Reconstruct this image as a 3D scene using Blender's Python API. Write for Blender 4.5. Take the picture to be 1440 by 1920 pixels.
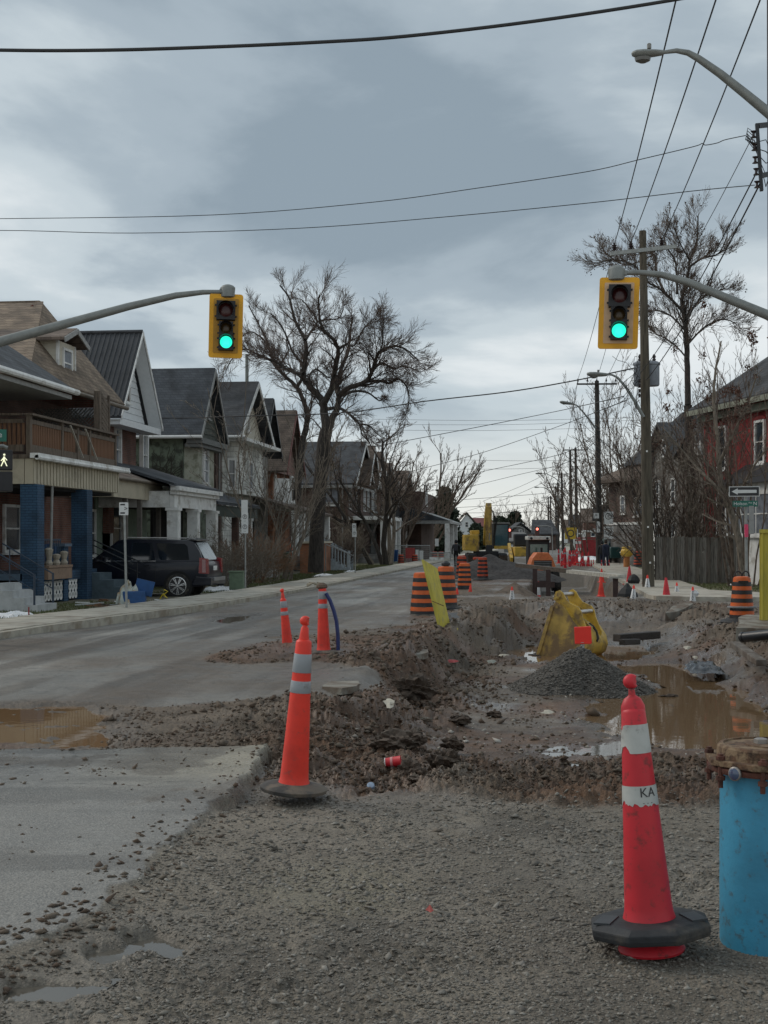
import bpy, bmesh, math, random
import numpy as np
from mathutils import Vector, Matrix
random.seed(7)
PI = math.pi
for o in list(bpy.data.objects): bpy.data.objects.remove(o)
SC = bpy.context.scene
COL = SC.collection
# ---------------------------------------------------------------- camera
TH = math.atan(305/2500.0)            # the street runs along +Y; the camera is turned this far to its left
ST, CT = math.sin(TH), math.cos(TH)
FPX, CX, HZ, EYE = 2500.0, 720.0, 1012.0, 1.75
cam_d = bpy.data.cameras.new('camera'); cam = bpy.data.objects.new('camera', cam_d); COL.objects.link(cam)
cam.location = (0, 0, EYE); cam.rotation_euler = (PI/2, 0, TH)
cam_d.sensor_fit = 'VERTICAL'; cam_d.sensor_height = 24; cam_d.lens = 24*FPX/1920
cam_d.shift_y = (HZ-960)/1920.0
cam_d.clip_start = .1; cam_d.clip_end = 6000
SC.camera = cam
SC.render.resolution_x = 768; SC.render.resolution_y = 1024
# ---------------------------------------------------------------- sky
SUN_EL, SUN_AZ = math.radians(38), math.radians(-70)      # azimuth from +Y towards +X (negative: from the left)
wd = bpy.data.worlds.new('World'); SC.world = wd; wd.use_nodes = True
nt = wd.node_tree; nt.nodes.clear(); N = nt.nodes.new; L = nt.links.new
def setin(nd, k, v):
    if v is not None: nd.inputs[k].default_value = v
def math_n(tree, op, a, b=None, c=None, clamp=False):
    n = tree.nodes.new('ShaderNodeMath'); n.operation = op; n.use_clamp = clamp
    for i, v in enumerate((a, b, c)):
        if v is None: continue
        if hasattr(v, 'links'): tree.links.new(v, n.inputs[i])
        else: n.inputs[i].default_value = v
    return n.outputs[0]
def ramp_n(tree, fac, stops, interp='EASE'):
    r = tree.nodes.new('ShaderNodeValToRGB'); r.color_ramp.interpolation = interp
    e = r.color_ramp.elements
    while len(e) < len(stops): e.new(.5)
    for el, (p, c) in zip(e, stops):
        el.position = p; el.color = (c[0], c[1], c[2], 1)
    tree.links.new(fac, r.inputs[0]); return r.outputs[0]
def mix_n(tree, fac, a, b, mode='MIX'):
    m = tree.nodes.new('ShaderNodeMix'); m.data_type = 'RGBA'; m.blend_type = mode
    for sock, v in ((m.inputs[0], fac), (m.inputs[6], a), (m.inputs[7], b)):
        if hasattr(v, 'links'): tree.links.new(v, sock)
        elif isinstance(v, (int, float)): sock.default_value = v
        else: sock.default_value = (v[0], v[1], v[2], 1)
    return m.outputs[2]
tc = N('ShaderNodeTexCoord'); sep = N('ShaderNodeSeparateXYZ'); L(tc.outputs['Generated'], sep.inputs[0])
zc = math_n(nt, 'MAXIMUM', sep.outputs[2], 0.0)
den = math_n(nt, 'ADD', zc, 0.13)
ux = math_n(nt, 'DIVIDE', sep.outputs[0], den); uy = math_n(nt, 'DIVIDE', sep.outputs[1], den)
cb = N('ShaderNodeCombineXYZ'); L(ux, cb.inputs[0]); L(uy, cb.inputs[1])
mp = N('ShaderNodeMapping'); L(cb.outputs[0], mp.inputs[0]); mp.inputs['Location'].default_value = (3.1, 1.35, 0); mp.inputs['Rotation'].default_value = (0, 0, .35); mp.inputs['Scale'].default_value = (1.0, 0.8, 1)
n1 = N('ShaderNodeTexNoise'); L(mp.outputs[0], n1.inputs[0]); n1.inputs['Scale'].default_value = 1.1; n1.inputs['Detail'].default_value = 7; n1.inputs['Roughness'].default_value = .54; n1.inputs['Distortion'].default_value = .25
n2 = N('ShaderNodeTexNoise'); L(mp.outputs[0], n2.inputs[0]); n2.inputs['Scale'].default_value = .55; n2.inputs['Detail'].default_value = 3; n2.inputs['Roughness'].default_value = .4
cl = math_n(nt, 'ADD', math_n(nt, 'MULTIPLY', n1.outputs[0], .6), math_n(nt, 'MULTIPLY', n2.outputs[0], .4))
cc = ramp_n(nt, cl, [(.37, (.26, .325, .38)), (.445, (.365, .435, .49)), (.515, (.53, .60, .64)), (.61, (.76, .80, .815))])
hz = ramp_n(nt, sep.outputs[2], [(0.0, (.83, .83, .77)), (.05, (.76, .79, .77)), (.11, (.48, .56, .61)), (.16, (.40, .48, .54))])
hf = ramp_n(nt, sep.outputs[2], [(0.02, (.92, .92, .92)), (.15, (0, 0, 0))])
skyc = mix_n(nt, hf, cc, hz)
below = ramp_n(nt, sep.outputs[2], [(.0, (1, 1, 1)), (.001, (0, 0, 0))], 'LINEAR')
nish = N('ShaderNodeTexSky'); nish.sky_type = 'NISHITA'; nish.sun_disc = False; nish.sun_elevation = SUN_EL; nish.sun_rotation = SUN_AZ
bgs = N('ShaderNodeBackground'); L(nish.outputs[0], bgs.inputs[0]); bgs.inputs[1].default_value = .05
bgc = N('ShaderNodeBackground'); L(skyc, bgc.inputs[0]); bgc.inputs[1].default_value = 1.04
mx = N('ShaderNodeMixShader'); mx.inputs[0].default_value = .93; L(bgs.outputs[0], mx.inputs[1]); L(bgc.outputs[0], mx.inputs[2])
wo = N('ShaderNodeOutputWorld'); L(mx.outputs[0], wo.inputs[0])
# ---------------------------------------------------------------- sun (overcast)
sl = bpy.data.lights.new('sun', 'SUN'); sl.energy = 1.25; sl.angle = math.radians(28); sl.color = (1, .92, .82)
so = bpy.data.objects.new('sun', sl); COL.objects.link(so)
sd = Vector((math.sin(SUN_AZ)*math.cos(SUN_EL), math.cos(SUN_AZ)*math.cos(SUN_EL), math.sin(SUN_EL)))
so.rotation_euler = (-sd).to_track_quat('-Z', 'Y').to_euler(); so.location = (0, 0, 60)
SC.view_settings.view_transform = 'Standard'; SC.view_settings.look = 'None'
SC.view_settings.exposure = .10; SC.view_settings.gamma = 1; SC.view_settings.use_curve_mapping = False
SC.render.engine = 'CYCLES'

# ---------------------------------------------------------------- positions
def W(s, d, z=0.): return Vector((s*CT-d*ST, s*ST+d*CT, z))          # s to the right, d ahead of the camera
def SD(x, y): return (x*CT+y*ST, -x*ST+y*CT)
def PD(px, py, d): return W((px-CX)/FPX*d, d, EYE+(HZ-py)/FPX*d)      # point seen at a pixel, at distance d
def PG(px, py, z=0.): return PD(px, py, FPX*(EYE-z)/(py-HZ))          # ... on the level z
def PX_(px, py, X):                                                   # ... on the plane x = X
    u = (px-CX)/FPX; d = X/(-ST+u*CT); return PD(px, py, d)
def fy(px, X): return PX_(px, HZ, X).y
def fz(px, py, X): return PX_(px, py, X).z
# ---------------------------------------------------------------- noise (numpy)
def _h(ix, iy, sd):
    h = (ix.astype(np.int64)*374761393 + iy.astype(np.int64)*668265263 + sd*982451653) & 0xffffffff
    h = ((h ^ (h >> 13))*1274126177) & 0xffffffff
    h = ((h ^ (h >> 15))*2246822519) & 0xffffffff
    return (h ^ (h >> 16))/4294967295.0
def vn(x, y, sd=0):
    ix = np.floor(x); iy = np.floor(y); fx = x-ix; fy_ = y-iy
    fx = fx*fx*fx*(fx*(fx*6-15)+10); fy_ = fy_*fy_*fy_*(fy_*(fy_*6-15)+10)
    a = _h(ix, iy, sd); b = _h(ix+1, iy, sd); c = _h(ix, iy+1, sd); d = _h(ix+1, iy+1, sd)
    return (a+(b-a)*fx)*(1-fy_)+(c+(d-c)*fx)*fy_
def fbm(x, y, f, octv=5, sd=0, g=.5):
    r = 0; a = 1; t = 0
    for i in range(octv):
        r = r+a*(vn(x*f+i*17.3, y*f-i*9.1, sd+i)*2-1); t += a; a *= g; f *= 2.03
    return r/t
def ridg(x, y, f, octv=4, sd=0, g=.55):
    r = 0; a = 1; t = 0
    for i in range(octv):
        r = r+a*(1-np.abs(vn(x*f+i*7.7, y*f+i*3.1, sd+i)*2-1)*2); t += a; a *= g; f *= 2.1
    return r/t
def sst(x, a, b):
    t = np.clip((x-a)/(b-a), 0, 1); return t*t*(3-2*t)
def polysd(x, y, P):                                                  # signed distance, positive inside
    P = np.array(P, float); n = len(P); best = np.full(x.shape, 1e9); ins = np.zeros(x.shape, bool)
    for i in range(n):
        ax, ay = P[i]; bx, by = P[(i+1) % n]; ex, ey = bx-ax, by-ay
        t = np.clip(((x-ax)*ex+(y-ay)*ey)/(ex*ex+ey*ey+1e-12), 0, 1)
        best = np.minimum(best, (x-ax-t*ex)**2+(y-ay-t*ey)**2)
        c = (ay > y) != (by > y)
        with np.errstate(divide='ignore', invalid='ignore'):
            xi = (bx-ax)*(y-ay)/(by-ay+1e-30)+ax
        ins ^= c & (x < xi)
    return np.where(ins, 1, -1)*np.sqrt(best)
# ---------------------------------------------------------------- materials
MATS = {}
def mat(name, col, rough=.7, metal=0., var=.12, scale=6., bump=.0, bscale=40., col2=None, spec=.5, emit=None, estr=0., alpha=None, coat=0., dirt=None, dscale=3., dthr=.55, stretch=None):
    if name in MATS: return MATS[name]
    m = bpy.data.materials.new(name); m.use_nodes = True; t = m.node_tree; b = t.nodes['Principled BSDF']
    tcn = t.nodes.new('ShaderNodeTexCoord'); vec = tcn.outputs['Object']
    if stretch:
        mpn = t.nodes.new('ShaderNodeMapping'); mpn.inputs['Scale'].default_value = stretch
        t.links.new(vec, mpn.inputs[0]); vec = mpn.outputs[0]
    def noise(sc, det=5, ro=.6):
        n = t.nodes.new('ShaderNodeTexNoise'); n.inputs['Scale'].default_value = sc; n.inputs['Detail'].default_value = det; n.inputs['Roughness'].default_value = ro
        t.links.new(vec, n.inputs[0]); return n.outputs[0]
    c2 = col2 or tuple(max(0, c*(1-2.2*var)) for c in col); c3 = tuple(min(1, c*(1+1.2*var)) for c in col)
    c = ramp_n(t, noise(scale), [(.3, c2), (.52, col), (.75, c3)], 'LINEAR')
    if dirt:
        f = ramp_n(t, noise(dscale, 7, .65), [(dthr-.08, (0, 0, 0)), (dthr+.08, (1, 1, 1))])
        c = mix_n(t, f, c, dirt)
    t.links.new(c, b.inputs['Base Color'])
    b.inputs['Roughness'].default_value = rough; b.inputs['Metallic'].default_value = metal
    b.inputs['Specular IOR Level'].default_value = spec; b.inputs['Coat Weight'].default_value = coat
    if bump:
        bn = t.nodes.new('ShaderNodeBump'); bn.inputs['Strength'].default_value = bump; bn.inputs['Distance'].default_value = .02
        t.links.new(noise(bscale, 4), bn.inputs['Height']); t.links.new(bn.outputs[0], b.inputs['Normal'])
    if emit:
        b.inputs['Emission Color'].default_value = (*emit, 1); b.inputs['Emission Strength'].default_value = estr
    MATS[name] = m; return m
def brickmat(name, col, col2, mortar, bw=.22, bh=.075, rough=.85, msize=.012, dark=None, off=.5, vary=True):
    """Courses laid in world height, running along whichever way the wall faces."""
    if name in MATS: return MATS[name]
    m = bpy.data.materials.new(name); m.use_nodes = True; t = m.node_tree; b = t.nodes['Principled BSDF']
    tcn = t.nodes.new('ShaderNodeTexCoord'); s = t.nodes.new('ShaderNodeSeparateXYZ'); t.links.new(tcn.outputs['Object'], s.inputs[0])
    hsum = math_n(t, 'ADD', s.outputs[0], s.outputs[1]); cbn = t.nodes.new('ShaderNodeCombineXYZ')
    t.links.new(hsum, cbn.inputs[0]); t.links.new(s.outputs[2], cbn.inputs[1])
    br = t.nodes.new('ShaderNodeTexBrick'); t.links.new(cbn.outputs[0], br.inputs[0]); br.offset = off
    br.inputs['Scale'].default_value = 1; br.inputs['Brick Width'].default_value = bw; br.inputs['Row Height'].default_value = bh
    br.inputs['Mortar Size'].default_value = msize; br.inputs['Color1'].default_value = (*col, 1); br.inputs['Color2'].default_value = (*col2, 1); br.inputs['Mortar'].default_value = (*mortar, 1)
    n = t.nodes.new('ShaderNodeTexNoise'); n.inputs['Scale'].default_value = 1.3; n.inputs['Detail'].default_value = 6; t.links.new(tcn.outputs['Object'], n.inputs[0])
    g = ramp_n(t, n.outputs[0], [(.35, (.6, .6, .6)), (.6, (1.05, 1.05, 1.05))])
    t.links.new(mix_n(t, 1.0, br.outputs[0], g, 'MULTIPLY'), b.inputs['Base Color']); b.inputs['Roughness'].default_value = rough
    bn = t.nodes.new('ShaderNodeBump'); bn.inputs['Strength'].default_value = .5; bn.inputs['Distance'].default_value = .01; bn.invert = True
    t.links.new(br.outputs[1], bn.inputs['Height']); t.links.new(bn.outputs[0], b.inputs['Normal'])
    MATS[name] = m; return m
# ---------------------------------------------------------------- mesh builder
class MB:
    def __init__(s): s.v = []; s.f = []
    def add(s, vs, fs):
        n = len(s.v); s.v.extend([tuple(v) for v in vs]); s.f.extend([tuple(i+n for i in f) for f in fs]); return s
    def box(s, x0, x1, y0, y1, z0, z1):
        vs = [(x, y, z) for z in (z0, z1) for y in (y0, y1) for x in (x0, x1)]
        return s.add(vs, [(0, 2, 3, 1), (4, 5, 7, 6), (0, 1, 5, 4), (2, 6, 7, 3), (0, 4, 6, 2), (1, 3, 7, 5)])
    def obox(s, c, size, R=None):                                     # centre, full sizes, rotation matrix
        hx, hy, hz_ = size[0]/2, size[1]/2, size[2]/2; c = Vector(c)
        vs = [Vector((x, y, z)) for z in (-hz_, hz_) for y in (-hy, hy) for x in (-hx, hx)]
        vs = [c+(R@v if R else v) for v in vs]
        return s.add(vs, [(0, 2, 3, 1), (4, 5, 7, 6), (0, 1, 5, 4), (2, 6, 7, 3), (0, 4, 6, 2), (1, 3, 7, 5)])
    def beam(s, a, b, w, h, up=(0, 0, 1)):                            # rectangular bar a->b
        a = Vector(a); b = Vector(b); t = (b-a).normalized(); u = Vector(up)
        if abs(t.dot(u)) > .98: u = Vector((1, 0, 0))
        r = t.cross(u).normalized(); u = r.cross(t)
        vs = [p+r*i*w/2+u*j*h/2 for p in (a, b) for i, j in ((-1, -1), (1, -1), (1, 1), (-1, 1))]
        return s.add(vs, [(3, 2, 1, 0), (4, 5, 6, 7), (0, 1, 5, 4), (1, 2, 6, 5), (2, 3, 7, 6), (3, 0, 4, 7)])
    def tube(s, pts, rad, n=8, cap=True):
        pts = [Vector(p) for p in pts]; m = len(pts); base = len(s.v)
        if not hasattr(rad, '__len__'): rad = [rad]*m
        ref = None
        for i, p in enumerate(pts):
            t = (pts[min(i+1, m-1)]-pts[max(i-1, 0)])
            t = t.normalized() if t.length > 1e-9 else Vector((0, 0, 1))
            if ref is None: ref = t.orthogonal().normalized()
            ref = (ref-t*ref.dot(t)); ref = ref.normalized() if ref.length > 1e-6 else t.orthogonal().normalized()
            b = t.cross(ref)
            for k in range(n):
                a = 2*PI*k/n; q = p+(ref*math.cos(a)+b*math.sin(a))*rad[i]; s.v.append((q.x, q.y, q.z))
        for i in range(m-1):
            for k in range(n):
                a = base+i*n+k; b_ = base+i*n+(k+1) % n; s.f.append((a, b_, b_+n, a+n))
        if cap and n > 3:
            s.f.append(tuple(base+k for k in reversed(range(n)))); s.f.append(tuple(base+(m-1)*n+k for k in range(n)))
        return s
    def lathe(s, prof, n=20, c=(0, 0, 0), M=None, sx=1, sy=1, cap=True):        # prof: (r, z)
        base = len(s.v)
        for r, z in prof:
            for k in range(n):
                a = 2*PI*k/n; q = Vector((r*math.cos(a)*sx, r*math.sin(a)*sy, z))
                if M: q = M@q
                s.v.append((q.x+c[0], q.y+c[1], q.z+c[2]))
        for i in range(len(prof)-1):
            for k in range(n):
                a = base+i*n+k; b_ = base+i*n+(k+1) % n; s.f.append((a, b_, b_+n, a+n))
        if cap: s.f.append(tuple(base+k for k in reversed(range(n)))); s.f.append(tuple(base+(len(prof)-1)*n+k for k in range(n)))
        return s
    def prism(s, poly, vec):                                          # 3D polygon swept by vec
        n = len(poly); v = Vector(vec); P = [Vector(p) for p in poly]
        return s.add(P+[p+v for p in P], [tuple(reversed(range(n)))]+[tuple(range(n, 2*n))]+[(i, (i+1) % n, n+(i+1) % n, n+i) for i in range(n)])
    def xf(s, M):
        s.v = [tuple(M@Vector(v)) for v in s.v]; return s
def mesh_of(name, mb, m, loc=None, smooth=False, bevel=0.):
    me = bpy.data.meshes.new(name)
    vs = mb.v if loc is None else [(v[0]-loc[0], v[1]-loc[1], v[2]-loc[2]) for v in mb.v]
    me.from_pydata(vs, [], mb.f)
    if bevel or True:
        bm = bmesh.new(); bm.from_mesh(me)
        if len(mb.f) < 60000: bmesh.ops.recalc_face_normals(bm, faces=bm.faces)
        if bevel: bmesh.ops.bevel(bm, geom=[e for e in bm.edges if e.is_manifold and e.calc_face_angle(0) > .5], offset=bevel, segments=2, affect='EDGES', profile=.6, clamp_overlap=True)
        bm.to_mesh(me); bm.free()
    if m: me.materials.append(m)
    if smooth:
        me.polygons.foreach_set('use_smooth', [True]*len(me.polygons))
        try: me.set_sharp_from_angle(angle=math.radians(40))
        except Exception: pass
    me.update(); return me
class Thing:
    """A thing: an Empty at its base that parents its parts (meshes given in world coordinates)."""
    def __init__(s, name, label, cat, loc=(0, 0, 0), group=None, kind=None):
        s.loc = Vector(loc); o = bpy.data.objects.new(name, None); o.empty_display_size = .2; COL.objects.link(o); o.location = loc
        s.o = o; o['label'] = label; o['category'] = cat
        if group: o['group'] = group
        if kind: o['kind'] = kind
        s.cache = {}
    def part(s, name, mb, m, parent=None, smooth=False, bevel=0., label=None, kind=None):
        me = mesh_of(name, mb, m, s.loc, smooth, bevel); o = bpy.data.objects.new(name, me); COL.objects.link(o)
        o.parent = parent or s.o
        if label: o['label'] = label
        if kind: o['kind'] = kind
        return o
    def inst(s, name, me, off, parent=None, rot=None):                # shared mesh put at world point off
        o = bpy.data.objects.new(name, me); COL.objects.link(o); o.parent = parent or s.o
        o.location = Vector(off)-s.loc
        if rot: o.rotation_euler = rot
        return o
def one(name, mb, m, label, cat, loc=None, group=None, smooth=False, bevel=0., kind=None, origin=None):
    l = Vector(loc) if loc is not None else Vector(mb.v[0])
    me = mesh_of(name, mb, m, l, smooth, bevel); o = bpy.data.objects.new(name, me); COL.objects.link(o); o.location = l
    if label: o['label'] = label
    if cat: o['category'] = cat
    if group: o['group'] = group
    if kind: o['kind'] = kind
    return o
def copy_tree(o, loc, rot=None, label=None, scale=None):
    c = o.copy(); COL.objects.link(c); c.location = loc
    if rot is not None: c.rotation_euler = rot
    if scale is not None: c.scale = (scale,)*3 if not hasattr(scale, '__len__') else scale
    if label: c['label'] = label
    for ch in [k for k in bpy.data.objects if k.parent == o]:
        d = ch.copy(); COL.objects.link(d); d.parent = c
        for g in [k for k in bpy.data.objects if k.parent == ch]:
            e = g.copy(); COL.objects.link(e); e.parent = d
    return c
def fast_mesh(name, V, F, m, smooth=False):
    """numpy vertices (n,3), faces (m,k)"""
    me = bpy.data.meshes.new(name); k = F.shape[1]
    me.vertices.add(len(V)); me.vertices.foreach_set('co', np.ascontiguousarray(V, dtype=np.float32).ravel())
    me.loops.add(F.size); me.loops.foreach_set('vertex_index', np.ascontiguousarray(F, dtype=np.int32).ravel())
    me.polygons.add(len(F)); me.polygons.foreach_set('loop_start', np.arange(0, F.size, k, dtype=np.int32)); me.polygons.foreach_set('loop_total', np.full(len(F), k, dtype=np.int32))
    if smooth: me.polygons.foreach_set('use_smooth', [True]*len(F))
    if m: me.materials.append(m)
    me.update(calc_edges=True); return me
# ================================================================ terrain
def GP(pts, z=0.):
    out = []
    for px, py in pts:
        d = FPX*(EYE-z)/(py-HZ); out.append(((px-CX)/FPX*d, d))
    return out
PIT = [(-.35, 9.1), (-.95, 10.8), (-1.0, 13.5), (-.5, 17), (.1, 19.5), (.6, 22.5), (.9, 25), (1.3, 27.5), (2.3, 29), (2.9, 32.5), (3.3, 36.5), (6, 37.2), (8.8, 36.5), (8.0, 29), (7.3, 24.5), (7.4, 19), (7.7, 13), (7.7, 9.0), (3, 8.75)]
SLAB = GP([(-900, 1400), (0, 1401), (300, 1399), (500, 1397), (488, 1440), (440, 1476), (300, 1590), (180, 1712), (0, 1792), (-500, 2300), (-2500, 2300)], .1)
MUD = GP([(300, 1318), (640, 1300), (700, 1262), (600, 1243), (430, 1250), (390, 1236), (520, 1194), (650, 1183), (765, 1168), (800, 1130), (845, 1092), (862, 1064), (880, 1040), (1040, 1040), (1110, 1062), (1190, 1120), (1440, 1140), (2400, 1180), (2600, 1520), (1440, 1514), (900, 1506), (620, 1506), (560, 1474), (440, 1486), (505, 1395), (250, 1400), (0, 1402), (-900, 1402), (-900, 1318), (0, 1316), (100, 1308)])
PUD = [  # name, level, outline in (s, d), label
 ('puddle', -.600, GP([(925, 1222), (1000, 1206), (1200, 1210), (1240, 1222), (1190, 1242), (1000, 1246), (960, 1238)], -.6), 'muddy'),
 ('puddle', -.600, GP([(1120, 1246), (1290, 1243), (1350, 1262), (1440, 1326), (1520, 1378), (1560, 1430), (1440, 1412), (1330, 1408), (1215, 1402), (1130, 1384), (1100, 1358), (1098, 1330), (1130, 1304), (1240, 1294), (1180, 1268)], -.6), 'big'),
 ('puddle', -.565, GP([(1035, 1412), (1100, 1400), (1170, 1396), (1180, 1424), (1130, 1434), (1060, 1428)], -.565), 'small'),
 ('puddle', -.26, GP([(770, 1464), (900, 1452), (980, 1440), (1120, 1446), (1170, 1462), (1120, 1486), (950, 1492), (800, 1484)], -.26), 'thin'),
 ('puddle', -.035, GP([(-500, 1324), (0, 1321), (150, 1318), (225, 1336), (200, 1352), (235, 1378), (205, 1397), (90, 1401), (0, 1390), (-500, 1392)], 0), 'brown'),
 ('puddle', .030, GP([(120, 1790), (180, 1776), (240, 1786), (215, 1812), (150, 1822)], .03), 'fore'),
 ('puddle', .016, GP([(232, 1768), (290, 1756), (345, 1776), (330, 1790), (260, 1786)], .016), 'fore2'),
 ('puddle', -.03, GP([(385, 1163), (420, 1154), (480, 1150), (470, 1160), (430, 1168)], 0), 'road'),
 ('puddle', .035, GP([(0, 1850), (90, 1836), (200, 1850), (120, 1880), (0, 1890)], .035), 'fore3'),
]
MOUNDS = [  # s, d, height, radius s, radius d
 (-.55, 12.0, .10, .5, 1.0), (-.2, 14.5, .13, .35, .9), (.15, 16.5, .16, .35, .9), (-.55, 10.3, .07, .35, .5), (-.25, 18.5, .12, .5, 1.2), (.35, 20.3, .30, .30, .9), (.65, 22.0, .26, .30, 1.1),
 (.15, 11.7, .16, .30, .5), (.55, 12.6, .15, .22, .5), (.42, 14.6, .15, .25, .7), (.80, 16.5, .16, .30, .9), (1.05, 19.0, .20, .35, 1.2), (.62, 11.1, .06, .2, .4),
 (.3, 9.05, .03, .9, .22), (1.9, 8.95, .04, 1.1, .2), (-1.8, 20.5, .10, .8, 1.5), (-1.1, 21.5, .12, .6, 1.2), (2.0, 29.6, .38, .55, .8), (1.5, 27.2, .25, .35, .8), (2.75, 30.8, .30, .45, 1.2),
 (3.9, 34.4, .15, .6, 1.2), (5.6, 32.5, .22, .9, 1.6), (6.7, 31.0, .26, .8, 1.6), (7.6, 33.5, .20, .9, 1.6), (6.8, 27.0, .18, .6, 1.5), (6.6, 22.5, .15, .5, 1.5), (6.5, 18.5, .22, .6, 2.0), (2.15, 13.6, .12, .45, .5), (1.45, 12.5, .08, .4, .4), (2.9, 12.9, .10, .5, .5), (4.0, 13.2, .14, .7, .7), (3.3, 11.2, .06, .6, .5)]
XS = lambda s, d: s*CT-d*ST
def smask(s, d, P, w, seed, amp=.10, f=1.2, an=1.0):
    """soft signed mask, wobbly edge"""
    wob = fbm(s, d, f, 4, seed)*amp*(1+d*.03)
    return sst(polysd(s, d*an, [(a, b*an) for a, b in P])+wob, -w, w)
def terrain(s, d):
    s = np.asarray(s, float); d = np.asarray(d, float); X = XS(s, d); Y = s*ST+d*CT
    far = np.exp(-np.maximum(d-45, 0)/30)
    wx = fbm(s, d, .9, 3, 5)*.22; wy = fbm(s, d, .9, 3, 9)*.5
    pd = polysd(s+wx, (d+wy)*.30, [(a, b*.30) for a, b in PIT])
    pit = sst(pd+fbm(s, d, 1.6, 4, 19)*.22, 0, 1.25+.85*sst(s, 2.5, 4.5))*.62
    leftb = sst(pd, 0, .75)
    steep = sst(-(s-.13*(d-8)*.9), -1.4, -.4)*sst(d, 15, 18)
    pit = pit*(1-steep)+leftb*.62*steep
    pit = pit*(.90)*sst(d, 8.6, 14.2)
    mud = smask(s, d, MUD, .12, 21, .35, .7)
    slab = sst(polysd(s, d, SLAB)+fbm(s, d, 3.2, 5, 31, .6)*.11, -.03, .03)
    slab_edge = slab
    mud = mud*(1-slab)
    p2 = sst(np.minimum(np.minimum(X+.75, 2.75-X), np.minimum((Y-41.5)*.5, (82-Y)*.5))+fbm(s, d, .8, 3, 77)*.25, 0, .45)
    h = np.zeros_like(s)
    h += fbm(s, d, .35, 3, 3)*.022*far
    h += -.005*sst(d, 9, 12)
    inpit = sst(pd, -.2, .5)
    rough = fbm(s, d, 2.2, 7, 11, .60)*.105+ridg(s, d, 5.0, 4, 15)*.034+np.abs(fbm(s, d, 9, 4, 16, .6))*.07-.02
    bank = sst(pd, -.75, -.1)*(1-sst(pd, .75, 1.5))
    floor = sst(pd, 1.0, 1.5)
    amp = mud*(.36+1.05*bank)*(1-.58*floor)
    near_g = (1-mud)*(1-slab)*(d < 11)
    h += rough*amp*np.clip(far+.15, 0, 1)
    h -= pit
    for ms, md, mh, rs, rd in MOUNDS:
        q = ((s-ms)/rs)**2+((d-md)/rd)**2
        h += mh*np.exp(-q)*(.75+.5*fbm(s, d, 3.0, 3, 41))
    h += near_g*(fbm(s, d, 7, 4, 51)*.010+fbm(s, d, 1.5, 3, 52)*.014+np.clip(fbm(s, d, 2.2, 3, 53), 0, 1)*fbm(s, d, 22, 3, 54)*.04)
    sdist = np.maximum(-polysd(s, d, SLAB), 0)
    h += (1-slab)*(1-mud)*.088*np.exp(-sdist/.45)*(1-sst(d, 7.6, 9.0))
    h += slab*(.10+fbm(s, d, 2, 3, 61)*.004)
    h += (1-sst(X, -8.8, -8.3))*(-.08)*sst(d, 20, 30)                 # front yards lie a little low
    h -= p2*1.05
    rd_ = (1-mud)*(1-slab)*(d >= 9)
    h += rd_*(fbm(s, d, 1.0, 4, 71)*.012)*far
    road_bits = rd_*np.clip(fbm(s, d, 1.4, 4, 73)-.15, 0, 1)*fbm(s, d, 9, 4, 74)*.06*np.clip((30-d)/15, 0, 1)
    h += road_bits
    for nm, lv, P, tag_ in PUD:
        k = sst(polysd(s, d, P)+fbm(s, d, 2.4, 5, 91)*(.35 if d.size and tag_ in ('big', 'muddy', 'brown') else .12)*(.5 if tag_ == 'brown' else 1), -.06 if 'fore' not in tag_ else -.05, .22 if 'fore' not in tag_ else .04)
        deep = .05 if tag_ in ('big', 'muddy') else .028
        a = .035 if tag_ == 'thin' else .012
        h = h*(1-k)+(lv-deep*.8*k+fbm(s, d, 5, 5, 93)*a*(4.2 if tag_ == 'brown' else 2.6 if 'fore' in tag_ else 1))*k
    return h, dict(mud=mud, slab=slab, pd=pd, p2=p2, bank=bank, floor=floor, X=X, Y=Y, rough=rough)
def hz_at(s, d):
    h, _ = terrain(np.array([float(s)]), np.array([float(d)])); return float(h[0])
def ground_at(px, py, z0=0.):
    """point of the terrain under a pixel"""
    z = z0
    for _ in range(6):
        d = FPX*(EYE-z)/(py-HZ); s = (px-CX)/FPX*d; z = .5*z+.5*hz_at(s, d)
    return W(s, d, z)
# grid: a fan of columns and rows
uu = np.concatenate([-np.geomspace(3.0, .33, 70)[:-1], np.linspace(-.33, .33, 900), np.geomspace(.33, 3.0, 70)[1:]])
pys = np.concatenate([np.linspace(1924, 1530, 190), np.linspace(1530, 1120, 300)[1:], np.linspace(1120, 1040, 75)[1:]])
dd = np.concatenate([np.linspace(-2, 4.2, 18), FPX*EYE/(pys-HZ), np.geomspace(160, 2500, 16)])
UU, DD = np.meshgrid(uu, dd); SS = UU*np.maximum(DD, 1.2)
hh, mk = terrain(SS.ravel(), DD.ravel())
s_, d_ = SS.ravel(), DD.ravel(); X_, Y_ = mk['X'], mk['Y']
VV = np.stack([X_, Y_, hh], 1)
VV[d_ > 160, 2] = -.05
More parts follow.
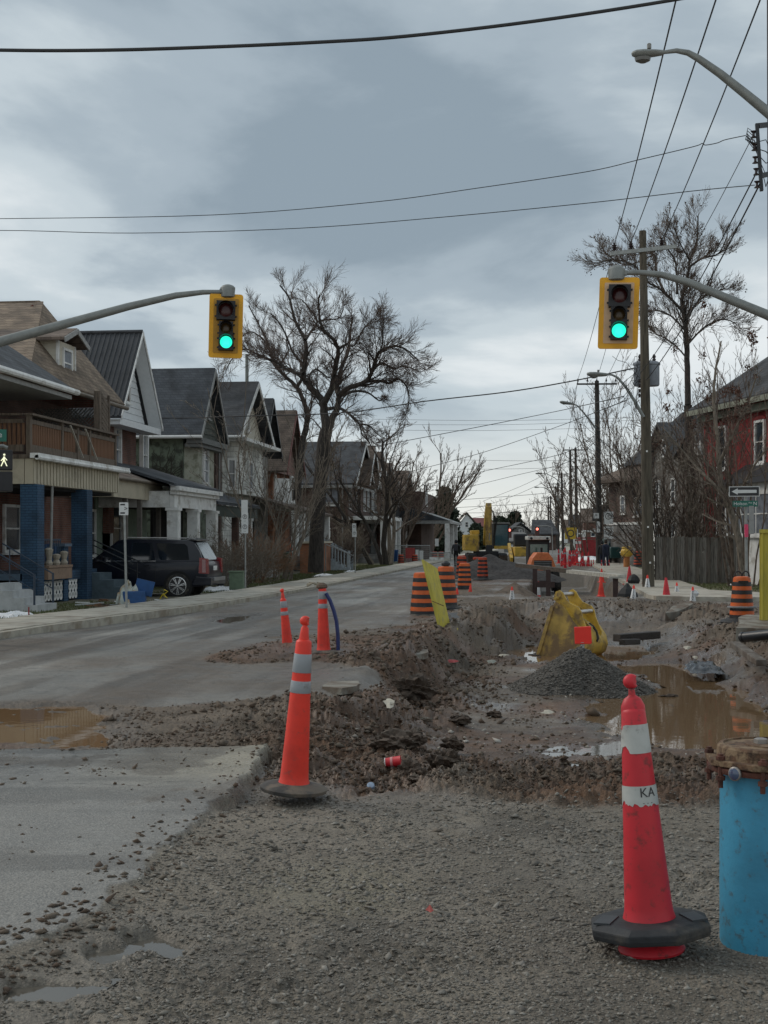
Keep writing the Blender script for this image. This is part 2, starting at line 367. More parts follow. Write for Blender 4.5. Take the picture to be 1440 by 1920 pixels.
# base colours of the materials lying there (gravel, earth, wet mud, concrete, asphalt, grass)
def C3(c): return np.array(c)[None, :]
nA = fbm(s_, d_, .8, 5, 101)[:, None]; nB = fbm(s_, d_, 6, 5, 102)[:, None]; nC = fbm(s_, d_, 40, 3, 103)[:, None]
mud, slab, pd_ = mk['mud'][:, None], mk['slab'][:, None], mk['pd'][:, None]
gravel = C3((.166, .144, .116))*(1+.42*nA+.18*nB+.35*nC)
gravel = gravel*(1-.35*sst(fbm(s_, d_, 1.1, 4, 108), .15, .5))[:, None]
sandy = sst(np.exp(-(((s_+.25)/.55)**2+((d_-6.6)/.7)**2)), .3, .9)[:, None]
gravel = gravel*(1-.5*sandy)+C3((.20, .18, .13))*.5*sandy
earth = C3((.098, .056, .033))*(1+.5*nA+.45*nB+.3*nC)
greymud = C3((.112, .086, .063))*(1+.42*nA+.4*nB+.35*nC)
gm = sst(fbm(s_, d_, .55, 4, 105)*1.3+nB[:, 0]*.25+.16*(d_ > 19)+.25*(d_ > 26)+.15*(pd_[:, 0] < 0)*(s_ > 1)-.16, -.18, .25)[:, None]
mc = earth*(1-gm)+greymud*gm
asph = C3((.175, .165, .150))*(1+.16*nA+.10*nB+.12*nC)
str_ = fbm(X_*1.6, Y_*.16, 1.0, 4, 107)[:, None]                       # dried mud dragged along the lane
asph = asph*(1-.55*sst(str_[:, 0], .02, .34)[:, None])+C3((.088, .070, .053))*.55*sst(str_[:, 0], .02, .34)[:, None]
asph = asph*(1+.55*sst(fbm(X_, Y_*.3, .8, 4, 109), .10, .4))[:, None]*(1-.35*sst(fbm(X_*2.5, Y_*.12, 1., 5, 110), .05, .3))[:, None]
rm = sst(fbm(X_, Y_*.45, .55, 5, 141)+.45*sst(X_, -7.2, -3.6)-.03, -.02, .36)[:, None]
asph = asph*(1-.62*rm)+C3((.098, .072, .050))*(1+.3*nB)*.62*rm
crk = lambda f, w, sd_: (1-sst(np.abs(fbm(s_+fbm(s_, d_, 3, 3, 133)*.15, d_, f, 3, sd_)), 0, w))[:, None]
asph = asph*(1-.5*crk(.45, .006, 131)*(d_ < 45)[:, None])
brk = np.clip(sst(s_, -4.2, -2.4), 0, 1)[:, None]
slc = C3((.205, .198, .185))*(1+.08*nA+.09*nB+.08*nC)
tan_ = (sst(s_, -2.6, -1.0)*sst(d_, 8.2, 10))[:, None]
slc = slc*(1-tan_)+C3((.31, .275, .21))*(1+.14*nB)*tan_
sm = sst(fbm(s_, d_, 1.3, 5, 111)+.45*np.exp(-(((s_+2.0)/.55)**2+((d_-9.7)/.55)**2)), .30, .44)[:, None]
slc = slc*(1-.28*sst(fbm(s_*.5, d_*2.2, 1.0, 5, 117), .0, .3))[:, None]*(1-.5*crk(.5, .004, 135))
slc = slc*(1-.55*sm)+C3((.09, .068, .048))*.55*sm
slabside = (slab*(1-slab)*4)
slc = slc*(1-.6*slabside)+C3((.16, .14, .11))*.6*slabside
nearmask = sst(d_, 8.2, 9.3)[:, None]
base = gravel*(1-nearmask)+asph*nearmask
edge_b = sst(mk['pd']+fbm(s_, d_, 3, 4, 113)*.2, -.45, .05)[:, None]*nearmask*0
base = base*(1-mud)+mc*mud
base = base*(1-slab)+slc*slab
farn = sst(d_, 55, 80)[:, None]*(X_ > -3.6)[:, None]
base = base*(1-.7*farn)+C3((.13, .118, .10))*.7*farn
yard = ((1-sst(X_, -11.2, -9.8))*sst(d_, 20, 24)+sst(X_, 5.0, 5.6)*sst(Y_, 44.5, 46))[:, None]
yn = sst(fbm(s_, d_, .9, 5, 115), -.15, .25)[:, None]
ycol = C3((.085, .095, .038))*(1+.4*nB)*(1-yn*.7)+C3((.15, .12, .08))*yn*.7
drive = (sst(np.minimum(Y_-38.2, 44.8-Y_), 0, .4)*(X_ < -9))[:, None]
ycol = ycol*(1-.8*drive)+C3((.16, .14, .11))*.8*drive
base = base*(1-yard)+ycol*yard
base = np.clip(base, .01, .8)
wet = np.clip(.38*nearmask[:, 0]*(1-mud[:, 0])+.42*slab[:, 0]*(1-tan_[:, 0]*.6)+sst(fbm(s_, d_, .7, 4, 121), -.05, .35)*(.35*mud[:, 0]+.3)*(1-yard[:, 0])+.35*sst(mk['pd'], .7, 1.3), 0, 1)
pn = np.zeros(len(s_))
for nm, lv, P, tag_ in PUD:
    pn = np.maximum(pn, sst(polysd(s_, d_, P), -.45, .0))
wet = np.clip(wet+.45*pn*(hh < .08), 0, 1)
base = base*(1-.22*pn*(1-slab[:, 0]))[:, None]
nr, ncol = DD.shape
idx = np.arange(nr*ncol).reshape(nr, ncol)
Fq = np.stack([idx[:-1, :-1], idx[:-1, 1:], idx[1:, 1:], idx[1:, :-1]], -1).reshape(-1, 4)
fm_mud = mud[:, 0][Fq].mean(1); fm_slab = slab[:, 0][Fq].mean(1); fd = d_[Fq].mean(1); fX = X_[Fq].mean(1); fyard = yard[:, 0][Fq].mean(1)
is_slab = fm_slab > .5
is_road = (~is_slab) & (fm_mud < .5) & (fd > 8.6) & (fyard < .5) & (fd < 400) & (fX > -60)
gmat = bpy.data.materials.new('ground_surface'); gmat.use_nodes = True; t = gmat.node_tree; b = t.nodes['Principled BSDF']
at = t.nodes.new('ShaderNodeAttribute'); at.attribute_name = 'Col'; aw = t.nodes.new('ShaderNodeAttribute'); aw.attribute_name = 'wet'
tcn = t.nodes.new('ShaderNodeTexCoord')
def gn(sc, det=6, ro=.65):
    n = t.nodes.new('ShaderNodeTexNoise'); n.inputs['Scale'].default_value = sc; n.inputs['Detail'].default_value = det; n.inputs['Roughness'].default_value = ro
    t.links.new(tcn.outputs['Object'], n.inputs[0]); return n.outputs[0]
vo = t.nodes.new('ShaderNodeTexVoronoi'); vo.inputs['Scale'].default_value = 75; t.links.new(tcn.outputs['Object'], vo.inputs[0])
sv = t.nodes.new('ShaderNodeSeparateColor'); t.links.new(vo.outputs['Color'], sv.inputs[0])
g1 = ramp_n(t, gn(55), [(.3, (.62, .62, .62)), (.7, (1.38, 1.37, 1.34))], 'LINEAR')
g2 = ramp_n(t, sv.outputs[0], [(0., (.72, .72, .72)), (1., (1.3, 1.29, 1.27))], 'LINEAR')
smooth_f = math_n(t, 'MULTIPLY', aw.outputs['Fac'], .5)
c = mix_n(t, .85, at.outputs['Color'], g1, 'MULTIPLY'); c = mix_n(t, .55, c, g2, 'MULTIPLY')
t.links.new(c, b.inputs['Base Color'])
wn = ramp_n(t, gn(3.0, 5), [(.35, (0, 0, 0)), (.65, (1, 1, 1))], 'LINEAR')
w_ = math_n(t, 'MULTIPLY_ADD', wn, .35, math_n(t, 'MULTIPLY', aw.outputs['Fac'], .9))
ro = math_n(t, 'SUBTRACT', .92, math_n(t, 'MULTIPLY', w_, .68), clamp=True)
ro = math_n(t, 'MAXIMUM', ro, .14)
t.links.new(ro, b.inputs['Roughness']); b.inputs['Specular IOR Level'].default_value = .45
hsum = math_n(t, 'ADD', gn(30, 8, .7), math_n(t, 'MULTIPLY', vo.outputs['Distance'], .6))
bn = t.nodes.new('ShaderNodeBump'); bn.inputs['Distance'].default_value = .02
t.links.new(math_n(t, 'SUBTRACT', .75, math_n(t, 'MULTIPLY', aw.outputs['Fac'], .42)), bn.inputs['Strength'])
t.links.new(hsum, bn.inputs['Height']); t.links.new(bn.outputs[0], b.inputs['Normal'])
def sub(name, sel, kind='structure'):
    F = Fq[sel]; used = np.unique(F); remap = np.zeros(len(VV), np.int64); remap[used] = np.arange(len(used))
    me = fast_mesh(name, VV[used], remap[F], gmat, smooth=True)
    ca = me.color_attributes.new('Col', 'FLOAT_COLOR', 'POINT')
    ca.data.foreach_set('color', np.concatenate([base[used], np.ones((len(used), 1))], 1).astype(np.float32).ravel())
    wa = me.attributes.new('wet', 'FLOAT', 'POINT'); wa.data.foreach_set('value', wet[used].astype(np.float32))
    o = bpy.data.objects.new(name, me); COL.objects.link(o); o['kind'] = kind
    return o
o = sub('ground', ~is_slab & ~is_road); o['label'] = 'muddy gravelled ground of the dug-up street and front yards'
o = sub('road', is_road); o['label'] = 'wet mud-streaked asphalt lane left open beside the excavation'
o = sub('concrete_pavement', is_slab); o['label'] = 'wet grey concrete road slab with a broken edge at lower left'
# a deep sheet closes the horizon
# ---------------------------------------------------------------- puddles
def watermat(name, col, rough=.03):
    m = bpy.data.materials.new(name); m.use_nodes = True; t = m.node_tree; b = t.nodes['Principled BSDF']
    b.inputs['Base Color'].default_value = (*col, 1); b.inputs['Roughness'].default_value = rough; b.inputs['IOR'].default_value = 1.33
    n = t.nodes.new('ShaderNodeTexNoise'); n.inputs['Scale'].default_value = 5; tcn = t.nodes.new('ShaderNodeTexCoord'); t.links.new(tcn.outputs['Object'], n.inputs[0])
    bn = t.nodes.new('ShaderNodeBump'); bn.inputs['Strength'].default_value = .018; bn.inputs['Distance'].default_value = .03; t.links.new(n.outputs[0], bn.inputs['Height']); t.links.new(bn.outputs[0], b.inputs['Normal'])
    return m
WM = {'big': watermat('muddy_water', (.155, .10, .055)), 'brown': watermat('brown_water', (.19, .115, .06)), 'clear': watermat('thin_water', (.10, .09, .075), .06)}
for nm, lv, P, tg in PUD:
    ins = 1.25
    cs = sum(p[0] for p in P)/len(P); cd = sum(p[1] for p in P)/len(P)
    pts = [W(s+(.15 if s > cs else -.15)*(.3 if 'fore' in tg or tg == 'road' else 1), d+(.3 if d > cd else -.3)*(.3 if 'fore' in tg or tg == 'road' else 1), lv) for s, d in P]
    mb = MB().add(pts, [tuple(range(len(pts)))])
    o = one('puddle', mb, WM[{'big': 'big', 'muddy': 'brown', 'brown': 'brown'}.get(tg, 'clear')], None, None, loc=(0, 0, 0), kind='structure')
# ---------------------------------------------------------------- stones and clods (nobody could count them)
def scatter(name, label, m, S, D, SZ, Z=None, sub_=1, seed=1, flat=.65, smooth=False, extra=None):
    rng = np.random.default_rng(seed); n = len(S)
    if sub_ == 1:   # a 6-cornered chip
        bv = np.array([(1, 0, 0), (-.2, .95, .1), (-.9, -.3, 0), (.1, -.9, -.1), (.1, .1, .9), (0, 0, -.9)], float)
        bf = np.array([(0, 1, 4), (1, 2, 4), (2, 3, 4), (3, 0, 4), (1, 0, 5), (2, 1, 5), (3, 2, 5), (0, 3, 5)])
    V = bv[None]*(1+rng.uniform(-.35, .35, (n, len(bv), 3)))
    ang = rng.uniform(0, 2*PI, n); ca, sa = np.cos(ang), np.sin(ang); tl = rng.normal(0, .35, n)
    sx = rng.uniform(.7, 1.3, n)*SZ; sy = rng.uniform(.6, 1.0, n)*SZ; sz = rng.uniform(.45, .9, n)*SZ*flat
    V = V*np.stack([sx, sy, sz], 1)[:, None, :]
    Vx = V[..., 0]; Vz = V[..., 2]+Vx*np.sin(tl)[:, None]
    R = np.stack([Vx*ca[:, None]-V[..., 1]*sa[:, None], Vx*sa[:, None]+V[..., 1]*ca[:, None], Vz], -1)
    if Z is None: Z, _ = terrain(S, D)
    P = np.stack([S*CT-D*ST, S*ST+D*CT, Z+SZ*.12], 1)
    R = R+P[:, None, :]
    F = bf[None]+(np.arange(n)*len(bv))[:, None, None]
    me = fast_mesh(name, R.reshape(-1, 3), F.reshape(-1, 3), m)
    o = bpy.data.objects.new(name, me); COL.objects.link(o); o['kind'] = 'stuff'
    if label: o['label'] = label
    return o
def stonemat(name, stops, rough=.75, sc=1.0):
    m = bpy.data.materials.new(name); m.use_nodes = True; t = m.node_tree; b = t.nodes['Principled BSDF']
    g = t.nodes.new('ShaderNodeNewGeometry')
    c = ramp_n(t, g.outputs['Random Per Island'], [(i/(len(stops)-1), s) for i, s in enumerate(stops)], 'LINEAR')
    t.links.new(c, b.inputs['Base Color']); b.inputs['Roughness'].default_value = rough
    return m
GM = stonemat('gravel_stone', [(.09, .08, .068), (.135, .122, .103), (.17, .155, .13), (.21, .192, .165), (.13, .108, .085), (.30, .28, .245)])
CM = stonemat('mud_clod', [(.064, .040, .025), (.092, .060, .038), (.105, .084, .062), (.072, .050, .035)], .85)
DM = stonemat('pile_stone', [(.06, .055, .048), (.09, .083, .073), (.12, .11, .097), (.155, .142, .125), (.08, .07, .06)], .75)
rng = np.random.default_rng(4)
def pick(n, pylo, pyhi, pxlo, pxhi, z=0., pw=1.0):
    py = pylo+(pyhi-pylo)*rng.uniform(0, 1, n)**pw; d = FPX*(EYE-z)/(py-HZ); s = (rng.uniform(pxlo, pxhi, n)-CX)/FPX*d; return s, d
S, D = pick(70000, 1480, 1960, -120, 1560)
den_ = fbm(S, D, 1.6, 4, 201)*.5+fbm(S, D, 6, 3, 202)*.3+.42
sl_ = polysd(S, D, SLAB); keep = (sl_ < -.03) & (rng.uniform(0, 1, len(S)) < den_+.25) & (polysd(S, D, MUD) < .1)
for nm, lv, P, tg in PUD:
    if 'fore' in tg: keep &= (polysd(S, D, P) < -.02) | (rng.uniform(0, 1, len(S)) < .05)
S, D = S[keep], D[keep]; SZ = rng.gamma(1.7, .0032, len(S))+.0025
SZ = np.minimum(SZ, .03)*np.clip(D/6, .8, 1.25)
scatter('gravel', 'loose grey gravel stones strewn over the foreground', GM, S, D, SZ, seed=11)
# clods of mud on the banks, the floor and along the slab edge
S, D = pick(90000, 1130, 1515, 180, 1560, -.1)
_, k2 = terrain(S, D)
pb = k2['mud']*(.12+.75*k2['bank']+.35*(fbm(S, D, 1.3, 4, 203) > .05))*(1-.6*k2['floor'])
keep = rng.uniform(0, 1, len(S)) < pb
S, D = S[keep], D[keep]
SZ = np.minimum(rng.gamma(1.35, .0070, len(S))+.004, .075)*np.clip(D/12, .8, 1.8)
scatter('mud_clods', 'brown mud clods heaped along the banks of the pit', CM, S, D, SZ, seed=12, flat=.9)
S, D = pick(5200, 1398, 1900, -100, 640)
se = polysd(S, D, SLAB); keep = ((np.abs(se) < .22) & (rng.uniform(0, 1, len(S)) < .5)) | ((se > 0) & (rng.uniform(0, 1, len(S)) < .028+.5*np.exp(-(((S+2.0)/.5)**2+((D-9.6)/.5)**2))))
S, D = S[keep], D[keep]; scatter('mud_crumbs', 'crumbs of mud dropped on the concrete slab', CM, S, D, np.minimum(rng.gamma(2, .006, len(S))+.004, .035), seed=13)
# stones fallen along right bank and far bank, whitish chips
S, D = pick(2600, 1130, 1440, 640, 1600, -.3); S, D = S[:1500], D[:1500]
scatter('pale_rubble', 'pale stone chips lying in the mud of the excavation', stonemat('pale_chip', [(.22, .2, .17), (.32, .3, .26), (.2, .17, .14), (.42, .4, .36)]), S, D, np.minimum(rng.gamma(1.6, .009, 1500)+.006, .06), seed=14)
# ================================================================ sidewalk, kerb, snow
conc = mat('sidewalk_concrete', (.40, .37, .31), .75, var=.16, scale=2.5, bump=.15, bscale=60, dirt=(.24, .2, .155), dscale=.9, dthr=.58)
kconc = mat('kerb_concrete', (.38, .35, .29), .8, var=.15, scale=4, bump=.2, dirt=(.24, .2, .15), dscale=1.5, dthr=.56)
KL = [(12, -10.2), (18, -9.95), (22, -9.75), (25, -9.6), (28, -9.35), (31, -9.0), (34, -8.7), (38, -8.45), (44, -8.25), (52, -8.15), (70, -8.1), (120, -8.1), (300, -8.1)]
def strip(pts, w, z0, z1, m, name, label, side=-1, seg=None):
    mb = MB()
    for (ya, xa), (yb, xb) in zip(pts, pts[1:]):
        a, b_ = (xa, ya), (xb, yb)
        mb.prism([(xa, ya, z0), (xb, yb, z0), (xb+side*w, yb, z0), (xa+side*w, ya, z0)], (0, 0, z1-z0))
    return one(name, mb, m, label, None, loc=(pts[0][1], pts[0][0], 0), kind='structure')
kh = lambda y: .10
strip(KL, .18, -.3, .085, kconc, 'kerb', 'worn concrete kerb along the left side of the street')
# flags of the left sidewalk, one slab each
def kx(y):
    for (ya, xa), (yb, xb) in zip(KL, KL[1:]):
        if ya <= y <= yb: return xa+(xb-xa)*(y-ya)/(yb-ya)
    return KL[-1][1]
sw = bpy.data.objects.new('sidewalk', None); COL.objects.link(sw); sw['kind'] = 'structure'; sw['label'] = 'pale concrete sidewalk along the left kerb'
y = 14.0; i = 0
while y < 110:
    y2 = y+1.5
    mb = MB().prism([(kx(y)-.183, y, -.25), (kx(y2-.012)-.183, y2-.012, -.25), (kx(y2)-1.9-.004*i % .03, y2-.012, -.25), (kx(y)-1.9, y, -.25)], (0, 0, .355-.25+.25-.004*(i*7 % 3)))
    me = mesh_of('paving_slab', mb, conc, None); o = bpy.data.objects.new('paving_slab', me); COL.objects.link(o); o.parent = sw
    y = y2; i += 1
mb = MB().prism([(-8.284, 110, -.25), (-8.284, 300, -.25), (-10, 300, -.25), (-10, 110, -.25)], (0, 0, .35))
me = mesh_of('paving_run', mb, conc, None); o = bpy.data.objects.new('paving_run', me); COL.objects.link(o); o.parent = sw
# right sidewalk: corner and the walk up the street
sr = bpy.data.objects.new('sidewalk', None); COL.objects.link(sr); sr['kind'] = 'structure'; sr['label'] = 'pale concrete sidewalk and corner on the right behind the pit'
def part_of(par, name, mb, m, bevel=0):
    me = mesh_of(name, mb, m, None, bevel=bevel); o = bpy.data.objects.new(name, me); COL.objects.link(o); o.parent = par; return o
cor = [(3.0, 40.2), (3.15, 39.4), (4.2, 38.9), (5.6, 38.8), (7.0, 39.2), (8.4, 40.4), (20, 41.5), (20, 43.4), (9, 43.0), (7, 42.6), (6.0, 43.2), (5.4, 44.5), (3.0, 44.5)]
part_of(sr, 'corner_slab', MB().prism([(x, y_, -.6) for x, y_ in cor], (0, 0, .72)), conc)
y = 44.512; i = 0
while y < 95:
    part_of(sr, 'paving_slab', MB().prism([(3.0, y, -.3), (5.3, y, -.3), (5.3, y+1.788, -.3), (3.0, y+1.788, -.3)], (0, 0, .41+.004*(i % 3))), conc)
    y += 1.8; i += 1
part_of(sr, 'paving_run', MB().box(3.0, 5.3, y, 320, -.3, .11), conc)
snowm = mat('old_snow', (.80, .81, .82), .8, var=.08, scale=12, bump=.5, bscale=25, dirt=(.45, .43, .40), dscale=5, dthr=.62)
def blob(name, p, rx, ry, h, m, label, cat, seed=1, n=22, kind=None, lump=.25, rot=0):
    rr = 9; V = []; F = []
    for i in range(rr+1):
        t_ = i/rr
        for k in range(n):
            a = 2*PI*k/n; nn = 1+lump*float(fbm(np.array([math.cos(a)*1.7+seed]), np.array([math.sin(a)*1.7+t_*1.5]), 1.2, 3, seed)[0])
            r = t_*nn; zz = h*(1-t_**2)**.8*(1+lump*float(fbm(np.array([math.cos(a)*t_*3+seed]), np.array([math.sin(a)*t_*3]), 1.5, 3, seed+3)[0]))-.03*t_
            x, y_ = rx*r*math.cos(a), ry*r*math.sin(a); V.append((p[0]+x*math.cos(rot)-y_*math.sin(rot), p[1]+x*math.sin(rot)+y_*math.cos(rot), p[2]+zz))
    for i in range(rr):
        for k in range(n): F.append((i*n+k, i*n+(k+1) % n, (i+1)*n+(k+1) % n, (i+1)*n+k))
    return one(name, MB().add(V, F), m, label, cat, loc=p, smooth=True, kind=kind)
def gl(px, py): return ground_at(px, py)
for px, py, rx, ry, h, lb in ((25, 1156, .45, 1.0, .13, 'melting snow heap beside the pale concrete steps'), (415, 1107, .75, 1.6, .16, 'low white snow patch on the grass beside the parking sign'), (608, 1081, .65, 1.6, .14, 'snow patch at the foot of the brick porch stair'), (658, 1073, .5, 1.4, .10, 'thin snow patch next to the far parking sign'), (1385, 1098, .45, 1.6, .10, 'snow patch on the grass behind the striped barrel at right')):
    blob('snow_patch', gl(px, py), rx, ry, h, snowm, lb, 'snow', seed=px, lump=.5)
for k, (px, py, rx) in enumerate(((1105, 1052, 1.6), (1190, 1050, 1.8), (1150, 1049, 1.4), (1225, 1052, 1.2))):
    blob('snow_bank', PG(px, py), rx, 2.5, .35, snowm, ('snow bank at the foot of the wooden pole by the red bin', 'long grey snow bank behind the yellow hydrant', 'snow bank between the two far walkers and the hydrant', 'snow bank beside the striped barrel near the pale house post')[k], 'snow', seed=px+3, lump=.4)
# ================================================================ house kit
trim = mat('trim_white', (.70, .70, .68), .6, var=.1, scale=3, dirt=(.40, .38, .34), dscale=2, dthr=.6)
trimg = mat('trim_grey', (.28, .28, .27), .6)
glassd = mat('window_glass', (.035, .045, .055), .08, var=.2, scale=.8, spec=.8)
glassc = mat('curtained_glass', (.20, .22, .25), .15, var=.25, scale=3, spec=.8)
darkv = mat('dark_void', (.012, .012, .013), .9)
shgr = brickmat('grey_shingle', (.055, .062, .072), (.075, .083, .094), (.03, .034, .04), .30, .13, .9, .008)
shgr2 = brickmat('charcoal_shingle', (.050, .054, .060), (.070, .073, .079), (.028, .03, .034), .30, .13, .9, .008)
shtan = brickmat('tan_shingle', (.245, .185, .13), (.17, .125, .09), (.10, .07, .05), .33, .14, .9, .01)
shbr = brickmat('brown_shingle', (.17, .13, .105), (.125, .095, .075), (.07, .05, .04), .33, .14, .9, .01)
brick_r = brickmat('red_brick', (.20, .075, .05), (.145, .058, .042), (.16, .12, .10))
brick_o = brickmat('orange_brick', (.36, .13, .055), (.27, .10, .05), (.2, .13, .09))
brick_d = brickmat('dark_brick', (.115, .058, .042), (.085, .045, .035), (.09, .07, .06))
brick_p = brickmat('painted_red_brick', (.36, .035, .035), (.28, .03, .03), (.19, .03, .03), msize=.006)
brick_b = brickmat('painted_blue_brick', (.035, .085, .15), (.028, .07, .13), (.018, .045, .085))
stone_w = brickmat('white_block', (.72, .72, .68), (.60, .60, .56), (.34, .33, .30), .55, .28)
stone_g = brickmat('grey_block', (.20, .195, .185), (.15, .145, .14), (.10, .10, .09), .5, .25)
beige = mat('beige_board', (.46, .41, .31), .7, var=.08, scale=2, dirt=(.3, .26, .2), dscale=1.5, dthr=.62)
cream = mat('cream_siding', (.55, .51, .42), .7, var=.05)
wsid = mat('white_siding', (.66, .68, .69), .6, var=.04)
greyside = mat('grey_siding', (.17, .175, .17), .8, var=.1)
wood_g = mat('weathered_wood', (.135, .105, .08), .85, var=.3, scale=3, bump=.3, stretch=(6, 6, .7))
wood_b = mat('brown_wood', (.17, .085, .045), .8, var=.3, scale=3, stretch=(6, 6, .7))
metal_k = mat('black_metal', (.025, .027, .03), .5, metal=.3)
galv = mat('galvanised', (.30, .31, .30), .55, metal=.5, var=.12, scale=8)
corr = mat('black_corrugated', (.045, .047, .052), .55, metal=.2, var=.2, scale=2)
def window(T, c, w, h, nrm='x', frame=trim, pane=glassd, mull=1, fw=.09, dep=.07, label=None, sill=True, vert=0):
    """c: centre on the wall plane; nrm: direction the wall faces ('x','-y','y','-x' or a Vector)"""
    nv = {'x': Vector((1, 0, 0)), '-x': Vector((-1, 0, 0)), 'y': Vector((0, 1, 0)), '-y': Vector((0, -1, 0))}.get(nrm, nrm) if isinstance(nrm, str) else nrm
    a = Vector((0, 0, 1)).cross(nv).normalized(); c = Vector(c); Z = Vector((0, 0, 1))
    def bar(mb, u0, u1, v0, v1, n0, n1):
        P = [c+a*u+Z*v+nv*n0 for u, v in ((u0, v0), (u1, v0), (u1, v1), (u0, v1))]; mb.prism(P, nv*(n1-n0))
    mb = MB(); hw, hh_ = w/2, h/2
    bar(mb, -hw, -hw+fw, -hh_, hh_, -.04, dep); bar(mb, hw-fw, hw, -hh_, hh_, -.04, dep)
    bar(mb, -hw+fw, hw-fw, hh_-fw, hh_, -.04, dep); bar(mb, -hw+fw, hw-fw, -hh_, -hh_+fw, -.04, dep)
    for k in range(mull): z = -hh_+fw+(h-2*fw)*(k+1)/(mull+1); bar(mb, -hw+fw, hw-fw, z-.025, z+.025, .0, dep*.7)
    for k in range(vert): u = -hw+fw+(w-2*fw)*(k+1)/(vert+1); bar(mb, u-.03, u+.03, -hh_+fw, hh_-fw, .0, dep*.72)
    if sill: bar(mb, -hw-.05, hw+.05, -hh_-.07, -hh_-.003, -.04, dep+.06)
    f = T.part('window', mb, frame, label=label)
    m2 = MB(); bar(m2, -hw+fw-.005, hw-fw+.005, -hh_+fw-.005, hh_-fw+.005, .004, .012)
    T.part('pane', m2, pane, parent=f); return f
def gable_roof_x(T, x0, x1, y0, y1, ze, zr, m, th=.14, name='roof', yr=None, bargem=None):
    """ridge along X from x0 (back) to x1 (street); eaves at y0, y1"""
    yr = (y0+y1)/2 if yr is None else yr; r = None
    mb = MB()
    mb.prism([(x0, y0, ze), (x0, yr, zr), (x0, yr, zr+th*1.5), (x0, y0-.02, ze+th)], (x1-x0, 0, 0))
    mb.prism([(x0, yr+.002, zr), (x0, y1, ze), (x0, y1+.02, ze+th), (x0, yr+.002, zr+th*1.5)], (x1-x0, 0, 0))
    r = T.part(name, mb, m)
    if bargem:
        for ya, za, yb, zb in ((y0, ze, yr-.002, zr), (yr+.002, zr, y1, ze)):
            q = MB().prism([(x1+.003, ya, za-.16), (x1+.003, yb, zb-.16), (x1+.003, yb, zb+.12), (x1+.003, ya, za+.12)], (.05, 0, 0)); T.part('bargeboard', q, bargem)
    return r
def gable_wall(T, x, y0, y1, ze, zr, m, th=.1, name='gable_wall'):
    return T.part(name, MB().prism([(x, y0, ze), (x, y1, ze), (x, (y0+y1)/2, zr)], (-th, 0, 0)), m)
def gable_boards(T, x, y0, y1, ze, zr, m, n=9, hole=None):
    yc = (y0+y1)/2; H = zr-ze
    for k in range(n):
        a, b_ = k/n, (k+1)/n-.003
        za, zb = ze+H*a, ze+H*b_; wa, wb = (y1-y0)/2*(1-a), (y1-y0)/2*(1-b_)
        segs = [(-wa, wa, -wb, wb)]
        if hole and za < hole[3] and zb > hole[2]:
            segs = [(-wa, hole[0]-yc, -wb, hole[0]-yc), (hole[1]-yc, wa, hole[1]-yc, wb)]
        for l0, r0, l1, r1 in segs:
            if r0-l0 < .05: continue
            T.part('siding_board', MB().add([(x, yc+l0, za), (x, yc+r0, za), (x-.02, yc+r1, zb), (x-.02, yc+l1, zb), (x-.05, yc+l0, za), (x-.05, yc+r0, za), (x-.05, yc+r1, zb), (x-.05, yc+l1, zb)], [(0, 1, 2, 3), (4, 7, 6, 5), (0, 4, 5, 1), (2, 6, 7, 3), (0, 3, 7, 4), (1, 5, 6, 2)]), m)
def column(T, x, y_, z0, z1, w, m, name='pillar', cap=None):
    mb = MB().box(x-w/2, x+w/2, y_-w/2, y_+w/2, z0, z1)
    if cap: mb.box(x-w/2-.05, x+w/2+.05, y_-w/2-.05, y_+w/2+.05, z1-.12, z1-.003); mb.box(x-w/2-.05, x+w/2+.05, y_-w/2-.05, y_+w/2+.05, z0, z0+.14)
    return T.part(name, mb, m)
def railing(T, a, b, z0, z1, m, n=None, name='railing', bal=.03, rail=.06, gap=.14, mb_=None):
    a = Vector(a); b = Vector(b); L_ = (b-a).length; n = n or max(2, int(L_/gap))
    r = T.part(name, MB().beam(a+Vector((0, 0, z1)), b+Vector((0, 0, z1)), rail, rail).beam(a+Vector((0, 0, z0)), b+Vector((0, 0, z0)), rail*.8, rail*.8), m)
    for k in range(n+1):
        p = a.lerp(b, k/n); T.part('baluster', MB().beam(p+Vector((0, 0, z0+.02)), p+Vector((0, 0, z1-.02)), bal, bal), m, parent=r)
    return r

# ================================================================ house A: tan roof, deck, blue pillars
A = Thing('deck_house', 'house with tan shingle roof, timber deck and blue brick pillars at left edge', 'house', (-15, 39, 0))
XA = -14.2
yL, yR = 26.0, 45.9
A.part('wall', MB().box(-24, -16.6, 33.5, 45.3, 3.2, 6.35), brick_d); A.part('lower_wall', MB().box(-24, -16.6, 33.5, 45.3, -.3, 3.19), brick_r)
# roof: ridge parallel to the street
A.part('roof', MB().prism([(-14.95, 37, 6.42), (-14.95, yR, 6.42), (-18.0, yR, 10.1)], (.08, 0, .14)).prism([(-14.95, 37, 6.42), (-18.0, yR, 10.1), (-22.5, yR, 10.1), (-25, 37, 6.42)], (0, -.1, .14)), shtan)
A.part('gable_wall', MB().prism([(-15.6, 45.28, 6.4), (-24, 45.28, 6.3), (-18, 45.28, 10.05)], (0, -.1, 0)), brick_r)
A.part('gutter', MB().tube([(-14.82, yL, 6.42), (-14.82, yR+.1, 6.42)], .075, 8), mat('gutter_brown', (.16, .13, .10), .6))
A.part('hip_ridge', MB().beam((-14.95, 37, 6.58), (-18, yR, 10.26), .22, .06).beam((-18, yR, 10.27), (-22.5, yR, 10.27), .2, .06), shtan)
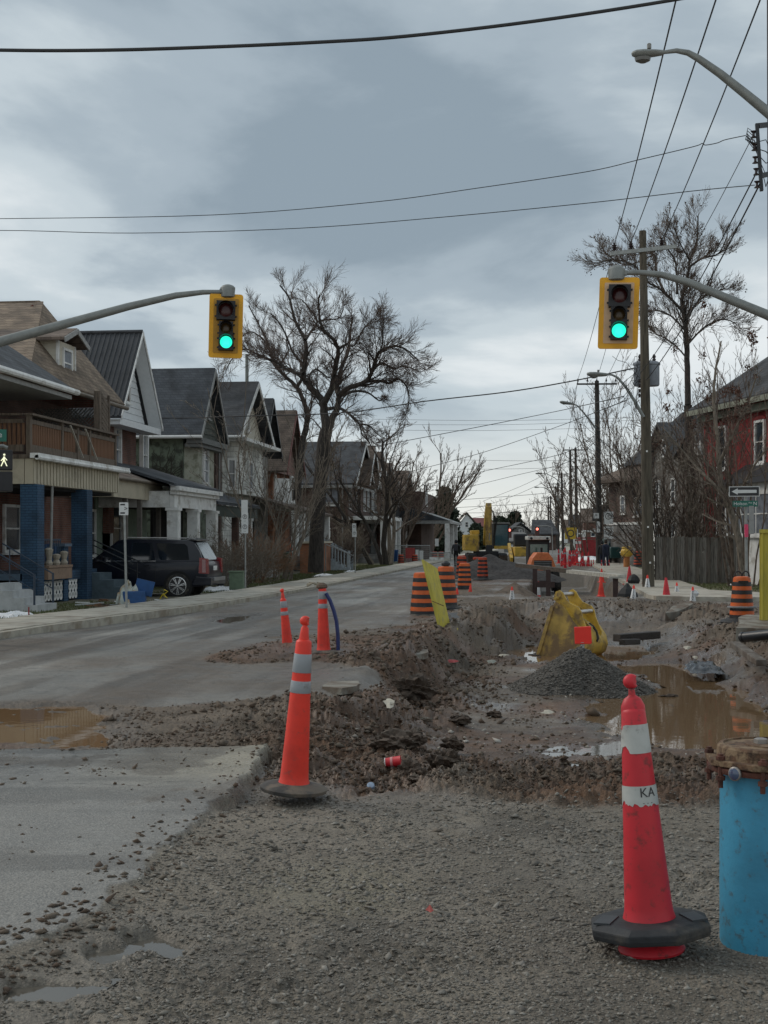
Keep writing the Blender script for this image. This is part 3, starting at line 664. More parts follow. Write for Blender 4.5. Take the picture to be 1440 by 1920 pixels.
# chimney stack pipe
vp = A.part('vent_pipe', MB().lathe([(.13, 0), (.13, .95), (.10, 1.0)], 12, (-18.3, 46.9, 8.9)), metal_k)
A.part('cap', MB().lathe([(.12, 0), (.22, .06), (.24, .22), (.16, .3), (.05, .34)], 12, (-18.3, 46.9, 9.9)), metal_k, parent=vp)
# dormer
dx, dy0, dy1, dz0, dz1 = -15.55, 41.15, 42.75, 6.75, 8.15
A.part('dormer_wall', MB().box(-18.0, dx, dy0+.02, dy1, dz0, dz1), cream)
for k in range(11):
    z = 6.8+k*.125; xb = -15.6-max(0, (z-7.0))*.83 if False else dx-.05
    A.part('siding_board', MB().add([(-17.9, dy0-.006, z), (dx-.06, dy0-.006, z), (dx-.06, dy0+.012, z+.12), (-17.9, dy0+.012, z+.12), (-17.9, dy0+.02, z), (dx-.06, dy0+.02, z)], [(0, 1, 2, 3), (0, 4, 5, 1)]), cream)
A.part('corner_board', MB().box(dx-.06, dx+.02, dy0-.02, dy0+.1, dz0-.1, dz1), trim)
A.part('corner_board', MB().box(dx-.06, dx+.02, dy1-.1, dy1+.02, dz0-.1, dz1), trim)
window(A, (dx+.01, 41.95, 7.5), .85, .95, 'x', trim, glassc, 1, .08, .05)
A.part('dormer_roof', MB().prism([(dx+.35, dy0-.35, dz1-.05), (dx+.35, (dy0+dy1)/2, dz1+.38), (dx+.35, dy1+.35, dz1-.05), (dx+.35, dy1+.35, dz1+.06), (dx+.35, (dy0+dy1)/2, dz1+.5), (dx+.35, dy0-.35, dz1+.06)], (-2.9, 0, 0)), shbr)
A.part('dormer_fascia', MB().beam((dx+.37, dy0-.36, dz1-.04), (dx+.37, 41.95, dz1+.4), .04, .16).beam((dx+.37, 41.95, dz1+.4), (dx+.37, dy1+.36, dz1-.04), .04, .16), trimg)
# grey upper porch roof at the frame edge
A.part('upper_porch_roof', MB().prism([(-13.9, 26, 6.05), (-17, 26, 8.1), (-17, 26, 8.25), (-13.9, 26, 6.2)], (0, 12.1, 0)), shgr)
A.part('upper_gutter', MB().tube([(-13.84, 26, 6.12), (-13.84, 38.25, 6.12)], .09, 8), trim)
A.part('upper_soffit', MB().box(-16.5, -13.95, 26, 38.05, 5.9, 6.02), trimg)
# deck
zf = 4.12
fas = A.part('porch_fascia', MB().box(-14.35, -14.1, 35.45, 42.9, 3.30, 4.0), beige)
for k in range(60):
    yy = 35.45+k*.125; 
    if k % 2 == 0: A.part('fascia_board', MB().box(-14.09, -14.075, yy, yy+.11, 3.32, 3.98), beige)
A.part('porch_side_fascia', MB().box(-16.5, -14.37, 35.45, 35.6, 3.30, 4.0), beige)
A.part('porch_gutter', MB().box(-14.1, -13.86, 35.2, 43.3, 4.0, 4.14).tube([(-13.9, 35.2, 4.02), (-13.9, 43.3, 4.02)], .07, 8), trim)
A.part('deck_floor', MB().box(-16.6, -14.1, 35.4, 42.9, 4.0, 4.115), wood_g)
ypos = [35.55, 38.0, 39.3, 40.4, 42.9]
for yy in ypos: A.part('deck_post', MB().box(-14.32, -14.2, yy-.07, yy+.07, 4.1, 5.25), wood_g)
A.part('top_rail', MB().box(-14.36, -14.12, 35.45, 43.0, 5.2, 5.26), wood_g); A.part('mid_rail', MB().box(-14.30, -14.22, 35.6, 42.85, 4.98, 5.1), wood_g)
A.part('bottom_rail', MB().box(-14.30, -14.22, 35.6, 42.85, 4.16, 4.40), wood_g)
me_b = mesh_of('deck_baluster', MB().box(-.02, .02, -.045, .045, 0, .6), wood_b)
yy = 35.72
while yy < 42.8:
    if all(abs(yy-q) > .12 for q in ypos): A.inst('deck_baluster', me_b, (-14.26, yy, 4.39))
    yy += .135
for k in range(17): A.inst('deck_baluster', me_b, (-14.4-k*.135, 35.5, 4.39), rot=(0, 0, PI/2))
A.part('side_rail', MB().box(-16.5, -14.4, 35.42, 35.56, 5.2, 5.26).box(-16.5, -14.4, 35.46, 35.54, 4.2, 4.39).box(-16.5, -14.4, 35.46, 35.54, 4.99, 5.1), wood_g)
for yb in (38.25, 39.55): A.part('leaning_batten', MB().beam((-14.07, yb, 5.15), (-14.07, yb+1.1, 4.25), .05, .03), mat('pale_batten', (.36, .33, .28), .7))
# privacy screen and lattice behind the deck
A.part('screen_post', MB().box(-14.5, -14.3, 41.55, 41.75, 4.1, 6.55), wood_g)
for k in range(9): A.part('screen_board', MB().beam((-14.32, 41.8+.0, 5.15+k*.16), (-14.32, 42.45, 4.85+k*.16+.0), .03, .13), wood_g)
A.part('screen_edge', MB().box(-14.36, -14.28, 42.45, 42.53, 4.4, 6.5), wood_g)
lt = MB()
for k in range(-8, 24):
    for sg in (1, -1):
        x0 = -16.5+k*.12; z0, z1_ = 4.5, 6.0; xa, xb = (x0, x0+1.5*sg) if sg > 0 else (x0, x0-1.5)
        pa, pb_ = Vector((xa, 41.6, z0)), Vector((xb, 41.6+.02*sg, z1_))
        lo, hi = -16.5, -14.45
        def clipx(pa, pb_):
            t0, t1 = 0., 1.; dx_ = pb_.x-pa.x
            ta, tb = sorted(((lo-pa.x)/dx_, (hi-pa.x)/dx_)); t0, t1 = max(t0, ta), min(t1, tb)
            return (pa.lerp(pb_, t0), pa.lerp(pb_, t1)) if t1-t0 > .03 else None
        q = clipx(pa, pb_)
        if q: lt.beam(q[0], q[1], .045, .01, up=(0, 1, 0))
A.part('lattice', lt, mat('lattice_wood', (.07, .065, .06), .8), kind='stuff')
window(A, (-16.58, 38.0, 5.3), 1.2, 1.6, 'x', trim, glassd)
# porch under the deck
for yy in (35.75, 39.75):
    column(A, -14.25, yy, -.1, 3.29, .5, brick_b)
A.part('low_wall', MB().box(-14.45, -14.2, 38.1, 38.45, -.1, 1.55), brick_b); A.part('coping', MB().box(-14.5, -14.14, 38.0, 38.6, 1.553, 1.64), mat('blue_coping', (.09, .13, .18), .6))
A.part('porch_floor', MB().box(-16.6, -14.45, 35.5, 41.0, .62, .8), mat('blue_floor', (.045, .08, .12), .6))
A.part('beam', MB().box(-14.42, -14.2, 36.02, 41, .56, .84), brick_b)
# pierced white blocks
blk = MB(); r0, r1 = .055, .10
for ring in (r0,):
    n = 8
    outer = [(.115*max(-1, min(1, 1.4*math.cos(a))), .115*max(-1, min(1, 1.4*math.sin(a)))) for a in [2*PI*(k+.5)/n for k in range(n)]]
    inner = [(ring*math.cos(2*PI*(k+.5)/n), ring*math.sin(2*PI*(k+.5)/n)*1.25) for k in range(n)]
    V = [(0.04, u, v) for u, v in outer]+[(.04, u, v) for u, v in inner]+[(-.04, u, v) for u, v in inner]
    blk.add(V, [(k, (k+1) % n, n+(k+1) % n, n+k) for k in range(n)]+[(n+k, n+(k+1) % n, 2*n+(k+1) % n, 2*n+k) for k in range(n)])
pbm = mesh_of('pierced_block', blk, trim)
for r_ in range(3):
    for k in range(8): A.inst('pierced_block', pbm, (-14.25, 36.15+k*.245, -.02+.12+r_*.232))
    for k in range(3): A.inst('pierced_block', pbm, (-14.25, 38.62+k*.245, -.02+.12+r_*.232))
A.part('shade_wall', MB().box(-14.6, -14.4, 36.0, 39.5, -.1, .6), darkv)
A.part('planter_shelf', MB().box(-14.2, -13.9, 36.1, 38.0, .95, 1.02).box(-14.18, -13.92, 36.1, 38.0, .62, .94), mat('old_brick_shelf', (.25, .17, .12), .8))
for yy, hh2 in ((36.5, .5), (37.1, .32), (37.7, .4)): A.part('ornament', MB().lathe([(.10, 0), (.12, .06), (.07, .15), (.10, hh2*.6), (.13, hh2*.9), (.05, hh2)], 10, (-14.06, yy, 1.023)), mat('stone_pot', (.34, .30, .24), .8))
railing(A, (-14.3, 36.05, 0), (-14.3, 38.05, 0), 1.1, 1.75, mat('blue_rail', (.03, .06, .10), .5), bal=.02, rail=.04)
A.part('door', MB().box(-16.58, -16.5, 37.2, 38.15, .8, 2.95), wood_g); A.part('door_frame', MB().box(-16.59, -16.45, 37.05, 37.195, .8, 3.05).box(-16.59, -16.45, 38.155, 38.3, .8, 3.05), trim)
window(A, (-16.58, 39.9, 2.1), 1.3, 1.5, 'x', trim, glassd)
A.part('downpipe', MB().tube([(-14.15, 37.0, 3.3), (-14.2, 37.0, .8)], .04, 8), trimg)
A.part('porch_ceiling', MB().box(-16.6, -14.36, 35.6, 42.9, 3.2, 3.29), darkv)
# entrance steps (pale, in front at the frame edge)
stp = mat('pale_step', (.42, .43, .43), .75, var=.12, scale=4)
for k in range(4): A.part('step', MB().box(-14.2+k*.32-.0, -13.9+k*.32+.02, 32.7, 34.1, -.15, .62-k*.18), stp)
blr = mat('dark_blue_paint', (.025, .04, .065), .5)
for y0_ in (32.75, 34.05):
    A.part('handrail', MB().tube([(-14.4, y0_, 1.65), (-13.0, y0_, .85)], .022, 6).tube([(-14.4, y0_, 1.25), (-13.0, y0_, .45)], .015, 6).tube([(-13.0, y0_, .87), (-13.0, y0_, -.1)], .03, 6).tube([(-14.2, y0_, 1.5), (-14.2, y0_, .5)], .02, 6), blr)
# dark stair block on the far side of the porch
A.part('stair_block', MB().box(-14.2, -13.3, 39.95, 41.1, -.15, .5).box(-14.3, -13.75, 39.95, 41.1, .5, .72).box(-13.3, -12.85, 39.95, 41.1, -.15, .28), mat('blue_grey_steps', (.07, .10, .12), .8))
for y0_ in (40.0, 41.05):
    A.part('handrail', MB().tube([(-14.35, y0_, 1.75), (-12.7, y0_, 1.0)], .022, 6).tube([(-14.35, y0_, 1.65-.3), (-12.8, y0_, .7)], .014, 6).tube([(-12.9, y0_, 1.0), (-12.9, y0_, -.1)], .02, 6), metal_k)

# ================================================================ house B: brick, corrugated roof, white gable
B = Thing('brick_house', 'brick house with black corrugated roof and white boarded gable', 'house', (-16, 52, 0))
xg = -16.2; y0, y1 = fy(224, xg), fy(298, xg); yc = fy(265, xg); ze = fz(298, 806, xg); zr = fz(265, 628, xg)
yc = (y0+y1)/2
B.part('wall', MB().box(-28, -17.1, y0+.35, y1-.3, -.3, ze+.1), brick_r)
rf = gable_roof_x(B, -28, xg+.1, y0-.12, y1+.12, ze+.02, zr, corr, .06)
# ribs of the sheets on the near slope
rib = mesh_of('roof_rib', MB().beam((0, 0, 0), (0, yc-(y0-.12), zr-ze-.02), .07, .05), corr)
for k in range(56): B.inst('roof_rib', rib, (xg-.02-k*.2, y0-.12, ze+.11), parent=None)
B.part('ridge_cap', MB().tube([(xg+.1, yc, zr+.10), (-28, yc, zr+.10)], .09, 8), corr)
gable_wall(B, xg-.55, y0+.15, y1-.15, ze-.05, zr-.12, wsid)
gable_boards(B, xg-.50, y0+.2, y1-.2, ze-.05, zr-.2, wsid, 13)
window(B, (xg-.47, yc-.25, ze+1.35), .62, 1.0, 'x', trim, mat('brown_pane', (.08, .05, .04), .3), 0, .06)
B.part('gable_sill', MB().box(xg-.62, xg+.06, y0-.1, y1+.1, ze-.22, ze+.03), wsid)
for (ya, za, yb, zb) in ((y0-.14, ze, yc-.002, zr), (yc+.002, zr, y1+.14, ze)):
    B.part('bargeboard', MB().prism([(xg+.11, ya, za-.05), (xg+.11, yb, zb-.05), (xg+.11, yb, zb+.12), (xg+.11, ya, za+.12)], (.04, 0, 0)), trim)
    B.part('soffit', MB().prism([(xg-.45, ya, za-.05), (xg-.45, yb, zb-.05), (xg-.45, yb, zb-.02), (xg-.45, ya, za-.02)], (.54, 0, 0)), wsid)
for py0, py1, px in ((800, 884, 211), (812, 893, 263)):
    yw = fy(px, -17.1); z0 = fz(px, py1, -17.1); z1_ = fz(px, py0, -17.1)
    window(B, (-17.09, yw+.35, (z0+z1_)/2), .8, z1_-z0, 'x', trim, glassc, 1, .1, .14)
B.part('brick_pier', MB().box(-17.1, -16.75, y0+.36, y0+1.0, 2, ze-.22), brick_r)
xp = -15.0; p0, p1 = fy(213, xp), fy(305, xp); zt = fz(213, 898, xp); zb = fz(213, 925, xp)
B.part('ground_floor', MB().box(-22, -17.05, p0-.1, y0+.2, -.3, zt+.2), brick_d)
B.part('porch_roof', MB().prism([(xp+.15, p0-.25, zt), (xp-2.3, p0-.25, zt+.95), (xp-2.3, p0-.25, zt+1.05), (xp+.15, p0-.25, zt+.1)], (0, p1-p0+.4, 0)), shbr)
B.part('fascia', MB().box(xp-.12, xp, p0, p1, zb-.12, zt+.02), beige); B.part('side_fascia', MB().box(xp-2.1, xp-.13, p0, p0+.12, zb-.12, zt+.02), beige)
B.part('porch_ceiling', MB().box(xp-2.1, xp-.13, p0+.13, p1, zb+.02, zb+.08), darkv)
B.part('porch_gutter', MB().tube([(xp+.16, p0-.3, zt+.04), (xp+.16, p1+.2, zt+.04)], .06, 8), mat('gutter_brown', None))
for yy in (p0+1.6, p0+3.3, p1-.25): column(B, xp-.1, yy, .5, zb-.12, .16, mat('grey_post', (.13, .115, .10), .8), name='post')
B.part('porch_floor', MB().box(-17.05, xp, p0, p1, .3, .5), wood_g); B.part('skirt', MB().box(xp-.2, xp-.05, p0, p1, -.2, .3), greyside)
railing(B, (xp-.1, p0, 0), (xp-.1, p1, 0), .6, 1.4, trimg)
window(B, (-17.04, p0+1.2, 2.0), .9, 1.8, 'x', trim, glassc); window(B, (-17.04, p0+3.4, 2.0), 1.0, 1.8, 'x', trim, glassd)
B.part('door', MB().box(-17.04, -16.98, p0+4.6, p0+5.5, .5, 2.6), mat('green_door', (.10, .16, .12), .6))

# ================================================================ house C: green wall, charcoal roof, white columns
Cc = Thing('green_house', 'green ivy-grown house with dark shingle gable roof and white columned porch', 'house', (-16, 65, 0))
xg = -16.0; y0, y1 = fy(382, xg), fy(424, xg); ze = fz(422, 832, xg); zr = fz(405, 697, xg); yc = (y0+y1)/2; y0 -= .3; y1 += .3
grn = mat('green_ivy_wall', (.17, .205, .15), .85, var=.15, scale=3, dirt=(.055, .06, .045), dscale=2.4, dthr=.54)
Cc.part('wall', MB().box(-27, -17.0, y0+.3, y1-.3, -.3, ze+.05), grn)
gable_roof_x(Cc, -27, xg, y0-.15, y1+.15, ze, zr, shgr, .12, bargem=trimg)
gable_wall(Cc, xg-.45, y0+.2, y1-.2, ze, zr-.15, greyside); gable_boards(Cc, xg-.40, y0+.25, y1-.25, ze, zr-.25, mat('moss_shingle', (.10, .11, .095), .9, var=.3, scale=8), 10)
window(Cc, (xg-.36, yc, ze+1.5), .55, .9, 'x', trimg, glassd, 0, .06)
Cc.part('eave_gutter', MB().tube([(xg+.05, y0-.2, ze+.0), (-27, y0-.2, ze)], .08, 8), trim)
Cc.part('cornice', MB().box(xg-.75, xg+.02, y0, y1, ze-.28, ze-.02).box(xg-.85, xg-.1, y0+.1, y1-.1, ze-.45, ze-.283), greyside)
zb0, zb1 = fz(375, 908, -16.6), fz(375, 835, -16.6)
bay = Cc.part('bay', MB().prism([(-17.0, y0+.5, 3.9), (-16.45, y0+1.0, 3.9), (-16.45, y1-1.0, 3.9), (-17.0, y1-.5, 3.9)], (0, 0, ze-.28-3.9)), mat('bay_cream', (.40, .40, .32), .7, dirt=(.2, .2, .14)))
window(Cc, (-16.44, yc-.3, (zb0+zb1)/2), 1.1, zb1-zb0, 'x', trim, glassc, 2, .12, .08)
window(Cc, (-20.2, y0+.29, 5.0), .9, 1.4, '-y', trim, glassd) if False else None
# ivy stems on the side wall (real stems)
rng2 = random.Random(5); iv = MB()
for k in range(46):
    x = -17.1-rng2.uniform(0, 4.2); z = 3.6+rng2.uniform(0, .6); pts = [(x, y0+.27, z)]; a = PI/2+rng2.uniform(-.5, .5)
    for j in range(10):
        a += rng2.uniform(-.55, .55); a = max(.2, min(2.9, a)); x += math.cos(a)*.3; z += math.sin(a)*.22; pts.append((max(-21.5, min(-17.02, x)), y0+.26+rng2.uniform(-.03, .01), min(z, ze-.3)))
    iv.tube(pts, [.035-.0025*j for j in range(11)], 4, False)
Cc.part('ivy_stems', iv, mat('ivy_stem', (.055, .05, .038), .9), kind='stuff')
xp = -14.0; p0, p1 = fy(330, xp), fy(403, xp); zt = fz(335, 915, xp)
xr = xp
Cc.part('porch_roof', MB().prism([(xp+.1, p0-.6, zt+.05), (-17, p0-.6, zt+1.0), (-17, p0-.6, zt+1.1), (xp+.1, p0-.6, zt+.15)], (0, p1-p0+1.2, 0)), shgr)
Cc.part('porch_cornice', MB().box(xp-.1, xp+.25, p0-.4, p1+.4, zt-.12, zt+.05).box(xp-.15, xp+.12, p0-.3, p1+.3, zt-.26, zt-.123).box(xp-.2, xp, p0-.2, p1+.2, zt-.75, zt-.263), trim)
Cc.part('side_frieze', MB().box(-17, xp-.21, p0-.2, p0, zt-.75, zt-.13), trim)
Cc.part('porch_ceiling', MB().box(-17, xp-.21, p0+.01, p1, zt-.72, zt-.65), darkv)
for yy in (p0+.05, p0+.05+(p1-p0)*.48, p1-.1): column(Cc, xp-.1, yy, .85, zt-.755, .42, trim, 'column', cap=True)
Cc.part('porch_wall', MB().box(xp-.35, xp+.05, p0-.15, p1+.1, -.2, .85), mat('porch_parapet', (.38, .38, .33), .8))
Cc.part('porch_back', MB().box(-17.1, -16.98, p0-.5, p1, -.1, zt), mat('green_back', (.20, .25, .20), .8)); window(Cc, (-16.97, p0+1.8, 2.2), 1.3, 1.8, 'x', trim, glassd)

# ================================================================ house D: white block
D_ = Thing('white_house', 'white stone block house with dark roof, roof vent and green porch', 'house', (-16, 75, 0))
xg = -15.9; y0, y1 = fy(462, xg), fy(504, xg); ze = fz(504, 855, xg)+.55; zr = fz(485, 721, xg); y0 -= 1.2; yc = fy(485, xg); y1 = 2*yc-y0
D_.part('wall', MB().box(-27, -17.0, y0+.4, y1-.4, -.3, ze-.05), stone_w)
gable_roof_x(D_, -27, xg, y0-.2, y1+.2, ze, zr, shgr2, .12, bargem=trim)
gable_wall(D_, xg-.6, y0+.2, y1-.2, ze, zr-.15, cream)
window(D_, (xg-.58, yc-.3, ze+1.4), .6, 1.6, 'x', trim, glassd, 0, .12, .1)
D_.part('eave_gutter', MB().tube([(xg+.3, y0-.3, ze), (-27, y0-.3, ze)], .09, 8).box(-17.2, xg+.35, y0-.1, y1+.2, ze-.2, ze-.02), trim)
D_.part('roof_vent', MB().box(-18.9, -18.5, y0+1.55, y0+1.95, ze+1.9, ze+2.35), metal_k)
bp = [(-17.0, y0+.5), (-16.3, y0+1.3), (-16.3, y1-1.3), (-17.0, y1-.5)]
D_.part('bay', MB().prism([(x, y_, 4.2) for x, y_ in bp], (0, 0, ze-.2-4.2)), stone_w)
zb0, zb1 = fz(456, 918, -16.3), fz(456, 862, -16.3)
window(D_, (-16.29, yc-.5, (zb0+zb1)/2), 1.2, zb1-zb0, 'x', trim, glassc, 1, .12, .08)
nv = Vector((.8, -.7, 0)).normalized(); window(D_, (-16.65, y0+.9, (zb0+zb1)/2), .55, zb1-zb0, nv, trim, glassd, 1, .1, .06)
D_.part('side_wall', MB().box(-17.6, -17.05, y0-.8, y0+.38, -.2, ze-.3), brick_d)
D_.part('downpipe', MB().tube([(-17.0, y0-.3, ze-.3), (-17.0, y0-.3, 3.6)], .05, 8), trimg)
xp = -14.2; zt = fz(420, 945, xp)
p0, p1 = fy(408, xp), fy(470, xp)
D_.part('porch_roof', MB().prism([(xp+.1, p0-.3, zt-.05), (-17.2, p0-.3, zt+1.0), (-17.2, p0-.3, zt+1.1), (xp+.1, p0-.3, zt+.08)], (0, p1-p0+2.0, 0)), shgr)
D_.part('porch_beam', MB().box(xp-.15, xp, p0-.2, p1+1.5, zt-.55, zt-.07), mat('dark_green_beam', (.045, .06, .05), .7))
for yy in (p0+.3, (p0+p1)/2+.5, p1): column(D_, xp-.1, yy, .8, zt-.555, .3, trim if yy == p1 else brick_d, 'column', cap=yy == p1)
D_.part('porch_back', MB().box(-17.12, -17.01, p0-.3, p1, -.1, zt), darkv)
D_.part('porch_parapet', MB().box(xp-.3, xp, p0-.1, p1+.6, -.2, .8), stone_g)
D_.part('steps', MB().box(xp, xp+1.2, p1-.9, p1+.6, -.2, .35).box(xp, xp+.6, p1-.9, p1+.6, .353, .6), stp)
# ================================================================ house E: dark gable;  F: brown roof, orange brick
E = Thing('dark_gable_house', 'narrow house with very dark gable between white and brown-roofed houses', 'house', (-16, 82, 0))
xg = -16.2; yc = fy(513, xg); y0, y1 = yc-2.4, yc+2.4; zr = fz(513, 752, xg); ze = zr-3.3
E.part('wall', MB().box(-27, -17.0, y0+.3, y1-.3, -.3, ze+.05), mat('grey_render', (.26, .25, .23), .8, dirt=(.14, .12, .1), dscale=2))
gable_roof_x(E, -27, xg, y0-.2, y1+.2, ze, zr, shgr2, .12, bargem=metal_k); gable_wall(E, xg-.9, y0, y1, ze, zr-.2, darkv)
window(E, (-16.99, yc, 5.0), 1.1, 1.9, 'x', trim, glassd)
E.part('porch_roof', MB().prism([(-14.2, y0, 3.4), (-17, y0, 4.2), (-17, y0, 4.3), (-14.2, y0, 3.52)], (0, 5, 0)), shbr)
for yy in (y0+.3, yc, y1-.3): column(E, -14.5, yy, .8, 3.45, .36, trim, 'column')
E.part('porch_parapet', MB().box(-14.7, -14.3, y0, y1, -.2, .8), stone_g)
F_ = Thing('brown_roof_house', 'orange brick house with brown shingle gable roof and pale bay', 'house', (-16, 90, 0))
xg = -16.0; yc = fy(556, xg); y0, y1 = yc-3.0, yc+3.0; zr = fz(560, 776, xg); ze = zr-4.0
F_.part('wall', MB().box(-27, -17.0, y0+.3, y1-.3, -.3, ze+.05), brick_o)
gable_roof_x(F_, -27, xg, y0-.2, y1+.2, ze, zr, shbr, .12, bargem=mat('red_barge', (.16, .06, .05), .7)); gable_wall(F_, xg-.6, y0, y1, ze, zr-.2, mat('brown_gable', (.2, .12, .1), .8))
F_.part('bay', MB().prism([(-17, y0+1, 3.6), (-16.3, y0+1.6, 3.6), (-16.3, y1-1.6, 3.6), (-17, y1-1, 3.6)], (0, 0, ze-3.9)), trim)
window(F_, (-16.29, yc, 5.0), 1.2, 1.7, 'x', trim, glassd); window(F_, (-16.99, y0+.9, 5.0), .6, 1.7, 'x', trim, glassd)
F_.part('chimney', MB().box(-21, -20.5, y0+.6, y0+1.1, ze+.5, zr+.25), brick_r)
F_.part('porch_roof', MB().prism([(-14.2, y0, 3.3), (-17, y0, 4.1), (-17, y0, 4.2), (-14.2, y0, 3.42)], (0, 6.4, 0)), shbr)
for yy in (y0+.3, yc, y1-.3): column(F_, -14.5, yy, 1.0, 3.35, .4, trim, 'column')
F_.part('porch_floor', MB().box(-17, -14.3, y0, y1, -.2, 1.0), stone_g)
# stair with pale blue-grey balustrade
st = Thing('porch_stair', 'pale grey painted wooden porch stair with slatted railing', 'stair', (-12.5, 84, 0), )
sg_ = mat('pale_blue_paint', (.42, .47, .50), .6)
pa, pb_ = PX_(519, 1035, -13.0), PX_(566, 1050, -11.6)
pa = Vector((-13.6, 78.5, 1.0)); pb_ = Vector((-11.7, 77.6, -.1))
for k in range(6): t_ = k/6; st.part('step', MB().box(-13.7+k*.34, -13.36+k*.34, 78.0, 79.4, -.2, .95-k*.17), sg_)
for yy in (78.0, 79.4):
    st.part('handrail', MB().beam((-13.8, yy, 2.0), (-11.6, yy, .95), .08, .07), sg_)
    for k in range(12): u = k/11; x = -13.7+2.0*u; st.part('baluster', MB().box(x-.03, x+.03, yy-.02, yy+.02, .95-1.05*u, 1.93-1.0*u), sg_)
    st.part('newel', MB().box(-11.65, -11.53, yy-.06, yy+.06, -.15, 1.1), sg_)
# ================================================================ house G: big brick with porch and balcony;  H.. further gables
G_ = Thing('balcony_house', 'dark brick house with broad charcoal roof, upper balcony and pale porch posts', 'house', (-15, 112, 0))
xg = -14.6; yc = fy(690, xg); yk0 = fy(605, xg)
y0 = fy(652, -15.3); y1 = y0+11; ze = fz(652, 905, xg); zr = fz(680, 829, xg)
G_.part('wall', MB().box(-28, -15.3, y0, y0+11, -.3, ze), brick_d)
gable_roof_x(G_, -30, xg, y0-.4, y0+11.4, ze, zr, shgr2, .15, bargem=trim); gable_wall(G_, -15.31, y0, y0+11, ze, zr-.2, brick_d); window(G_, (-15.3, y0+5.5, ze+1.3), 1.0, 1.4, 'x', trim, glassd, 1)
G_.part('eave_board', MB().box(-28.5, -14.75, y0-.55, y0-.5, ze-.2, ze+.02).box(-14.75, -14.65, y0-.5, y0+11.5, ze-.2, ze-.003), trimg)
for px in (660, ): window(G_, (-15.29, y0+1.2, 5.1), 1.1, 1.9, 'x', trim, glassd)
window(G_, (-16.8, y0-.01, 5.2), 1.6, 1.2, '-y', trimg, glassc, 0); window(G_, (-17.0, y0-.01, 2.1), .7, 1.1, '-y', trim, glassc, 1)
window(G_, (-15.29, y0+5.2, 5.1), 1.2, 2.0, 'x', trim, glassc)
G_.part('stone_band', MB().box(-17.7, -15.9, y0-.07, y0-.004, 4.35, 4.5), trim)
G_.part('downpipe', MB().tube([(-15.7, y0-.08, ze-.2), (-15.7, y0-.08, 1.0)], .06, 6), trimg)
G_.part('porch_roof', MB().box(-15.3, -12.3, y0+.5, y0+11, 3.3, 3.6), trim)
for yy in (y0+.8, y0+4.2, y0+7.6, y0+10.7): column(G_, -12.6, yy, -.2, 3.3, .45, trim, 'column')
railing(G_, (-12.5, y0+.6, 0), (-12.5, y0+10.8, 0), 3.7, 4.6, metal_k, gap=.22)
G_.part('porch_floor', MB().box(-15.3, -12.4, y0+.5, y0+11, -.2, .6), stone_g)
fnce = Thing('brick_stair_wall', 'low orange brick stair wall with pale coping and pipe handrail', 'wall', (-12.5, 100, 0))
q0, q1 = PX_(583, 1075, -12.6), PX_(618, 1075, -12.6)
bx0 = fy(583, -12.6); bx1 = fy(620, -12.6)
fnce.part('wall', MB().box(-13.2, -12.6, bx0, bx1, -.2, 1.55), brick_o); fnce.part('coping', MB().box(-13.25, -12.5, bx0-.1, bx1+.1, 1.553, 1.66), beige)
fnce.part('handrail', MB().tube([(-12.4, bx1-3, 1.5), (-11.4, bx1+1.0, .8), (-11.4, bx1+1.0, -.1)], .03, 6).tube([(-12.4, bx1-3, 1.5), (-12.4, bx1-3, -.1)], .03, 6), trimg)
def far_gable(nm, label, px, pyr, pye, X, hw, wm, rm, win=True, back=10, porch=True, bm=trim):
    yc = fy(px, X); y0, y1 = yc-hw, yc+hw; zr = fz(px, pyr, X); ze = fz(px, pye, X)
    T = Thing(nm, label, 'house', (X, yc, 0)); T.part('wall', MB().box(X-back, X-.8, y0+.3, y1-.3, -.3, ze), wm)
    gable_roof_x(T, X-back, X, y0-.2, y1+.2, ze, zr, rm, .14, bargem=bm); gable_wall(T, X-.6, y0, y1, ze, zr-.2, wm)
    if win:
        window(T, (X-.79, yc-1.2, 5.0), .9, 1.7, 'x', trim, glassc); window(T, (X-.79, yc+1.2, 5.0), .9, 1.7, 'x', trim, glassc); window(T, (X-.59, yc, ze+1.1), .7, .9, 'x', trim, glassd, 0)
    if porch:
        T.part('porch_roof', MB().box(X-.8, X+1.4, y0, y1, 3.1, 3.4), trim)
        for yy in (y0+.2, yc, y1-.2): column(T, X+1.2, yy, .5, 3.1, .35, trim, 'column')
        T.part('porch_floor', MB().box(X-.8, X+1.4, y0, y1, -.2, .5), stone_g)
    return T
far_gable('gabled_house', 'grey gabled house with white trim just past the balcony house', 704, 840, 912, -14.2, 3.4, brick_d, shbr)
far_gable('gabled_house', 'gabled house with pale barge boards, second beyond the balcony house', 719, 851, 918, -14.2, 3.4, greyside, shbr)
far_gable('gabled_house', 'reddish brick gabled house behind the leaning street trees', 735, 872, 925, -14.0, 3.6, brick_r, shbr, bm=trimg)
far_gable('gabled_house', 'dark brown house half hidden by bare bushes before the evergreen', 768, 886, 925, -13.5, 4.5, brick_d, shbr, bm=trimg)
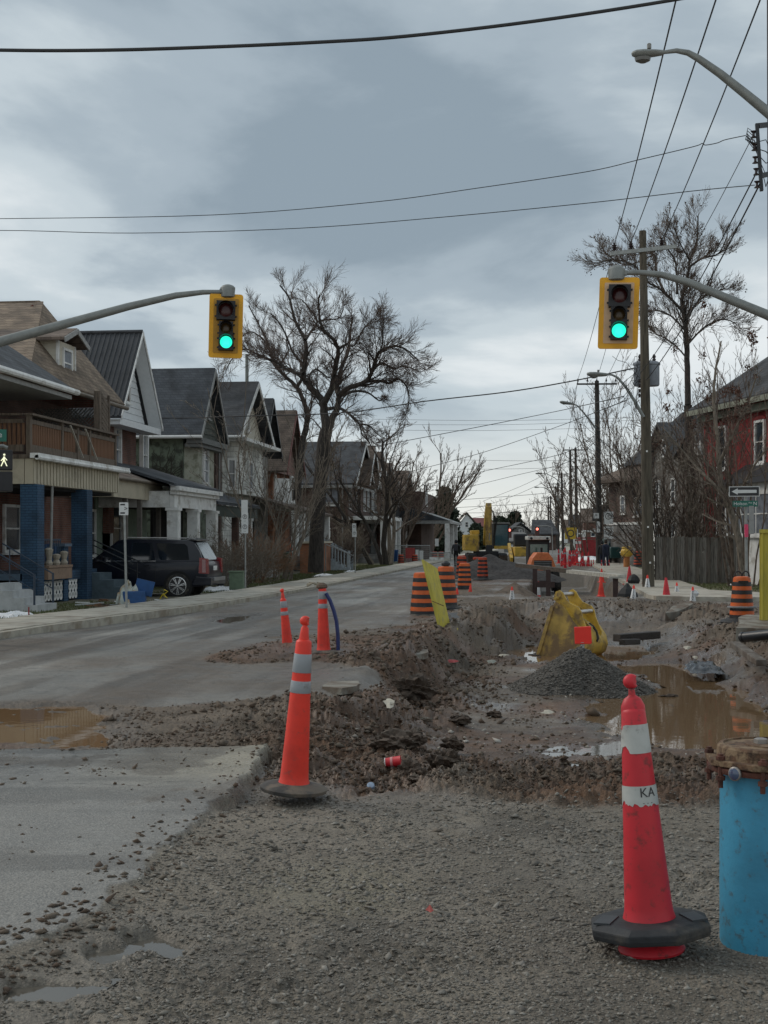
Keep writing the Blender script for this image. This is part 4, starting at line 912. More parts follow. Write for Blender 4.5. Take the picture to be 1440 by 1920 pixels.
# flat dark block and small lit porch house
Hk = Thing('dark_block_house', 'dark flat-topped house left of the tall evergreen', 'house', (-11, 200, 0))
h0, h1 = fy(790, -11.5), fy(832, -11.5)
Hk.part('wall', MB().box(-24, -11.5, h0, h0+14, -.3, fz(800, 925, -11.5)), brick_d); window(Hk, (-11.49, h0+5, 6.0), 1.5, 2.0, 'x', trim, glassd); window(Hk, (-14.2, h0-.01, 6.0), 1.3, 2.4, '-y', trimg, glassd)
Hk.part('porch_roof', MB().prism([(-8.6, h0, 3.2), (-11.5, h0, 4.2), (-11.5, h0, 4.4), (-8.6, h0, 3.4)], (0, 14, 0)).box(-16, -8.6, h0-3, h0, 3.2, 3.5), trimg)
for yy in (h0-2.8, h0+3, h0+8): column(Hk, -8.9, yy, -.1, 3.2, .4, trim, 'column')
Hk.part('porch_gable', MB().prism([(-15.5, h0-3.05, 3.5), (-8.8, h0-3.05, 3.5), (-12.2, h0-3.05, 4.6)], (0, 3, 0)), shgr)
def front_house(nm, label, px0, px1, pyr, pye, d, wm, rm, pyb=1040, gable=True, cols=2):
    """far house seen nearly front-on, gable or long roof facing the camera"""
    a = PD(px0, pye, d); b_ = PD(px1, pye, d); ze = a.z; zr = PD(px0, pyr, d).z; u = (b_-a); u.z = 0; w = u.length; u.normalize(); n = Vector((u.y, -u.x, 0)); 
    T = Thing(nm, label, 'house', (a.x+u.x*w/2, a.y+u.y*w/2, 0)); bk = -n*9; Z = Vector((0, 0, 1))
    A0 = Vector((a.x, a.y, -.3)); B0 = A0+u*w
    T.part('wall', MB().prism([A0, B0, B0+Z*(ze+.3), A0+Z*(ze+.3)], bk), wm)
    e = .5
    if gable:
        M0 = A0+u*w/2+Z*(zr+.3)
        for P, Q in ((A0+Z*(ze+.2)-u*e, M0), (B0+Z*(ze+.2)+u*e, M0+u*.01)):
            T.part('roof', MB().prism([P+n*.5, Q+n*.5, Q+n*.5+Z*.22, P+n*.5+Z*.22], bk-n*1.), rm)
        T.part('gable_wall', MB().prism([A0+Z*(ze+.3), B0+Z*(ze+.3), M0-Z*.15], -n*.2), wm)
        pc = A0+u*w/2; pc.z = ze+(zr-ze)*.28; window(T, pc+n*.01, w*.14, (zr-ze)*.35, n, trim, glassd, 1, .1)
    else:
        T.part('roof', MB().prism([A0+Z*(ze+.25)-u*e+n*.5, B0+Z*(ze+.25)+u*e+n*.5, B0+Z*(zr+.3)-u*w*.06-n*4, A0+Z*(zr+.3)+u*w*.06-n*4], Z*.2), rm)
    for k in range(cols):
        pc = A0+u*w*(k+.7)/(cols+.4); pc.z = ze*.62; window(T, pc+n*.01, w*.13, ze*.22, n, trim, glassd, 1, .1)
    return T
front_house('white_gable_house', 'small far white gabled house beyond the evergreen', 852, 898, 962, 992, 260, wsid, shbr)
front_house('far_house', 'far house with dull red roof behind the excavator', 876, 925, 972, 988, 300, brick_d, mat('red_roof', (.16, .05, .05), .8), gable=False, cols=3)
front_house('far_house', 'far grey house with dark peaked roof behind the excavator cab', 952, 1000, 981, 1003, 240, stone_g, shgr2)
front_house('far_house', 'low far bungalow with pale window trim behind the yellow loader', 945, 992, 1000, 1016, 190, greyside, mat('worn_roof', (.16, .155, .15), .9), gable=False, cols=2)
front_house('far_house', 'far house with long dark roof behind the tractor cab', 1000, 1042, 976, 1002, 230, brick_d, shgr2, gable=False, cols=2)
# ================================================================ right side houses
# red house, turned to the street
d0, d1 = 60., 46.
a = PD(1320, 1012, d0*.97); b_ = PD(1475, 1012, 51.0)
u = (b_-a); u.z = 0; w = u.length; u.normalize(); n = Vector((-u.y, u.x, 0)); n = n if n.dot(Vector((cam.location.x-a.x, cam.location.y-a.y, 0))) > 0 else -n
R1 = Thing('red_house', 'red painted brick house with dark roof behind the wooden fence', 'house', (a.x, a.y, 0)); Z = Vector((0, 0, 1))
A0 = Vector((a.x, a.y, -.3)); zh = 7.35; B0 = A0+u*w
R1.part('wall', MB().prism([A0, B0, B0+Z*(zh+.3), A0+Z*(zh+.3)], -n*8), brick_p)
R1.part('roof', MB().prism([A0+Z*(zh+.25)-u*.4+n*.55, B0+Z*(zh+.25)+n*.55+u*.4, B0+Z*(zh+4.4)-n*4, A0+Z*(zh+3.6)-n*4+u*1.8], Z*.15).prism([A0+Z*(zh+.25)-u*.4+n*.55, A0+Z*(zh+3.6)-n*4+u*1.8, A0+Z*(zh+.25)-u*.4-n*8.5], Z*.15), shgr2)
R1.part('eave_board', MB().beam(A0+Z*(zh+.2)-u*.4+n*.6, B0+Z*(zh+.2)+u*.4+n*.6, .12, .22), mat('mossy_trim', (.22, .23, .18), .8))
R1.part('cornice', MB().prism([A0+Z*(zh-.2)+n*.003, B0+Z*(zh-.2)+n*.003, B0+Z*(zh+.1)+n*.003, A0+Z*(zh+.1)+n*.003], n*.3), mat('mossy_trim', None))
def on_wall(px, py):                                                   # wall point under a pixel
    uu_ = (px-CX)/FPX; o_ = Vector((0, 0, EYE)); dr = W(uu_, 1, (HZ-py)/FPX); t_ = (A0-o_).dot(n)/dr.dot(n); return o_+dr*t_
for px0, px1, py0, py1 in ((1347, 1364, 800, 880), (1417, 1436, 789, 868), (1346, 1370, 922, 1000)):
    c0 = on_wall((px0+px1)/2, (py0+py1)/2); c1 = on_wall(px0, py0); c2 = on_wall(px1, py1)
    wdt = (Vector((c1.x, c1.y, 0))-Vector((c2.x, c2.y, 0))).length
    f = window(R1, c0+n*.01, wdt, abs(c1.z-c2.z), n, trim, glassd, 1, .1, .08)
    P = [c0+u*(wdt/2+.05)*math.cos(th_)+Z*(abs(c1.z-c2.z)/2+.02+.18*math.sin(th_)) for th_ in np.linspace(0, PI, 9)]
    R1.part('arch_lintel', MB().prism([p+n*.01 for p in P], n*.05), brick_p)
# bay window with white frame and dark little roof
c0 = on_wall(1412, 930); cz = 0
bw0, bw1 = on_wall(1388, 930), on_wall(1500, 930)
uA = Vector((bw0.x, bw0.y, 0)); uB = Vector((bw1.x, bw1.y, 0)); out = n*.9
zt_, zb_ = 3.95, 1.9
R1.part('bay', MB().prism([uA+Z*-.2, uA+out+u*.5+Z*-.2, uB+out+Z*-.2, uB+Z*-.2], Z*(zt_+.2)), trim)
R1.part('bay_roof', MB().add([uA-u*.3+Z*zt_, uA+out*1.3+u*.1+Z*zt_, uB+out*1.3+Z*zt_, uB+Z*zt_, uA+u*.5+Z*(zt_+.85), uB+Z*(zt_+.85)], [(0, 1, 2, 3), (0, 4, 1), (1, 4, 5, 2), (2, 5, 3), (3, 5, 4, 0)]), metal_k)
nn = n; pm = (uA+out+u*.5+uB+out)/2
window(R1, Vector((pm.x, pm.y, 2.75))-u*.1+n*.01, (uB-uA).length-.9, 1.7, n, trim, glassc, 1, .1, .06, vert=2)
n2 = (out+u*.5); n2 = Vector((-(n2.y), n2.x, 0)).normalized(); n2 = n2 if n2.dot(-u) > 0 else -n2
pm = (uA+uA+out+u*.5)/2; window(R1, Vector((pm.x, pm.y, 2.75))+n2*.01, .65, 1.8, n2, trim, glassd, 1, .09, .06)
# grey gabled house behind the big pole, brown-shingled house with turned eaves
R2 = Thing('grey_gable_house', 'grey weathered house with steep gables half hidden behind the bare thicket', 'house', (8.5, 75, 0))
a = PD(1222, 1012, 78); b_ = PD(1345, 1012, 66); u = (b_-a); u.z = 0; w = u.length; u.normalize(); n = Vector((-u.y, u.x, 0)); n = n if n.dot(-Vector((a.x, a.y, 0))) > 0 else -n
A0 = Vector((a.x, a.y, -.3)); B0 = A0+u*w; gz = lambda py, d: EYE+(HZ-py)/FPX*d
zh = gz(860, 74)
R2.part('wall', MB().prism([A0, B0, B0+Z*(zh+.3), A0+Z*(zh+.3)], -n*9), mat('weathered_clapboard', (.15, .14, .125), .85, var=.2, scale=3, dirt=(.085, .072, .06), dscale=1.5))
for f0, f1, zp in ((.0, .48, gz(795, 74)), (.52, 1.0, gz(812, 72))):
    P, Q = A0+u*w*f0+Z*(zh+.3), A0+u*w*f1+Z*(zh+.3); M0 = (P+Q)/2; M0.z = zp
    R2.part('gable_wall', MB().prism([P+n*.02, Q+n*.02, M0+n*.02], -n*.2), mat('gable_shingle', (.24, .23, .21), .85, var=.25, scale=6))
    for p, s_g in ((P, -1), (Q, 1)):
        R2.part('roof', MB().prism([p+n*.5+u*.3*s_g-Z*.15, M0+n*.5+u*.004*s_g, M0+n*.5+Z*.2+u*.004*s_g, p+n*.5+u*.3*s_g+Z*.05], -n*7), shgr2)
    window(R2, M0*.35+(P+Q)*.325+n*.04, 1.0, 1.0, n, trim, glassd)
for f in (.12, .38, .65, .88):
    for zz in (4.4, 1.9): c_ = A0+u*w*f; c_.z = zz; window(R2, c_+n*.02, .8, 1.5, n, trim, glassd)
R2.part('pale_corner', MB().prism([A0+u*w*.02, A0+u*w*.10, A0+u*w*.10+Z*3.3, A0+u*w*.02+Z*3.3], n*.15), trim)
R3 = Thing('brown_eaves_house', 'dark brown house with flared eaves and stone base beyond the street sign pole', 'house', (7, 95, 0))
xw = 6.2; yA, yB = 84., 99.
# corner silhouette: eaves step up to the right
zt3 = gz(925, 92)
a = PD(1142, 1012, 96); b_ = PD(1238, 1012, 88); u = (b_-a); u.z = 0; w = u.length; u.normalize(); n = Vector((-u.y, u.x, 0)); n = n if n.dot(-Vector((a.x, a.y, 0))) > 0 else -n
A0 = Vector((a.x, a.y, -.3)); B0 = A0+u*w; e1 = gz(905, 94)
R3.part('wall', MB().prism([A0, B0, B0+Z*(e1+.6), A0+Z*(e1+.3)], -n*10), brick_d)
R3.part('stone_base', MB().prism([A0+n*.003, B0+n*.003, B0+Z*(gz(984, 92)+.3)+n*.003, A0+Z*(gz(984, 92)+.3)+n*.003], n*.15), stone_g)
R3.part('stone_band', MB().prism([A0+Z*(gz(984, 92)+.31)+n*.003, B0+Z*(gz(984, 92)+.31)+n*.003, B0+Z*(gz(980, 92)+.34)+n*.003, A0+Z*(gz(980, 92)+.34)+n*.003], n*.2), trim)
zl = gz(905, 94); zu = gz(875, 92)
R3.part('roof', MB().prism([A0+Z*(zl+.3)-u*.9+n*.9, A0+u*w*.55+Z*(zu+.3)+n*.2, A0+u*w*1.0+Z*(zu+1.4)+n*.2, B0+Z*(zl+.3)+n*.9], Z*.22).prism([A0+Z*(zl+.3)-u*.9+n*.9, A0+u*w*.55+Z*(zu+.3)+n*.2, A0+u*w*.55+Z*(zu+.3)-n*10, A0+Z*(zl+.3)-u*.9-n*10], Z*.22), shbr)
R3.part('upper_roof', MB().prism([A0+u*w*.42+Z*(zu+.35)+n*.6, A0+u*w*1.15+Z*(zu+3.6)-n*1, A0+u*w*1.3+Z*(zu+.35)+n*.6], -n*6), shgr2)
R3.part('upper_wall', MB().prism([A0+u*w*.5+Z*3, B0+Z*3, B0+Z*(zu+.5), A0+u*w*.5+Z*(zu+.3)], -n*8-n*.01), brick_d)
for f, zz, ww in ((.30, 4.2, .8), (.62, 4.0, 1.6), (.8, 4.0, .7)): c_ = A0+u*w*f; c_.z = zz; window(R3, c_+n*.02, ww, 1.3, n, trim, glassc, 1, .12, vert=1 if ww > 1 else 0)
def right_gable(label, px, pyr, pye, X, hw, wm, rm):
    yc = fy(px, X); T = Thing('gabled_house', label, 'house', (X, yc, 0)); zr = fz(px, pyr, X); ze = fz(px, pye, X)
    T.part('wall', MB().box(X+.6, X+10, yc-hw, yc+hw, -.3, ze), wm)
    for sg in (-1, 1): T.part('roof', MB().prism([(X, yc+sg*(hw+.3), ze-.1), (X, yc+sg*.003, zr), (X, yc+sg*.003, zr+.2), (X, yc+sg*(hw+.3), ze+.1)], (11, 0, 0)), rm)
    T.part('gable_wall', MB().prism([(X+.6, yc-hw, ze), (X+.6, yc+hw, ze), (X+.6, yc, zr-.1)], (.2, 0, 0)), wm)
    window(T, (X+.59, yc-1.4, ze*.6), .9, 1.6, '-x', trim, glassd); window(T, (X+.59, yc+1.4, ze*.6), .9, 1.6, '-x', trim, glassd)
    for k in range(2): window(T, (X+2.5+3*k, yc-hw-.01, ze*.6), .9, 1.6, '-y', trim, glassd)
    T.part('porch_roof', MB().box(X-1.6, X+.6, yc-hw, yc+hw, 2.9, 3.15), trim)
    for s_g in (-1, 1): column(T, X-1.4, yc+s_g*(hw-.3), -.1, 2.9, .35, trim, 'column')
    return T
right_gable('dark gabled house behind the second row of utility poles', 1112, 948, 975, 7.0, 4.0, brick_d, shgr2)
right_gable('reddish house with pitched roof between the far utility poles', 1088, 955, 980, 7.0, 4.5, brick_r, shbr)
right_gable('dim far house right of the tractor behind crowded poles', 1066, 966, 985, 7.0, 5, brick_d, shgr2)
right_gable('farthest dim house at the end of the right row', 1052, 975, 990, 7.0, 6, greyside, shbr)
# wooden fence, every board a part
def fence(label, a, b, z0, z1, m, bw=.145, seed=3, step=None):
    a = Vector(a); b = Vector(b); L_ = (b-a).length; u = (b-a).normalized(); rr = random.Random(seed)
    T = Thing('wooden_fence', label, 'fence', a); n = Vector((-u.y, u.x, 0)); k = 0; x = 0
    T.part('rail', MB().beam(a+n*.05+Vector((0, 0, z0+.4)), b+n*.05+Vector((0, 0, z0+.4)), .04, .09).beam(a+n*.05+Vector((0, 0, z1-.35)), b+n*.05+Vector((0, 0, z1-.35)), .04, .09), m[0])
    while x < L_:
        p = a+u*(x+bw/2); h = z1+rr.uniform(-.03, .03)+(step*(x > L_*.45) if step else 0)
        R = Matrix.Rotation(math.atan2(u.y, u.x), 3, 'Z')@Matrix.Rotation(rr.uniform(-.012, .012), 3, 'Y')
        T.part('board', MB().obox(p+Vector((0, 0, (z0+h)/2))+n*rr.uniform(-.012, .01), (bw*.93, .022, h-z0), R), m[k*7 % len(m) if rr.random() < .8 else rr.randrange(len(m))]); x += bw; k += 1
    return T
fw = [mat('fence_wood_%s' % c, col, .9, var=.3, scale=3, stretch=(8, 8, .6), bump=.3) for c, col in (('grey', (.12, .11, .095)), ('pale', (.16, .148, .13)), ('brown', (.10, .085, .07)))]
fence('weathered board fence running along the side street to the corner', W(11.0, 54), W(17.2, 51.5), -.1, 1.85, fw, step=.12)
fence('weathered board fence receding beside the sidewalk', W(11.0, 54.1), W(13.7, 65.5), -.1, 1.85, fw, seed=5)
# ================================================================ utility poles, wires, lamps, signals, signs
polem = mat('pole_wood', (.085, .072, .052), .9, var=.3, scale=3, stretch=(5, 5, .5), bump=.4, bscale=25)
poled = mat('pole_wood_dark', (.045, .040, .036), .9, var=.3, scale=3, stretch=(5, 5, .5))
steel = mat('painted_steel', (.20, .21, .20), .5, metal=.2, var=.1)
wirem = mat('wire_black', (.012, .013, .015), .6)
insul = mat('insulator_brown', (.03, .02, .02), .3)
def upole(label, px, pytop, d, zb, r0, r1, m, cross=None, lamp=None, extra=None, lean=0., carms=1.2):
    b = PD(px, HZ, d); s, dd_ = SD(b.x, b.y); t_ = PD(px-lean, pytop, d)
    T = Thing('utility_pole', label, 'utility pole', (b.x, b.y, zb))
    T.part('pole', MB().tube([(b.x, b.y, zb-.3), ((b.x+t_.x)/2, (b.y+t_.y)/2, (zb+t_.z)/2), (t_.x, t_.y, t_.z)], [r0, (r0+r1)/2, r1], 14), m, smooth=True)
    T.top = t_; T.b = b
    return T
def crossarm(T, c, w, m, n=3, ang=0., brace=True, tilt=0., sz=.11):
    c = Vector(c); a = Vector((math.cos(ang), math.sin(ang), tilt)).normalized()*w/2
    arm = T.part('crossarm', MB().beam(c-a, c+a, sz, sz), m)
    if brace: T.part('brace', MB().beam(c+a*.55+Vector((0, -.08, 0)), c-Vector((0, .08, .75)), .04, .02).beam(c-a*.55+Vector((0, -.08, 0)), c-Vector((0, .08, .75)), .04, .02), m)
    pts = []
    for k in range(n):
        f = -1+2*k/(n-1) if n > 1 else 0; p = c+a*f*.94; pts.append(p+Vector((0, 0, .36)))
        T.part('insulator', MB().lathe([(.02, .05), (.02, .16), (.075, .18), (.04, .22), (.08, .26), (.03, .30), (.05, .36), (.02, .38)], 8, p), insul, smooth=True)
    return pts
def lamp_arm(T, pts, r0, r1, headlen=.75, m=steel):
    T.part('lamp_arm', MB().tube(pts, [r0+(r1-r0)*i/(len(pts)-1) for i in range(len(pts))], 10), m, smooth=True)
    e = Vector(pts[-1]); dr = (Vector(pts[-1])-Vector(pts[-2])); dr.z *= .3; dr.normalize(); up = Vector((0, 0, 1)); sd_ = dr.cross(up).normalized(); up = sd_.cross(dr)
    V = []; n = 12; prof = [(0, .05, .05), (.06, .09, .07), (.28, .13, .09), (.62, .16, .11), (.85, .14, .10), (.97, .08, .06), (1.0, .02, .02)]
    mb = MB(); base = 0
    for f, w, h in prof:
        for k in range(n):
            a_ = 2*PI*k/n; hh_ = h*.7 if math.sin(a_) > 0 else h
            V.append(e+dr*f*headlen+sd_*w*math.cos(a_)*headlen/.75+up*hh_*math.sin(a_)*headlen/.75)
    F = [(i*n+k, i*n+(k+1) % n, (i+1)*n+(k+1) % n, (i+1)*n+k) for i in range(len(prof)-1) for k in range(n)]+[tuple(range(n)), tuple((len(prof)-1)*n+k for k in range(n))]
    hd = T.part('lamp_head', mb.add(V, F), m, smooth=True)
    T.part('photocell', MB().lathe([(.035, 0), (.035, .07), (.025, .08)], 8, e+dr*headlen*.45+up*.07), mat('photocell', (.2, .2, .19), .5), parent=hd)
    T.part('lens', MB().lathe([(.10, 0), (.09, -.05), (.04, -.08)], 12, e+dr*headlen*.66-up*.075, sx=1.3), mat('lamp_lens', (.10, .10, .095), .3), parent=hd)
# near pole at the right edge: its left side just enters the frame
dn = 21.5
NP = upole('tall dark wooden pole at the right frame edge carrying the nearest street lamp', 1462, -160, dn, -.1, .17, .13, poled, lean=9)
# (the pole runs down outside the frame; its lower part is kept out of view as in the photograph)
la = [PD(px, py, dn-.2) for px, py in ((1446, 216), (1400, 178), (1350, 138), (1310, 110), (1290, 99), (1268, 95), (1245, 98))]
lamp_arm(NP, la, .085, .03, .52)
rk = NP.part('rack', MB().beam(PD(1419, 232, dn-.5), PD(1428, 358, dn-.5), .07, .05), metal_k)
NP.part('rack_arm', MB().beam(PD(1421, 236, dn-.5), PD(1458, 232, dn), .06, .08).beam(PD(1426, 330, dn-.5), PD(1458, 322, dn), .06, .08), metal_k)
for k, py in enumerate((252, 276, 300, 322, 346)):
    NP.part('spool', MB().lathe([(.05, -.05), (.02, -.02), (.02, .02), (.05, .05)], 10, PD(1413+k*1.6, py, dn-.5)), insul, smooth=True)
for a in range(5):
    p = PD(1404+a*7, 262+a*15, dn-.45); NP.part('slack_wire', MB().tube([PD(1416, 250+a*8, dn-.5), PD(1402-a, 240+a*5, dn-.5), PD(1398+a*4, 262, dn-.5), PD(1414+a*3, 268+a*10, dn-.4), PD(1436, 262+a*22, dn-.3), PD(1452, 300, dn)], .008, 4), wirem)
# second pole with cross-arm and transformer
P2 = upole('tallest wooden pole in view, with a transformer and a cross-arm above the right signal', 1216, 433, 46.5, -.0, .215, .12, polem, lean=11)
c = PD(1206, 470, 46.4); ar = PD(1268, 462, 46.4); al = PD(1144, 476, 46.4)
P2.part('crossarm', MB().beam(al, ar, .12, .13), galv)
ins2 = []
for px, py in ((1152, 474), (1183, 471), (1241, 465)):
    p = PD(px, py, 46.4); ins2.append(PD(px, py-16, 46.4)); P2.part('insulator', MB().lathe([(.03, 0), (.03, .08), (.09, .10), (.05, .14), (.10, .18), (.05, .22), (.08, .26), (.03, .3), (.05, .34)], 10, p), insul, smooth=True)
P2.part('crossarm_strap', MB().lathe([(.15, -.05), (.15, .05)], 12, PD(1206.5, 471, 46.5)), galv)
for k, (dx_, dy_) in enumerate(((-8, 1.4), (11, -1.2))):
    tk = P2.part('transformer', MB().lathe([(.24, 0), (.27, .05), (.27, .72), (.30, .74), (.30, .8), (.22, .86), (.1, .9)], 18, PD(1211+dx_, 724, 46.5+.55)), mat('transformer_grey', (.20, .22, .25), .5), smooth=True)
    P2.part('bushing', MB().lathe([(.04, 0), (.07, .05), (.04, .1), (.07, .15), (.03, .24)], 8, PD(1211+dx_*1.4, 677, 46.9)), insul, parent=tk)
for k in range(4): P2.part('cutout', MB().lathe([(.06, 0), (.03, .03), (.06, .06), (.03, .09), (.05, .12)], 8, PD(1199, 745-k*9, 46.2)), insul)
lamp_arm(P2, [PD(px, py, 46.3) for px, py in ((1207, 782), (1190, 752), (1172, 724), (1158, 708), (1148, 703), (1139, 702))], .06, .03, .72)
for px, py in ((1213, 846), (1215, 988), (1219, 1055)): P2.part('tag_plate', MB().box(*[q for ab in zip(PD(px, py, 46.2)-Vector((.03, .01, .03)), PD(px, py, 46.2)+Vector((.03, .0, .03))) for q in ab]), trim)
wr = random.Random(3)
for k in range(16):                                                     # loops of service wire at the transformer
    a0 = PD(1198+wr.uniform(-4, 2), 690+wr.uniform(-22, 25), 46.3); b0 = PD(1165+wr.uniform(-22, 30), 700+wr.uniform(-50, 80), 46.0)
    mid = (a0+b0)/2-Vector((0, 0, wr.uniform(-.35, .5))); P2.part('service_loop', MB().tube([a0, a0.lerp(mid, .6), mid, mid.lerp(b0, .6)-Vector((0, 0, .06)), b0], .010, 4, False), wirem)
# third pole and the row beyond
P3 = upole('dark wooden pole with braced cross-arm and parking signs, next beyond the transformer pole', 1124, 714, 92, 0, .24, .15, poled, lean=5)
i3 = crossarm(P3, PD(1119, 720, 91.8), 2.75, poled, 5, ang=.08)
lamp_arm(P3, [PD(px, py, 91.6) for px, py in ((1117, 803), (1105, 787), (1092, 771), (1083, 761), (1075, 757))], .07, .04, .95)
P3.part('service_bracket', MB().beam(PD(1119, 817, 91.8), PD(1134, 834, 91.5), .06, .04), metal_k)
def sign_face(T, name, c, w, h, n=None, m=None, th=.015, txt=None):
    c = Vector(c); n = (n or Vector((0, -1, 0))); a = Vector((0, 0, 1)).cross(n).normalized(); Z = Vector((0, 0, 1))
    P = [c-a*w/2-Z*h/2, c+a*w/2-Z*h/2, c+a*w/2+Z*h/2, c-a*w/2+Z*h/2]
    return T.part(name, MB().prism(P, n*th), m or trim)
signw = mat('sign_white', (.62, .63, .62), .5, var=.04); signk = mat('sign_black', (.02, .02, .022), .5); signr = mat('sign_red', (.4, .03, .03), .5); signg = mat('sign_green', (.008, .12, .085), .5)
def text_part(T, txt, c, size, m, n=Vector((0, -1, 0)), parent=None, name='lettering', sx=1., roll=0.):
    cu = bpy.data.curves.new(name, 'FONT'); cu.body = txt; cu.size = size; cu.align_x = 'CENTER'; cu.align_y = 'CENTER'; cu.extrude = .002; cu.resolution_u = 3
    tmp = bpy.data.objects.new('tmp', cu); COL.objects.link(tmp); dg = bpy.context.evaluated_depsgraph_get(); me = bpy.data.meshes.new_from_object(tmp.evaluated_get(dg)); bpy.data.objects.remove(tmp)
    a = Vector((0, 0, 1)).cross(n).normalized(); Z = Vector((0, 0, 1)); R = Matrix((a, Z, n)).transposed().to_4x4()@Matrix.Rotation(roll, 4, 'Z')@Matrix.Diagonal((sx, 1, 1, 1))
    me.transform(Matrix.Translation(Vector(c)-T.loc)@R); me.materials.clear(); me.materials.append(m); me.name = name
    o = bpy.data.objects.new(name, me); COL.objects.link(o); o.parent = parent or T.o; return o
def ring_part(T, c, r0, r1, n, m, parent, name='ring', k=20, slash=False, P_=False):
    a = Vector((0, 0, 1)).cross(n).normalized(); Z = Vector((0, 0, 1)); V = []; c = Vector(c)
    for r in (r1, r0): V += [c+a*r*math.cos(2*PI*i/k)+Z*r*math.sin(2*PI*i/k) for i in range(k)]
    mb = MB().add(V, [(i, (i+1) % k, k+(i+1) % k, k+i) for i in range(k)])
    if slash: q = (a-Z).normalized(); mb.beam(c-q*r1*.9, c+q*r1*.9, r1*.22, .001, up=n.cross(q))
    return T.part(name, mb, m, parent=parent)
toC = lambda p: Vector((-p.x, -p.y, 0)).normalized()
f = sign_face(P3, 'sign_plate', PD(1118, 967, 91), .36, .36, m=signw); text_part(P3, '*', PD(1118, 968, 90.97), .4, signk, parent=f)
f = sign_face(P3, 'sign_plate', PD(1122, 988, 91), .22, .75, m=signw)
def nosign(T, c, w, h, n, letter='P', arrow=True, ring=signk):
    f = sign_face(T, 'sign_plate', c, w, h, n, signw); cc_ = Vector(c)+n*.018+Vector((0, 0, h*.12)); r = w*.34
    ring_part(T, cc_, r*.80, r, n, ring, f, slash=True)
    text_part(T, letter, cc_+n*.001, r*1.5, signk, n, f); text_part(T, '<->' if arrow else '- -', Vector(c)+n*.018-Vector((0, 0, h*.33)), w*.22, signk, n, f, 'arrow')
    return f
SP = Thing('no_turn_sign_post', 'slim post with two stacked no-turn signs beside the dark pole', 'sign post', (*PD(1139, HZ, 85).xy, 0))
b = PD(1140, HZ, 85); SP.part('post', MB().tube([(b.x, b.y, -.2), (b.x, b.y, PD(1140, 955, 85).z)], .035, 8), galv)
for py in (971, 999):
    c_ = PD(1141, py, 84.9); f = sign_face(SP, 'sign_plate', c_, .60, .80, toC(c_), signw); ring_part(SP, c_+toC(c_)*.02+Vector((0, 0, .1)), .17, .21, toC(c_), signk, f, slash=True); text_part(SP, 'r', c_+toC(c_)*.021+Vector((0, 0, .12)), .38, signk, toC(c_), f)
rowp = [(1082, 840, 160, .2), (1072, 845, 168, .2), (1056, 886, 215, .22), (1047, 905, 245, .22), (1043, 912, 262, .2), (1033, 930, 330, .22), (1029, 932, 340, .22)]
rl = ('tall dark pole, first of the crowded row beyond the parking-sign pole', 'dark pole close left of the first pole of the crowded row', 'dark pole with an even cross-arm, third of the crowded row', 'far thin pole carrying a pale box, fourth of the crowded row', 'far thin pole fifth of the crowded row', 'very far thin pole near the red signal, sixth of the row', 'farthest thin pole of the row')
RP = []; rins = []
for k, (px, py, d, r) in enumerate(rowp):
    T = upole(rl[k], px, py, d, 0, r+.03, r-.06, poled, lean=3 if k < 3 else 1); RP.append(T)
    if k != 1: rins.append(crossarm(T, T.top-Vector((0, .2, .25)), 3.0 if k < 4 else 3.4, poled, 5, ang=.06, brace=k < 3, sz=.13))
    if k == 1: T.part('spools', MB().lathe([(.1, 0), (.1, .1), (.04, .12), (.04, .3), (.1, .32), (.1, .42)], 8, T.top-Vector((-.3, .3, 2.4))), insul)
    if k == 3: T.part('pole_box', MB().obox(T.top-Vector((.0, .4, 3.2)), (.7, .4, 1.4)), galv)
    if k in (2, 4): lamp_arm(T, [T.top+Vector(v) for v in ((0, -.3, -1.8), (-1.2, -.3, -.8), (-2.4, -.3, -.2), (-3.2, -.3, -.15))], .07, .05, 1.0)
c_ = PD(1070, 1000, 150); f = sign_face(RP[1], 'warning_sign', c_, 1.3, 1.3, toC(c_), mat('sign_yellow', (.45, .30, .02), .5)); ring_part(RP[1], c_+toC(c_)*.02, .3, .42, toC(c_), signk, f)
for k, (px, py) in enumerate(((1080, 1002), (1061, 1009))): c_ = PD(px, py, 158 if k == 0 else 166); sign_face(RP[k], 'sign_plate', c_, .45, 1.2, toC(c_), signw)
# ---- wires (each span its own cable)
def span(a, b, r, label, sag=.3, kink=0, m=wirem, group=None, n=24):
    a = Vector(a); b = Vector(b); rr = random.Random(int(a.x*10)+int(b.z*10)); P = []
    for i in range(n+1):
        t_ = i/n; p = a.lerp(b, t_); p.z -= sag*4*t_*(1-t_)
        if kink: p.z += rr.uniform(-kink, kink)
        P.append(p)
    return one('overhead_wire', MB().tube(P, r, 5, False), m, label, 'wire', loc=a, group=group)
def poly(pts, r, label, group=None, m=wirem):
    P = []; pts = [PD(*q) for q in pts]
    for i in range(len(pts)-1):                                         # Catmull-Rom through the points
        p0 = pts[max(i-1, 0)]; p1, p2 = pts[i], pts[i+1]; p3 = pts[min(i+2, len(pts)-1)]
        for k in range(6):
            t_ = k/6; P.append(.5*((2*p1)+(p2-p0)*t_+(2*p0-5*p1+4*p2-p3)*t_*t_+(3*p1-p0-3*p2+p3)*t_**3))
    P.append(pts[-1]); return one('overhead_wire', MB().tube(P, r, 6, False), m, label, 'wire', loc=P[0], group=group, smooth=True)
poly([(-300, 86, 13), (0, 94, 13), (200, 94, 13), (400, 88, 13), (600, 79, 13), (760, 68, 13), (1000, 40, 13), (1262, 0, 13), (1500, -45, 13)], .017, 'thick black cable crossing the top of the sky')
